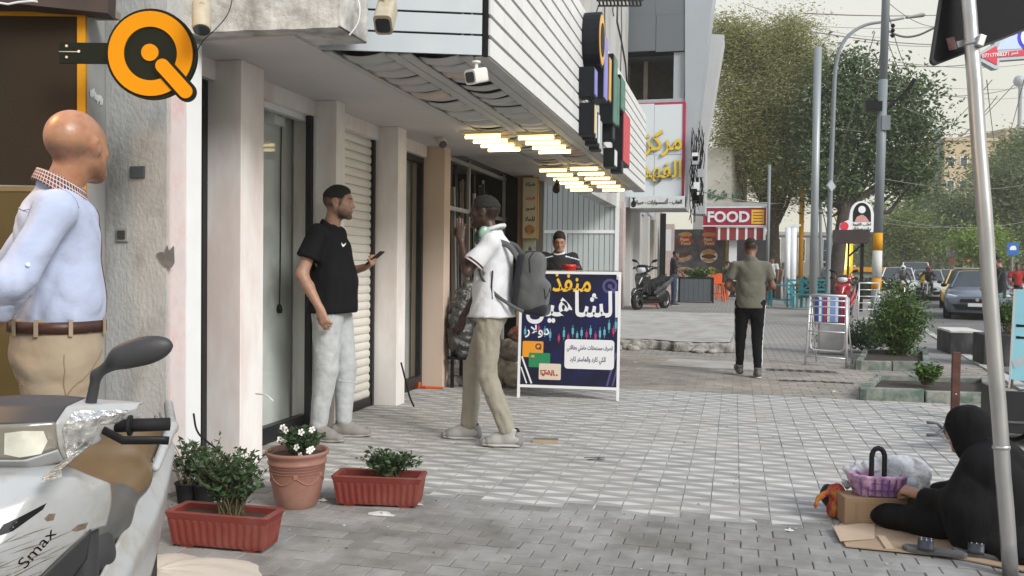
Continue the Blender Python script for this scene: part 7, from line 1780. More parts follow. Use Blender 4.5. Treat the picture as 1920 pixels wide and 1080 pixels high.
ub=gnd(1641,602);ud=float(np.dot(np.array(ub)-C0,cf));up_t=at(1661,0,ud)
upo=root('utility_pole',ub,0,'tall utility pole with yellow and white painted foot and floodlight brackets','pole');du2=(up_t-ub);kz=du2/du2.z
def upp(z):return kz*z
def zpy(py):return at(1650,py,ud).z
segs=[(0,zpy(545),.125,m_pg),(zpy(545),zpy(522),.122,m_yel),(zpy(522),zpy(470),.12,mat('pole_white',(.55,.55,.53),.6,var=.1)),(zpy(470),zpy(437),.118,m_yel),(zpy(437),zpy(150),.115,m_pg),(zpy(150),11.5,.10,m_pg)]
for z0_,z1_,r_,m_ in segs:MB().tube([upp(z0_),upp(z1_)],[r_,r_*.97],16).build('pole_section',m_,upo,smooth=True)
zc=zpy(200);c_=upp(zc)
MB().bar(c_+Vector((-.05,0,-.25)),c_+Vector((.72,0,.55)),.05,.07).build('bracket_arm',m_black,upo);MB().box(tuple(c_+Vector((-.42,-.15,-.12))),tuple(c_+Vector((-.02,.1,.12)))).build('floodlight',m_black,upo);MB().bar(c_+Vector((-.5,0,.16)),c_+Vector((.35,0,.14)),.04,.04).build('bracket_arm',m_black,upo)
for s_ in(1,):MB().bar(c_+Vector((.60,0,.42)),c_+Vector((.75,0,.68)),.08,.1).build('floodlight',m_black,upo)
MB().box(tuple(c_+Vector((-.02,-.16,-.62))),tuple(c_+Vector((.18,-.1,-.25)))).build('junction_box',m_pg,upo)
zi=zpy(50);
for dz in(0,-.12,-.25):MB().lathe([(.03,-.05),(.06,0),(.03,.05)],10,M=Matrix.Translation(upp(zi+dz)+Vector((.18,-.05,0)))).build('insulator',m_black,upo)
def street_lamp(px,pyb,pts,d,label,r_=.09,headp=None):
 c=at(px,pyb,d);t=root('street_lamp',(c.x,c.y,0),0,label,'street lamp','curved arm street lamps');P_=[at(x,y,d)-Vector((c.x,c.y,0))for x,y in pts];P_[0].z=0
 for _ in range(2):
  Q_=[P_[0]]
  for i in range(len(P_)-1):Q_+=[P_[i].lerp(P_[i+1],.25),P_[i].lerp(P_[i+1],.75)]
  P_=Q_+[P_[-1]]
 n=len(P_);MB().tube(P_,[r_*(1-.6*i/n)for i in range(n)],10).build('lamp_post',m_pg,t,smooth=True)
 e1=P_[-1];dd=(P_[-1]-P_[-2]).normalized();S=SDF(.03,.05);S.cap(e1+dd*.1,e1+dd*.62,.07,.12,sc=((0,0,1),.6));S.build('lamp_head',mat('lamp_head',(.30,.28,.26),.5),t);return t
street_lamp(1551,560,[(1551,560),(1557,350),(1563,200),(1566,120),(1580,75),(1615,47),(1660,40),(1695,34)],29,'street lamp whose curved arm reaches over the utility pole')
street_lamp(1536,540,[(1540,540),(1537,300),(1537,210),(1550,185),(1580,172),(1622,163)],50,'more distant street lamp with its arm half hidden by the dark tree',.10)
bxd=at(1556,349,28.6);t=root('meter_box',bxd,R(45),'small pale box fixed to the street lamp post','box');MB().box((-.14,-.08,-.14),(.14,.0,.14),M=Matrix.Rotation(R(45),4,'Y')).build('box_body',m_plt,t)
cs=root('coffee_sign',at(1612,520,27),0,'white arched coffee sign with a long-haired woman picture on a dark post','sign');cs.location.z=0;C3=Vector(cs.location)
def c3(px,py,d=27):return at(px,py,d)-C3
kc=27/F
Mc=frame(c3(1614,407),ur,Vector(cu));arch=[(x,y)for x,y in[(-22,-28),(24,-28),(25,5)]]+[(22*math.cos(a)+2,6+24*math.sin(a))for a in np.linspace(.1,PI-.1,14)]+[(-22,-5),(-38,-12),(-40,-24)]
MB().prism([(x*kc,y*kc)for x,y in arch],.06,Mc,z0=-.06).build('sign_board',mf_w,cs)
MB().prism([((17*math.cos(a)+2)*kc,(4+23*math.sin(a))*kc)for a in np.linspace(0,PI,14)]+[(-15*kc,-9*kc),(19*kc,-9*kc)],.006,Mc@Matrix.Translation((0,0,.002))).build('hair_print',m_bk,cs)
MB().prism([(x*kc,y*kc)for x,y in ngon(7,14,2,14)],.006,Mc@Matrix.Translation((0,0,.006))).build('face_print',mf_w,cs);MB().prism([(x*kc,y*kc)for x,y in((-12,-9),(-8,0),(0,4),(4,4),(10,0),(16,-9))],.006,Mc@Matrix.Translation((0,0,.006))).build('cup_print',mat('rose_print',(.52,.26,.24),.5),cs)
MB().prism([(x*kc,y*kc)for x,y in ngon(8,14,-31,-17)],.006,Mc@Matrix.Translation((0,0,.006))).build('red_print',mat('sign_crimson',(0,0,0)),cs)
for s_,y in(('اطلب القهوة',-14),('و انت بسيارتك',-22)):text('lettering',s_,Mc@Matrix.Translation((2*kc,y*kc,.004)),34*kc,7*kc,m_bk,cs,.006,.015,ar=True,fit=True)
MB().bar(c3(1617,434),Vector((c3(1617,434).x,c3(1617,434).y,0)),.10,.10).build('sign_post',m_black,cs);MB().bar(c3(1591,455),Vector((c3(1591,455).x,c3(1591,455).y,0)),.07,.07).build('sign_post',mat('brown_black',(0,0,0)),cs)
a=c3(1564,456);c=c3(1627,432);MB().box((a.x,a.y-.2,a.z),(c.x,a.y+.5,c.z)).build('header_box',mat('dark_plum',(.045,.03,.032),.6),cs);MB().bar(c3(1592,480),c3(1612,462),.04,.05).build('brace',m_black,cs)
ly=root('lit_sign_tower',at(1585,450,44),0,'bright lit yellow vertical tubes of a shop sign behind the coffee sign','sign');L3=Vector(ly.location)
m_ly=mat('lit_yellow',(1,.85,.3),.5,var=0,emit=(1.0,.80,.22),estr=1.5)
for px,pt_y,pb_y in((1578,386,432),(1588,374,432),(1594,376,432),(1577,456,510),(1584,456,505),(1590,456,500)):
 a=at(px-3,pb_y,44)-L3;c=at(px+3,pt_y,44)-L3;MB().box((a.x,a.y-.15,a.z),(c.x,a.y+.1,c.z)).build('lit_tube',m_ly,ly)
a=at(1566,520,44.3)-L3;c=at(1600,374,44.3)-L3;MB().box((a.x,a.y,a.z),(c.x,a.y+.1,c.z)).build('sign_back',mat('plate_yellow',(0,0,0)),ly)
for i in range(8):
 pass
def roadsign(px,py,w,h,d,m,label,pole=True,shape='box',cat='sign'):
 c=at(px,py,d);t=root('road_sign',(c.x,c.y,-.1),0,label,cat);k=d/F;Mx=frame((0,-.05,c.z+.1),ur,(0,0,1))
 MB().prism(ngon(w/2*k,20)if shape=='disc' else[(-w/2*k,-h/2*k),(w/2*k,-h/2*k),(w/2*k,h/2*k),(-w/2*k,h/2*k)],.03,Mx).build('sign_face',m,t)
 if pole:MB().tube([(0,.03,0),(0,.03,c.z+.1)],.05,8).build('sign_post',m_pg,t)
 return t,Mx,k
t,Mx,k=roadsign(1898,467,22,24,38,mat('sign_blue2',(.01,.11,.38),.5),'blue road sign with a white car symbol at the right')
MB().prism([(x*k,y*k)for x,y in((-6,-2),(-6,3),(-2,6),(4,6),(6,2),(6,-2))],.005,Mx@Matrix.Translation((0,0,.032))).build('symbol',mf_w,t)
t,Mx,k=roadsign(1785,478,11,11,55,mat('sign_violet',(.22,.06,.30),.5),'small round violet and red no parking sign far down the street',shape='disc')
roadsign(1785,490,13,9,54.8,mat('sign_coral',(.55,.08,.08),.5),'small red plate under the round sign');
for i,px in enumerate((1806,1816,1824)):roadsign(px,488,7,7,60,mat('sign_orange2',(.65,.12,.02),.5),('left','middle','right')[i]+' small orange sign of the three far down the road')
roadsign(1784,466,21,32,62,mat('hoarding',(.26,.235,.22),.7),'beige hoarding far down the road under the trees')
roadsign(1691,465,8,5,70,mat('sign_coral',(0,0,0)),'tiny red sign far off left of the hoarding',pole=False)
kq=at(1625,508,46);t=root('orange_kiosk',(kq.x,kq.y,0),0,'kiosk with orange roof edge behind the coffee sign','kiosk');w_k=1.9
MB().box((-w_k,0,0),(w_k,2,1.25)).build('kiosk_wall',mat('kiosk_grey',(.30,.33,.32),.6,var=.3,scale=2),t);MB().box((-w_k-.1,-.15,1.25),(w_k+.1,2.1,1.5)).build('kiosk_roof',mat('kiosk_orange',(.62,.30,.03),.5),t)
hd=MB();hg=root('hedge',at(1600,545,40),0,'low dark hedge behind the red motorcycle','hedge');hg.location.z=0
rs=np.random.RandomState(9);pts=[(rs.uniform(-2.6,2.0),rs.uniform(-.4,.4),rs.uniform(.2,.95))for _ in range(2600)];leaves('foliage',pts,.13,4,m_lf,hg,shape=.5)
MB().box((-2.6,-.3,0),(2.0,.3,.7)).build('hedge_core',mat('hedge_core',(.02,.03,.015),.9),hg)
def block(px0,px1,pyt,d,depth,m,label,wins=None,name='building'):
 a,c=at(px0,500,d),at(px1,500,d);zt5=at((px0+px1)/2,pyt,d).z;t=root(name,((a.x+c.x)/2,(a.y+c.y)/2,-.1),math.atan2(c.y-a.y,c.x-a.x),label,'building');w=(c-a).length
 MB().box((-w/2,0,0),(w/2,depth,zt5)).build('wall',m,t);MB().box((-w/2-.3,-.3,zt5),(w/2+.3,depth,zt5+.5)).build('parapet',m,t)
 if wins:
  nx,nz=wins
  for i in range(nx):
   for j in range(nz):
    x=-w/2+w*(i+.5)/nx;z=zt5*(.45+.5*(j+.4)/nz);f=MB().box((x-w/nx*.3,-.08,z-.9),(x+w/nx*.3,.05,z+.9)).build('window',mf_w,t);MB().box((x-w/nx*.25,-.1,z-.75),(x+w/nx*.25,-.07,z+.75)).build('pane',m_glass,f)
 return t,w,zt5
m_bg=mat('beige_facade',(.46,.35,.22),.85,var=.1,scale=.4);m_bg2=mat('yellow_facade',(.52,.42,.22),.85,var=.1,scale=.4)
t,w,z5=block(1766,1862,264,150,14,m_bg,'beige flat-roofed building above the trees far down the street',(4,3));
for i in range(7):x=-w/2-2.6+i*.45
block(1738,1766,284,152,10,m_bg2,'yellow side wall of the far beige building, left of its corner',(4,1));MB().box((.2*w,3,z5),(.42*w,7,z5+1.6)).build('roof_box',mat('roof_pink',(.45,.22,.17),.8),t)
block(1880,2050,246,170,14,m_bg,'farther tan building showing above the trees at the right edge',(6,3))
post('radio_mast',1758,300,238,151,.5,m_pg,'lattice mast on the far yellow building roof','mast',z=16);post('water_tower_mast',1911,250,152,165,.35,m_pg,'thin pale mast far away at the right','mast',z=0)
t=root('mast_ball',at(1911,152,165),0,'round top of the thin pale mast at the right','ball');MB().lathe([(.01,-1.2),(.8,-.8),(1.1,0),(.8,.8),(.01,1.2)],14).build('ball_top',m_plt,t,smooth=True)
# trees
def tree(name,base,h,trunk_h,blobs,n,lsize,seed,label,ml,trunk_r=.2,cat='tree',hang=0.0,twig=True,shape=.35,lean=(0,0),group=None,mbark=None,cl=26,spk=1.0):
 """blobs: (x, y, z, rx, ry, rz) in local metres; leaves in clumps through each blob with gaps between"""
 t=root(name,base,0,label,cat,group);rs=np.random.RandomState(seed);mbark=mbark or mat('bark',(.10,.075,.055),.95,var=.3,scale=6,bump=.8,bscale=20)
 tb_=MB();top=Vector((lean[0],lean[1],trunk_h));tb_.tube([(0,0,0),tuple(top*.35+Vector((.05,0,0))),tuple(top*.7),tuple(top)],[trunk_r*1.25,trunk_r,trunk_r*.85,trunk_r*.7],12)
 tb_.build('trunk',mbark,t,smooth=True)
 br_=MB();vol=np.array([b[3]*b[4]*b[5]for b in blobs])**.8;vol=vol/vol.sum();P=[];
 for bi,b in enumerate(blobs):
  c=Vector(b[:3]);m_=top.lerp(c,.5)+Vector((rs.normal()*.2,rs.normal()*.2,-.1*h*rs.rand()));br_.tube([top*.92,m_,c],[trunk_r*.5,trunk_r*.3,trunk_r*.12],7,cap=False)
  k=max(4,int(n*vol[bi]/cl))
  for j in range(k):
   d=rs.normal(size=3);d/=np.linalg.norm(d);r_=rs.uniform(.25,1.0)**.5
   q=np.array(b[:3])+d*r_*np.array(b[3:6])*rs.uniform(.8,1.12)
   if twig and j%3==0:br_.tube([c,c.lerp(Vector(q),.6)+Vector((0,0,.08*b[5])),Vector(q)],[trunk_r*.10,trunk_r*.06,trunk_r*.03],4,cap=False)
   sp=lsize*rs.uniform(1.5,4.2)*spk;cs_=rs.normal(size=(cl,3))*sp*np.array([1,1,.6])
   if hang:u_=rs.rand(cl);cs_[:,2]-=u_*hang*rs.uniform(.5,1.4);cs_[:,:2]*=(1-.4*u_[:,None])
   P.append(q+cs_)
 br_.build('branch',mbark,t,smooth=True)
 P=np.concatenate(P);v,f=leaf_mesh(P,lsize,seed,up=-.4 if hang else .5,shape=shape)
 if hang:pass
 me=bpy.data.meshes.new('crown');me.from_pydata(v.tolist(),[],f);me.materials.append(ml);a=me.attributes.new('tint','FLOAT','POINT')
 clump=np.repeat(rs.rand(len(P)//cl+1),cl)[:len(P)];a.data.foreach_set('value',np.repeat(clump*.7+rs.rand(len(P))*.3,4).astype(np.float32))
 o=bpy.data.objects.new('crown',me);col.objects.link(o);o.parent=t;return t
def pblob(px,py,rxp,ryp,d,base,ry=None):
 c=at(px,py,d);k=d/F;return(c.x-base.x,c.y-base.y,c.z-base.z,rxp*k,(ry or rxp*k),ryp*k)
ml1=leaf_mat('olive_leaf',(.37,.37,.16),rnd=.38,trl=.4);ml2=leaf_mat('deep_leaf',(.10,.15,.06),rnd=.5,trl=.25);ml3=leaf_mat('yellow_green_leaf',(.18,.23,.07),rnd=.4,trl=.35);ml4=leaf_mat('hazy_leaf',(.14,.18,.08),rnd=.35,trl=.3)
d=38;bs_=at(1450,540,d);bs_.z=0
tree('feathery_tree',bs_,12,3.4,[pblob(x,y,a,b,d,bs_)for x,y,a,b in((1375,60,34,34),(1360,130,22,60),(1420,90,44,50),(1480,55,34,32),(1510,110,38,42),(1390,200,36,55),(1450,180,46,60),(1370,250,26,28),(1425,270,40,55),(1490,230,40,60),(1440,325,38,36),(1495,320,28,46),(1350,45,16,22))],110000,.13,5,'tall feathery pale olive tree rising behind the food shop',ml1,.26,hang=.6,shape=.30,twig=False,cl=60,spk=1.5)
d=36;bs_=at(1558,540,d);bs_.z=0
tree('broadleaf_tree',bs_,10,4.2,[pblob(x,y,a,b,d,bs_)for x,y,a,b in((1560,160,30,36),(1600,130,30,28),(1650,160,32,26),(1700,180,32,28),(1600,210,42,38),(1660,230,44,36),(1715,240,36,32),(1570,270,34,42),(1740,290,20,16),(1630,290,34,32),(1690,310,38,32),(1720,330,28,22),(1550,350,28,40),(1590,350,26,26),(1690,345,30,24),(1520,300,20,40),(1530,210,20,40))],22000,.19,6,'dark broad-leaved tree with open crown between the poles',ml2,.30,shape=.5,mbark=mat('dark_bark',(.07,.055,.05),.95,var=.3,scale=6,bump=.8,bscale=20),lean=(.5,0))
k=0
far=[(1700,440,55,44,62,'rounded yellow-green tree behind the big utility pole','yellow'),(1745,405,52,42,75,'tree under the far beige building','hazy'),(1800,420,52,52,66,'tree left of the galvanised pole with low crown','hazy'),(1872,345,40,52,80,'tree right of the galvanised pole, tallest of the far row','yellow'),(1895,370,48,80,60,'dark full tree at the right picture edge','hazy'),(1930,300,44,60,70,'tall tree cut by the right picture edge','yellow'),(1660,450,30,40,90,'small pale tree behind the coffee sign','yellow'),(1840,460,34,26,52,'low bright green tree behind the blue car','bright'),(1760,450,50,30,95,'low hazy tree at the end of the street','hazy'),(1890,440,50,40,64,'wide low tree behind the blue road sign','hazy')]
for px,py,a,b,d,lab,kind in far:
 bs_=at(px,520,d);bs_.z=0;rs_=random.Random(px)
 bl_=[pblob(px,py,a,b,d,bs_)]+[pblob(px+rs_.uniform(-.7,.7)*a,py+rs_.uniform(-.8,.6)*b,a*rs_.uniform(.35,.6),b*rs_.uniform(.35,.6),d,bs_)for _ in range(6)]
 tree('street_tree',bs_,8,max(1.5,at(px,py+b*.6,d).z),bl_,7500,.004*d,px,lab,{'yellow':ml3,'hazy':ml4,'bright':leaf_mat('bright_leaf',(.19,.28,.05),.3)}[kind],.22,shape=.45,group='trees along the far side of the street',twig=False)
tl=root('far_woods',(0,0,0),0);tl['kind']='stuff';bpy.data.objects.remove(tl)
rs=np.random.RandomState(77);pts=[]
for i in range(420):
 px=rs.uniform(1590,2050);dd_=rs.uniform(100,150);q=at(px,rs.uniform(395,510),dd_);pts.append(np.array(q)+rs.normal(size=(34,3))*np.array([1.4,1.4,1.0]))
P=np.concatenate(pts);v,f=leaf_mesh(P,.75,3,shape=.6);me=bpy.data.meshes.new('far_woods');me.from_pydata(v.tolist(),[],f);me.materials.append(ml4);a=me.attributes.new('tint','FLOAT','POINT');a.data.foreach_set('value',np.repeat(np.repeat(rs.rand(420),34),4).astype(np.float32))
o=bpy.data.objects.new('far_woods',me);col.objects.link(o);o['kind']='stuff'
block(1375,1560,440,120,10,mat('far_wall',(.30,.28,.25),.9,var=.2,scale=.3),'far low tan buildings at the end of the street behind the trees',(8,2));block(1650,2300,478,165,10,mat('far_wall',(0,0,0)),'long low far building across the end of the road',(30,1))
# overhead wires
m_w=mat('wire_grey',(.20,.19,.18),.7,var=0);m_w2=mat('wire_dark',(.05,.05,.05),.7,var=0)
ORD='first second third fourth fifth sixth seventh eighth ninth tenth eleventh twelfth thirteenth fourteenth fifteenth sixteenth seventeenth eighteenth nineteenth twentieth twenty-first'.split()
def wire(pts,d0,d1,r_,label,m=m_w,sag=0,name='overhead_wire',group='overhead wires'):
 n=len(pts);P_=[at(x,y,d0+(d1-d0)*i/(n-1))for i,(x,y)in enumerate(pts)]
 if n==2:P_=[P_[0].lerp(P_[1],i/10)-Vector((0,0,sag*4*(i/10)*(1-i/10)))for i in range(11)]
 else:
  for _ in range(2):
   Q_=[P_[0]]
   for i in range(len(P_)-1):Q_+=[P_[i].lerp(P_[i+1],.25),P_[i].lerp(P_[i+1],.75)]
   P_=Q_+[P_[-1]]
 o0=P_[0].copy();t=root(name,o0,0,label,'wire',group);MB().tube([p-o0 for p in P_],r_,4,cap=False).build('wire',m,t);return t
W=[((1510,25),(1925,8)),((1518,48),(1925,32)),((1525,60),(1925,75)),((1600,75),(1925,70)),((1555,95),(1925,120)),((1640,118),(1925,100)),((1600,140),(1925,165)),((1620,150),(1925,182)),((1700,175),(1925,158)),((1560,240),(1925,236)),((1690,200),(1925,250)),((1655,335),(1925,345)),((1655,408),(1925,415)),((1640,414),(1820,416)),((1390,5),(1660,70)),((1335,35),(1560,160)),((1400,60),(1525,100)),((1160,20),(1340,130)),((1300,355),(1530,372)),((1380,280),(1525,330)),((1340,338),(1450,352))]
W.sort(key=lambda q:q[0][1]+q[1][1])
for i,(a,c)in enumerate(W):wire((a,c),26+(i*7)%18,60-(i*5)%25,.013 if i%3 else .02,ORD[i]+' long thin wire across the pale sky, counted downwards from the top',m_w,.35)
wire(((1660,55),(1690,70),(1720,68),(1752,52)),22.6,22,.028,'slack thick cable hanging from the insulators of the utility pole')
for i,(a,c)in enumerate((((1660,0),(1700,130)),((1660,0),(1760,50)),((1655,90),(1612,210)),((1658,60),(1740,250)),((1640,60),(1560,330)),((1652,210),(1570,330)),((1860,150),(1745,260)),((1900,160),(1755,290)),((1870,180),(1790,260)),((1850,150),(1870,300)),((1925,130),(1880,290)))):wire((a,c),22.6,30+i*2,.012,ORD[i]+' slanting wire near the poles at the right, counted from the left',m_w,.2,group='slanting wires')
wire(((1505,330),(1525,350),(1545,400),(1555,470)),36,30,.02,'loose cable dropping beside the trunk of the dark tree',m_w2);wire(((1562,230),(1555,300),(1575,330),(1550,370),(1570,420)),29,29,.016,'tangled cable hanging on the street lamp post',m_w2)
cr2=root('cable_rack',(-2.7,16,0),0,'dark bracket rack with trailing cables on the upper plaster wall','rack');b=MB()
for(x0_,y0_,x1_,y1_)in((1120,1,1205,1),(1122,11,1200,11)):b.bar(at(x0_,y0_,15)-Vector(cr2.location),at(x1_,y1_,16.5)-Vector(cr2.location),.03,.03)
for i in range(12):x=1123+i*7;b.tube([at(x,0,15.3)-Vector(cr2.location),at(x+2,11,15.3)-Vector(cr2.location)],.018,5)
b.build('rack_bars',m_black,cr2)
for pts in(((1158,0),(1157,40),(1165,75),(1173,120),(1176,165)),((1165,0),(1166,60),(1163,150)),((1134,12),(1134,45),(1135,85)),((1122,12),(1117,30),(1116,45)),((1150,12),(1149,20),(1151,30))):
 P_=[onx(x,y,-2.93)-Vector(cr2.location)for x,y in pts];MB().tube(P_,.022 if pts[0][0]==1158 else .012,6).build('cable',m_w2,cr2,smooth=True)
# cars
def wheel(parent,c,r_,w,name='wheel'):
 M_=Matrix.Translation(c)@Matrix.Rotation(R(90),4,'Y')
 o=MB().lathe([(r_*.62,-w/2),(r_*.93,-w/2),(r_,-w*.3),(r_,w*.3),(r_*.93,w/2),(r_*.62,w/2)],22,M=M_).build(name,m_rubber,parent,smooth=True)
 b=MB();b.lathe([(.01,-w*.32),(r_*.62,-w*.40)],22,M=M_);b.lathe([(.01,w*.32),(r_*.62,w*.40)],22,M=M_)
 for i in range(5):
  a=2*PI*i/5
  for s_ in(-1,1):b.bar(M_@Vector((0,0,s_*w*.42)),M_@Vector((r_*.6*math.cos(a),r_*.6*math.sin(a),s_*w*.42)),.05,.02,up=(1,0,0))
 b.build('rim',m_chrome,o,auto=True);return o
def car(px,d,yaw,label,mbody,W_=1.8,L=4.5,H_=1.45,suv=0,z=-.12,accent=None,taxi=False,grille=True,detail=1):
 c=at(px,560,d);t=root('car',(c.x,c.y,z),yaw,label,'car','cars on the road');w=W_/2;k=L/4.5;u=suv*.13
 st=[(2.25,.56+u,.52+u,.70,.52),(2.19,.68+u,.64+u,.80,.62),(2.0,.76+u,.72+u,.87,.72),(1.55,.86+u,.80+u,.90,.76),(.98,.95+u,.89+u,.90,.74),(.25,H_-.03,.93+u,.90,.58),(-.1,H_,.94+u,.90,.60),(-.85,H_-.02,.95+u,.90,.58),(-1.62-.4*suv,1.04+u*1.6,.96+u,.89,.66),(-2.08,1.0+u,.94+u,.85,.70),(-2.25,.70+u,.66+u,.74,.56)]
 R_=[]
 for y,zt,zb,hw,tw in st:
  hw*=w/.9;tw*=w/.9;y*=k
  half=[(0,.22),(hw*.88,.22),(hw*.97,.34),(hw,.55 if zb>.6 else zb*.8),(hw*.985,zb),(tw,zt-.035),(tw*.75,zt),(0,zt+.012)]
  R_.append([(x,y,z_)for x,z_ in half]+[(-x,y,z_)for x,z_ in half[-2:0:-1]])
 n=len(R_[0]);b=MB();g=MB();b.v=[p for r_ in R_ for p in r_]
 for a in range(len(st)-1):
  for i in range(n):
   f=(a*n+i,a*n+(i+1)%n,(a+1)*n+(i+1)%n,(a+1)*n+i);m=i if i<7 else 13-i
   gl=(a==4 and m in(5,6))or(a==7 and m in(5,6))or(a in(5,6,7)and m==4)or(a==4 and m==4)
   if gl:q=[b.v[j]for j in f];g.add(q,[(0,1,2,3)])
   else:b.f.append(f);b.m.append(0)
 b.f+=[tuple(range(n-1,-1,-1)),tuple((len(st)-1)*n+i for i in range(n))];b.m+=[0,0]
 body=b.build('body',mbody,t,auto=True);g.build('window_glass',m_carglass,t,smooth=False)
 for sx in(-1,1):
  A_=lambda y,f_,zz:(sx*w*f_,y*k,zz)
  MB().tube([A_(.98,.84,.93+u),A_(.25,.66,H_-.04)],.03,6).build('pillar',mbody,t);MB().tube([A_(-.85,.66,H_-.04),A_(-1.60-.4*suv,.76,1.02+u*1.5)],.045,6).build('pillar',mbody,t);MB().tube([A_(-.25,.985,.93+u),A_(-.22,.68,H_-.05)],.028,6).build('pillar',m_black,t)
  S=SDF(.02,.03);S.ell((sx*(w+.07),.80*k,1.0+u),(.10,.06,.065));S.build('side_mirror',m_black if not suv else mbody,t)
  S=SDF(.02,.02);S.cap((sx*w*.52,2.14*k,.655+u),(sx*w*.86,1.98*k,.70+u),.04,.06);S.build('headlight',m_hl,t)
  MB().prism(rrect(.16,.10,.03),.03,frame((sx*w*.70,2.19*k,.38),(-1,-sx*.35,0),(0,0,1))).build('fog_lamp',m_hl,t)
  for y in(1.40,-1.35):
   M_=Matrix.Translation((sx*w*.93,y*k,.33))@Matrix.Rotation(R(90),4,'Y');MB().lathe([(.0,-.075),(.37,-.075),(.37,.07),(.0,.07)],24,M=M_).build('wheel_arch',m_black,t);wheel(t,(sx*(w-.09),y*k,.32),.32,.21)
 MB().prism(rrect(W_*.50,.10+.10*suv,.04),.04,frame((0,2.235*k,.565+u),(-1,0,0),(0,0,1))).build('grille',m_black,t);MB().prism([(-W_*.36,.09),(W_*.36,.09),(W_*.30,-.07),(-W_*.30,-.07)],.04,frame((0,2.235*k,.37),(-1,0,0),(0,0,1))).build('lower_intake',m_black,t)
 MB().box((-.24,2.27*k,.40),(.24,2.285*k,.50)).build('number_plate',mf_w,t);MB().prism(ngon(.05,14),.012,frame((0,2.27*k,.60+u),(-1,0,0),(0,0,1))).build('badge',m_chrome,t)
 MB().box((-w*.8,-L*.42,.12),(w*.8,L*.42,.24)).build('underside',m_black,t)
 if taxi:MB().box((-.5,-.8,H_+.03),(.5,.1,H_+.07)).build('roof_rack',mat('cream',(.5,.45,.3),.6),t)
 return t
m_carglass=mat('car_glass',(.045,.055,.06),.06,var=.1,scale=1,spec=.6);m_hl=mat('headlamp_glass',(.55,.58,.60),.12,var=.1,spec=.8,coat=.5)
paint=lambda n,c:mat('paint_'+n,c,.28,metal=.0,var=.03,scale=1,coat=.7)
ya=lambda deg:R(180+deg)
car(1838,26.8,ya(-16),'blue-grey saloon car nearest in the road, behind the galvanised pole',paint('bluegrey',(.075,.095,.13)),1.82,4.5,1.47)
car(1813,34.5,ya(-15),'cream and yellow taxi behind the blue-grey saloon',paint('taxi',(.62,.42,.10)),1.78,4.5,1.52,taxi=True)
car(1683,44,ya(-10),'white car at the left of the traffic beside the utility pole',paint('white',(.70,.71,.72)),1.85,4.5,1.62,suv=.6)
car(1738,43.5,ya(-12),'grey car between the two motorcycle riders',paint('grey',(.38,.41,.42)),1.8,4.5,1.52)
car(1770,45.5,ya(-13),'pale silver car behind the rider with the yellow box',paint('silver',(.50,.55,.60)),1.8,4.5,1.55)
car(1715,52,ya(-10),'big white van-like car rising behind the first rider',paint('white',(0,0,0)),2.0,5.0,2.0,suv=1.4)
car(1895,32,R(-20),'pale car turned away near the man at the road edge',paint('silver',(0,0,0)),1.75,4.4,1.2)
car(1898,47,ya(-14),'dark car far back at the right of the road',paint('dark',(.03,.03,.035)),1.8,4.5,1.5)
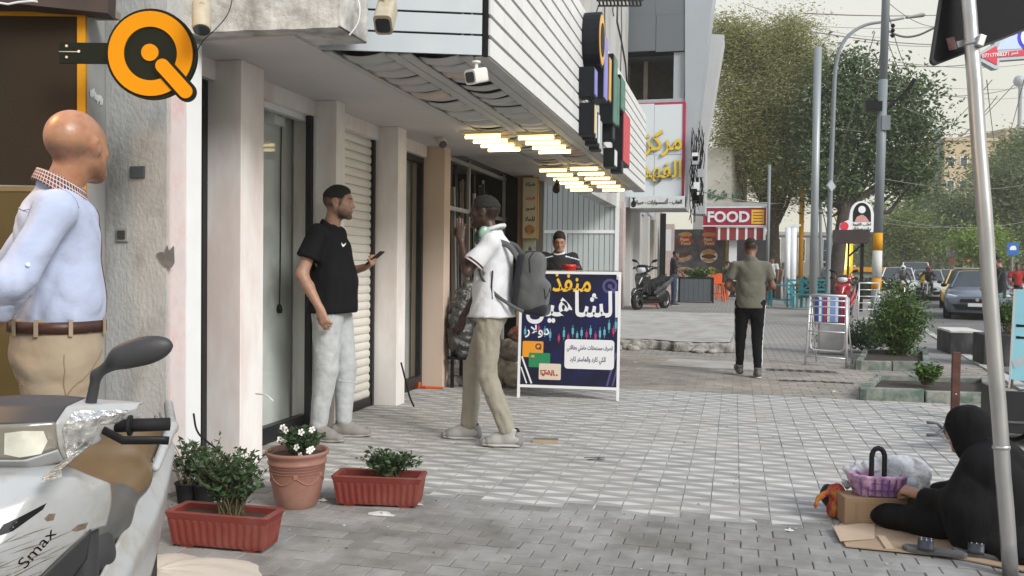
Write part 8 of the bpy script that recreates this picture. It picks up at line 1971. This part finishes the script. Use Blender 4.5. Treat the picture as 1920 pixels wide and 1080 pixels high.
# motorcycles with riders
def motorbike(px,d,yaw,label,rider_label,mtank,helm,jacket,box=None,helmc2=None,z=-.1):
 c=at(px,560,d);t=root('motorcycle',(c.x,c.y,z),yaw,label,'motorcycle','motorcycles with riders coming up the road')
 for y in(.68,-.62):
  M_=Matrix.Translation((0,y,.31))@Matrix.Rotation(R(90),4,'Y');o=MB().lathe([(.24,-.05),(.29,-.055),(.315,-.03),(.32,0),(.315,.03),(.29,.055),(.24,.05)],26,M=M_).build('wheel',m_rubber,t,smooth=True)
  b=MB()
  for i in range(10):a=2*PI*i/10;b.tube([M_@Vector((0,0,0)),M_@Vector((.24*math.cos(a),.24*math.sin(a),0))],.006,4)
  b.lathe([(.04,-.06),(.04,.06)],12,M=M_,cap=True);b.build('spokes',m_chrome,o)
 for sx in(-1,1):MB().tube([(sx*.09,.68,.31),(sx*.09,.50,.88)],.022,8).build('fork',m_chrome,t);MB().tube([(sx*.10,.44,.93),(sx*.25,.42,1.03),(sx*.38,.36,1.02)],.015,8).build('handlebar',m_black,t);MB().tube([(sx*.28,.42,1.03),(sx*.36,.44,1.18)],.007,6).build('mirror_stalk',m_black,t);S=SDF(.012,.01);S.ell((sx*.38,.44,1.22),(.06,.015,.04));S.build('mirror',m_black,t)
 S=SDF(.02,.04);S.cap((0,.74,.62),(0,.45,.66),.07,.06);S.build('front_mudguard',mtank,t)
 S=SDF(.015,.02);S.ell((0,.60,.88),(.10,.07,.10));S.build('lamp_shell',m_black,t);MB().lathe([(.0,.02),(.06,.015),(.085,0)],18,M=Matrix.Translation((0,.655,.88))@Matrix.Rotation(R(-90),4,'X')).build('headlight',mat('moto_headlight',(.75,.75,.72),.2,var=0),t,smooth=True)
 S=SDF(.02,.05);S.ell((0,.22,.80),(.15,.25,.13));S.build('tank',mtank,t);S=SDF(.02,.05);S.rbox((0,.05,.42),(.14,.22,.17),.05);S.cap((0,.3,.55),(0,.45,.75),.06,.05);S.build('engine',mat('engine_grey',(.12,.12,.125),.4,metal=.6,var=.3,scale=20),t)
 S=SDF(.02,.04);S.rbox((0,-.35,.78),(.13,.38,.05),.04);S.build('seat',m_black,t);MB().tube([(.14,.1,.3),(.16,-.4,.28),(.17,-.75,.36)],.04,10).build('exhaust',m_chrome,t)
 if box:S=SDF(.02,.03);S.rbox((.22,-.62,1.08),(.25,.22,.25),.04);S.build('delivery_box',box,t)
 J=dict(pel=(0,-.20,.93),waist=(0,-.16,1.06),chest=(0,-.06,1.24),shL=(-.19,-.04,1.38),shR=(.19,-.04,1.38),neck=(0,-.02,1.43),head=(0,.04,1.57),hipL=(-.10,-.18,.88),hipR=(.10,-.18,.88),kneeL=(-.22,.22,.80),kneeR=(.22,.22,.80),ankL=(-.20,-.02,.36),ankR=(.20,-.02,.36),elL=(-.34,.12,1.14),wrL=(-.34,.34,1.03),elR=(.34,.12,1.14),wrR=(.34,.34,1.03))
 rt,J2,s=plain((c.x,c.y,z),yaw,rider_label,1.72,J,(.25,.15,.1),jacket,(.025,.027,.035),sl=1.9,hair=False,vox=.018,group='motorcycle riders',seat=.15)
 S=SDF(.015,.02);hc=J2['head']+V(0,.0,.015);S.ell(hc,(.125,.145,.135));S.ell(hc+V(0,.12,-.015),(.085,.06,.05),op='s',k=.01);S.build('helmet',helm,rt)
 MB().grid(lambda u,v:tuple(hc+V(.095*math.sin(R(-60+120*u)),.118*math.cos(R(-60+120*u)),-.05+.085*v)),8,3).build('visor',m_glass,rt,smooth=True)
motorbike(1692,40.5,ya(-11),'red-fronted motorcycle coming towards the camera beside the white car','motorcycle rider in grey jacket and white helmet',mat('tank_red',(.30,.02,.04),.35),mat('helmet_white',(.62,.62,.62),.3),(.13,.12,.14))
motorbike(1739,41.5,ya(-22),'dark motorcycle carrying a yellow delivery box','motorcycle rider in black with a dark red helmet',mat('tank_black',(.02,.02,.022),.35),mat('helmet_red',(.17,.01,.015),.3),(.02,.02,.022),box=mat('box_yellow',(.66,.50,.02),.5))
# scooters
def creased(name,V_,F_,m,t,crease=.75,sub=3,solid=.004,mirror=True):
 b=MB()
 for sx in((1,-1)if mirror else(1,)):
  k=len(b.v);b.v+=[(x*sx,y,z)for x,y,z in V_];b.f+=[tuple(k+i for i in(f if sx>0 else f[::-1]))for f in F_]
 b.m=[0]*len(b.f);me=b.mesh(name,m,True);bm=bmesh.new();bm.from_mesh(me);bmesh.ops.remove_doubles(bm,verts=bm.verts,dist=1e-4);bmesh.ops.recalc_face_normals(bm,faces=bm.faces)
 cl=bm.edges.layers.float.get('crease_edge')or bm.edges.layers.float.new('crease_edge')
 for e in bm.edges:e[cl]=crease if(len(e.link_faces)==2 and e.calc_face_angle(0)>.30)else(1.0 if len(e.link_faces)==1 else .0)
 bm.to_mesh(me);bm.free();me.polygons.foreach_set('use_smooth',[True]*len(me.polygons))
 o=bpy.data.objects.new(name,me);col.objects.link(o);o.parent=t
 md=o.modifiers.new('s','SUBSURF');md.levels=sub;md.render_levels=sub
 md=o.modifiers.new('t','SOLIDIFY');md.thickness=solid;md.offset=-1
 dg=bpy.context.evaluated_depsgraph_get();dg.update();m2=bpy.data.meshes.new_from_object(o.evaluated_get(dg));o.modifiers.clear();o.data=m2
 return o
def nose_panels(t,mb,mtrim):
 P=[(0,.53,.862),(-.095,.505,.852),(-.140,.455,.838),(-.176,.410,.800),(-.180,.395,.750),(-.166,.41,.700),(-.100,.49,.640),(-.045,.56,.585),(0,.60,.54),(0,.612,.80),(-.085,.555,.822),(-.045,.620,.735),(0,.650,.70),(-.108,.528,.745),(-.135,.482,.792),(-.15,.39,.83),(-.19,.33,.79),(-.195,.32,.74),(-.18,.33,.68),(0,.42,.875),(-.10,.41,.865),(0,.60,.62),(-.06,.575,.64)]
 P=[(x,y,z+.036)for x,y,z in P]
 F_=[(0,1,10,9),(1,2,14,10),(2,3,14),(3,4,13,14),(4,5,13),(9,10,11,12),(10,14,13,11),(5,6,22,13),(13,22,11),(11,22,21,12),(22,7,8,21),(22,6,7),(2,15,16,3),(3,16,17,4),(4,17,18,5),(0,19,20,1),(1,20,15,2)]
 o=creased('front_apron',P,F_,mb,t)
 Q=[(-.166,.405,.697),(-.100,.485,.636),(-.045,.555,.580),(0,.595,.535),(-.15,.38,.62),(-.10,.44,.54),(0,.50,.44)]
 Q=[(x,y,z+.036)for x,y,z in Q]
 creased('lower_cowl',Q,[(0,1,5,4),(1,2,5),(2,3,6,5)],mtrim,t,solid=.006)
 return o
def cowl_panels(t,mb,mtrim,lens,tn):
 sec=[(0,[(-.07,1.01),(.07,1.005),(.130,.972),(.120,.890),(.085,.862),(-.05,.88)]),(-.06,[(-.07,1.01),(.062,1.004),(.122,.972),(.114,.888),(.08,.861),(-.05,.88)]),(-.118,[(-.075,1.003),(.035,.998),(.088,.970),(.078,.905),(.05,.872),(-.06,.885)]),(-.150,[(-.08,.998),(.0,.997),(.048,.965),(.036,.918),(.015,.886),(-.07,.895)]),(-.205,[(-.10,.992),(-.05,.993),(-.018,.972),(-.03,.945),(-.045,.925),(-.095,.93)]),(-.245,[(-.11,.985),(-.085,.988),(-.065,.978),(-.07,.965),(-.078,.955),(-.105,.955)])]
 hT=lambda x,y,z:tuple(V(0,.36,0)+tn@V(x,y,z))
 def part(name,rows,cols_,m,off=0,**k):
  Vv=[]
  for a in rows:
   x,pr=sec[a]
   for c in cols_:y,z=pr[c];Vv.append((x*k.get('flip',1),y+off,z+.036))
  nc=len(cols_);Ff=[(i*nc+j,i*nc+j+1,(i+1)*nc+j+1,(i+1)*nc+j)for i in range(len(rows)-1)for j in range(nc-1)]
  k.pop('flip',0);o=creased(name,Vv,Ff,m,t,**k);o.data.transform(Matrix.Translation((0,.36,0))@Matrix(tn.tolist()).to_4x4());return o
 body=part('handlebar_cowl',[2,3,4,5],[0,1,2,3,4,5],mb,mirror=False);part('handlebar_cowl',[2,3,4,5],[0,1,2,3,4,5],mb,mirror=False,flip=-1);part('cowl_chin',[0,1,2],[3,4,5],mb);part('visor',[0,1,2],[0,1,2],mtrim,.001);part('headlight',[0,1,2],[2,3],lens,.001,crease=.3)
 return body
def side_blade(t,sx,mb):
 S_=[(.14,[(.115,.52),(.150,.44),(.125,.29)]),(.0,[(.125,.575),(.165,.50),(.140,.28)]),(-.25,[(.135,.64),(.180,.56),(.155,.33)]),(-.5,[(.130,.70),(.172,.63),(.150,.46)]),(-.72,[(.115,.755),(.150,.70),(.130,.58)]),(-.90,[(.06,.80),(.075,.765),(.06,.71)])]
 Vv=[(sx*x,y,z)for y,r_ in S_ for x,z in r_];Ff=[(i*3+j,i*3+j+1,(i+1)*3+j+1,(i+1)*3+j)for i in range(5)for j in range(2)]
 return creased('side_panel',Vv,Ff,mb,t,mirror=False,solid=.008)
def scooter(loc,yaw,label,mb,mtrim,mseat,group=None,vox=.009,k=1.0,lens=None,hi=False,floor=True,turn=0):
 t=root('motor_scooter',loc,yaw,label,'scooter',group);t.scale=(k,k,k)
 for y in(.66,-.64):
  M_=Matrix.Translation((0,y,.23))@Matrix.Rotation(R(90),4,'Y');o=MB().lathe([(.15,-.045),(.20,-.055),(.228,-.04),(.235,0),(.228,.04),(.20,.055),(.15,.045)],28,M=M_).build('wheel',m_rubber,t,smooth=True)
  b=MB();b.lathe([(.15,-.04),(.14,-.03),(.14,.03),(.15,.04)],28,M=M_);b.lathe([(.03,-.05),(.035,.05)],12,M=M_,cap=True)
  for i in range(3):
   a=2*PI*i/3;b.bar(M_@Vector((0,0,0)),M_@Vector((.145*math.cos(a),.145*math.sin(a),0)),.05,.03,up=(1,0,0))
  b.build('rim',mat('rim_grey',(.25,.25,.26),.4,metal=.7),o,auto=True)
 for sx in(-1,1):MB().tube([(sx*.075,.66,.23),(sx*.07,.52,.52)],.022,10).build('fork',mtrim,t)
 S=SDF(vox,.03);S.cap((0,.50,.50),(0,.86,.42),.075,.045);S.cap((0,.78,.46),(0,.90,.30),.07,.045);S.cap((0,.66,.23),(0,.94,.12),.19,.19,k=.02,op='s');S.cap((-.06,.66,.23),(.06,.66,.23),.245,.245,k=.01,op='s');S.build('front_fender',mb,t)
 S=SDF(vox,.035)
 S.cap((-.085,.47,.78),(.085,.47,.78),.085,.085,sc=((0,1,0),.7));S.cap((0,.52,.73),(0,.63,.60),.08,.05);S.cap((-.13,.44,.79),(-.06,.52,.46),.07,.055,sc=((0,1,0),.7));S.cap((.13,.44,.79),(.06,.52,.46),.07,.055,sc=((0,1,0),.7))
 S.ell((-.140,.43,.72),(.040,.050,.14),rotm(0,-12,0));S.ell((.140,.43,.72),(.040,.050,.14),rotm(0,-12,0));S.rbox((0,.40,.60),(.14,.05,.2),.04)
 ap=S.build('front_apron',mb,t)
 S=SDF(vox,.03);S.rbox((0,.345,.58),(.165,.035,.24),.03);S.build('leg_shield',mtrim,t)
 S=SDF(vox,.02);S.rbox((0,.13,.275),(.17,.27,.04),.02);S.build('floor_board',mtrim,t)
 S=SDF(vox,.03);S.rbox((0,.1,.20),(.12,.55,.05),.03);S.rbox((0,-.35,.30),(.12,.25,.12),.05);S.build('chassis',m_black,t)
 if hi:bpy.data.objects.remove(ap);ap=nose_panels(t,mb,mtrim)
 tn=rotm(turn)
 hT=lambda*v:V(0,.36,.96)+tn@V(*v)
 S=SDF(vox,.03);S.cap(hT(-.10,.05,.0),hT(.10,.05,.0),.088,.088,sc=((0,0,1),.95));S.cap(hT(-.12,.0,.015),hT(-.225,-.045,.045),.070,.034);S.cap(hT(.12,.0,.015),hT(.225,-.045,.045),.070,.034);S.cap(hT(0,.10,-.0),hT(0,.07,-.07),.075,.06);S.cap(hT(0,0,-.02),hT(0,-.01,-.14),.06,.045);cw=S.build('handlebar_cowl',mb,t)if not hi else cowl_panels(t,mb,mtrim,lens,tn)
 S=SDF(vox*.8,.02);[S.cap(hT(q*.140,.085,.008),hT(q*.03,.145,-.022),.044,.068,sc=(tn@V(0,1,0),.55))for q in(-1,1)];hl=S.build('headlight',lens or m_hl,t)if not hi else None
 S=SDF(vox*.8,.02);S.cap(hT(-.11,.075,.060),hT(.11,.075,.060),.042,.042,sc=(tn@V(0,1,0),1.3));S.cap(hT(-.05,.10,.066),hT(.05,.10,.066),.042,.042);S.build('visor',mtrim,t)if not hi else None
 gz=-.032 if hi else 0
 for sx in(-1,1):
  MB().tube([hT(sx*.20,-.045,.045+gz),hT(sx*.325,-.07,.045+gz)],.0165,14).build('grip',m_rubber,t,smooth=True);MB().lathe([(.0,-.004),(.026,-.003),(.026,.004),(0,.005)],16,M=Matrix.Translation(hT(sx*.235,-.05,.045+gz))@Matrix.Rotation(R(90),4,'Y')).build('grip_collar',m_rubber,t)
  MB().tube([hT(sx*.19,-.0,.03+gz*.6),hT(sx*.24,.010,.020+gz),hT(sx*.32,-.03,.012+gz),hT(sx*.335,-.035,.01+gz)],.006,8,flat=1.8).build('brake_lever',m_black,t,smooth=True)
  S=SDF(vox*.8,.012);a,c_=hT(sx*.145,-.03,.06),hT(sx*.165,-.02,.145);S.cap(a,c_,.014,.012);e=hT(sx*.225,-.01,.185);S.cap(c_,e,.012,.018,sc=((0,1,0),.8));MB()
  S.ell(hT(sx*.278,-.012,.203),(.074,.024,.036),rotm(0,0,-sx*14)@rotm(0),k=.03);mr=S.build('mirror',m_black if not hi else mtrim,t)
  S=SDF(vox*.8,.01);S.ell(hT(sx*.12,.095,.0)if 0 else V(sx*.150,.50,.80),(.03,.03,.02));hi or S.build('indicator',mat('amber_lens',(.45,.22,.08),.2),t)
 S=SDF(vox,.05,folds(140,.002,(10,10,10))if hi else None);S.cap((0,-.02,.645),(0,-.30,.675),.125,.135,sc=((0,0,1),.62));S.cap((0,-.30,.685),(0,-.72,.745),.125,.105,sc=((0,0,1),.55));S.cap((0,.055,.60),(0,-.1,.605),.10,.13,sc=((0,0,1),.8));st=S.build('seat',mseat,t)
 S=SDF(vox,.05);S.cap((0,.05,.56),(0,-.02,.44),.13,.13,sc=((0,1,0),.8));S.build('seat_front_panel',mtrim,t)
 for sx in(-1,1):
  S=SDF(vox,.045);S.cap((sx*.135,.07,.40),(sx*.14,-.35,.54),.055,.085,sc=((1,0,0),.55));S.cap((sx*.14,-.35,.54),(sx*.10,-.86,.74),.085,.05,sc=((1,0,0),.6));S.cap((sx*.14,-.02,.30),(sx*.155,-.3,.40),.035,.055);S.build('side_panel',mb,t)if not hi else side_blade(t,sx,mb)
  S=SDF(vox,.02);S.cap((sx*.15,-.38,.70),(sx*.155,-.62,.79),.015,.020);S.cap((sx*.155,-.62,.79),(sx*.09,-.90,.83),.020,.018);S.build('grab_rail',mtrim if not hi else mb,t)
 S=SDF(vox,.03);S.ell((0,-.90,.70),(.10,.05,.05));S.build('tail_light',mat('tail_red',(.35,.01,.01),.2),t)
 MB().tube([(.16,-.2,.26),(.18,-.5,.27),(.18,-.85,.33)],.045,14).build('exhaust',mat('exhaust_grey',(.10,.10,.10),.5,metal=.5),t,smooth=True)
 MB().tube([(-.12,.0,.14),(-.2,.02,.0)],.012,6).build('side_stand',m_black,t)
 return t,ap,cw,st
p=gnd(1208,581,.2);dkp=mat('scooter_black',(.018,.02,.022),.25,coat=.6,var=.1)
scooter((p.x+.15,p.y+.3,.2),ya(-24),'black scooter parked on its stand beside the pale shutters',dkp,m_rubber,m_rubber,vox=.014,k=1.10,lens=mat('scooter_lens',(.55,.57,.60),.15,var=0))
p=gnd(1590,600);tt_,*_=scooter((p.x+.1,p.y+1.5,0),R(165),'red and black motorcycle parked behind the striped bag',mat('scooter_red',(.32,.012,.02),.25,coat=.6),dkp,dkp,vox=.016,k=1.1)
m_wpnt=mat('scooter_white',(.38,.39,.395),.36,var=.08,scale=3,coat=.18,bump=.12,bscale=25,dirt=(.28,.235,.18),dscale=11,damt=.6,dth=.55)
m_dseat=mat('seat_vinyl',(.085,.092,.10),.38,var=.12,scale=4,dirt=(.16,.11,.055),dscale=1.6,damt=.6,dth=.52,bump=.15,bscale=300)
m_dtrim=mat('trim_plastic',(.040,.040,.042),.5,var=.2,scale=5,bump=.1,bscale=300)
m_lens=mat('dusty_lens',(.20,.185,.15),.2,var=.25,scale=7,coat=.6)
SD=1.80;cw_p=at(8,800,SD);yw=R(-154.4);kS=1.0
fwd=Vector((-math.sin(yw),math.cos(yw),0));org=cw_p-fwd*.44;org.z=0
sc1,ap1,cw1,st1=scooter(org,yw,'dirty white scooter with scratched nose parked in front of the bald man',m_wpnt,m_dtrim,m_dseat,vox=.006,k=.92,lens=m_lens,hi=True,turn=-8)
S=SDF(.006,.05);S.cap((0,-.02,.648),(0,-.30,.678),.128,.138,sc=((0,0,1),.62));S.cap((0,-.30,.688),(0,-.72,.748),.128,.108,sc=((0,0,1),.55));S.plane((0,.0,.705),(0,.30,-1));S.plane((.09,0,0),(1,0,-.2));S.plane((-.09,0,0),(-1,0,-.2));S.build('seat_reflection',mat('brown_reflection',(.15,.095,.045),.3,var=.2,scale=6,bump=.1,bscale=200),sc1)  # shop's brown reflection on the glossy seat top, painted as a thin coloured shell
m_tape=mat('clear_tape',(.72,.71,.69),.2,metal=.75,var=.35,scale=30,bump=.6,bscale=38,dist=.02,dirt=(.30,.27,.24),dscale=20,damt=.7,dth=.55)
hT1=lambda*v:V(0,.36,.96)+rotm(-8)@V(*v)
def kid(n_):return[c for c in sc1.children if c.name.split('.')[0]==n_]
for pl,x,z in(([(-.03,-.05),(.01,-.055),(.03,.0),(.02,.035),(-.02,.04),(-.035,.0)],-.150,.985),([(-.04,-.01),(.03,-.02),(.045,.012),(-.03,.02)],-.19,1.0),([(-.02,-.03),(.02,-.02),(.015,.03),(-.025,.02)],-.140,.93)):
 surf_patch('tape_patch',pl,(x,.6,z),(-1,0,0),(0,0,1),kid('handlebar_cowl')[0],m_tape,sc1,off=.002,reach=.5,sub=5)
m_ref=mat('lamp_reflector',(.62,.61,.52),.2,var=.3,scale=14,coat=.5)
tn1=rotm(-8)
for q in(-1,1):
 surf_patch('reflector',[(-.042,-.030),(-.01,-.038),(.030,-.034),(.042,-.005),(.036,.020),(.0,.024),(-.038,.020)]if q<0 else[(.042,-.030),(.01,-.038),(-.030,-.034),(-.042,-.005),(-.036,.020),(-.0,.024),(.038,.020)],V(0,.36,.0)+tn1@V(q*.060,.3,.968),tuple(tn1@V(-1,0,0)),(0,0,1),kid('headlight')[0],m_ref,sc1,off=.0015,reach=.4,sub=6)
FV=(-1,0,0);UPV=(0,0,1)
def fp(name,poly,x,y,z,m,u=(-1,0,0),v=(0,0,1),tgt=ap1,off=.0015,sub=4):return surf_patch(name,poly,(x,y,z),u,v,tgt,m,sc1,off=off,reach=.3,sub=sub)
fp('emblem',ngon(.017,20),0,.6,.865,mat('emblem_black',(.03,.03,.03),.3));fp('emblem_mark',[(0,.012),(.003,.002),(.011,-.007),(.0,-.003),(-.011,-.007),(-.003,.002)],0,.6,.865,mf_w,off=.003,sub=1)
fp('air_vent',[(.0,-.012),(.012,.010),(.075,.034),(.070,.022),(.03,-.006)],-.03,.6,.80,m_black);fp('air_vent',[(.0,-.012),(-.012,.010),(-.075,.034),(-.070,.022),(-.03,-.006)],.03,.6,.80,m_black)
m_scr=mat('scratch',(.16,.12,.09),.8,var=.4,scale=60);rr=random.Random(61)
for i in range(34):
 x=-rr.uniform(.02,.13);z=rr.uniform(.62,.78);L_=rr.uniform(.015,.08);a=rr.uniform(-.25,.5);w_=rr.uniform(.0008,.0026)
 fp('scratch',[(-L_/2,-w_+a*-L_/2),(0,-w_*.5),(L_/2,a*L_/2),(0,w_*.7)],x,.6,z,m_scr,sub=2)
for x,z,w_ in((-.150,.75,.012),(-.11,.80,.008)):fp('scratch',[(-w_,.0),(-w_*.2,.008),(w_,.004),(w_*.6,-.010),(-w_*.5,-.008)],x,.6,z,m_scr,sub=2)
me_=text_mesh('Smax',.0,.01,shear=.35);o_t=bpy.data.objects.new('nose_lettering',me_);col.objects.link(o_t);o_t.parent=sc1
bvh=BVHTree.FromPolygons([v.co for v in ap1.data.vertices],[tuple(p.vertices)for p in ap1.data.polygons])
uu=Vector((-.62,0,.78));vv=Vector((.55,0,.62));bm=bmesh.new();bm.from_mesh(me_);bmesh.ops.triangulate(bm,faces=bm.faces)
for v in bm.verts:
 p=Vector((-.070,.6,.695))+uu*(v.co.x*.036)+vv*(v.co.y*.038);h_=bvh.ray_cast(p+Vector((0,.3,0)),Vector((0,-1,0)),.8)[0];v.co=(h_ if h_ else p)+Vector((0,.0015,0))
bm.to_mesh(me_);bm.free();me_.materials.clear();me_.materials.append(m_black)
0 and fp('crease',[(0,0),(.055,.17),(.050,.17),(-.006,0)],-.055,.6,.62,mat('crease_shade',(.42,.43,.44),.4),sub=3)
# dusty air
mh=bpy.data.materials.new('dusty_air');mh.use_nodes=True;hn,hl_=mh.node_tree.nodes,mh.node_tree.links;hn.clear()
ho=hn.new('ShaderNodeOutputMaterial');hv=hn.new('ShaderNodeVolumePrincipled');hv.inputs['Color'].default_value=(.95,.93,.88,1);hv.inputs['Density'].default_value=.0009;hl_.new(hv.outputs[0],ho.inputs['Volume'])
MB().box((-40,-60,-1.2),(150,330,34)).build('haze',mh,kind='stuff')
scene.cycles.volume_bounces=1;scene.cycles.volume_step_rate=4
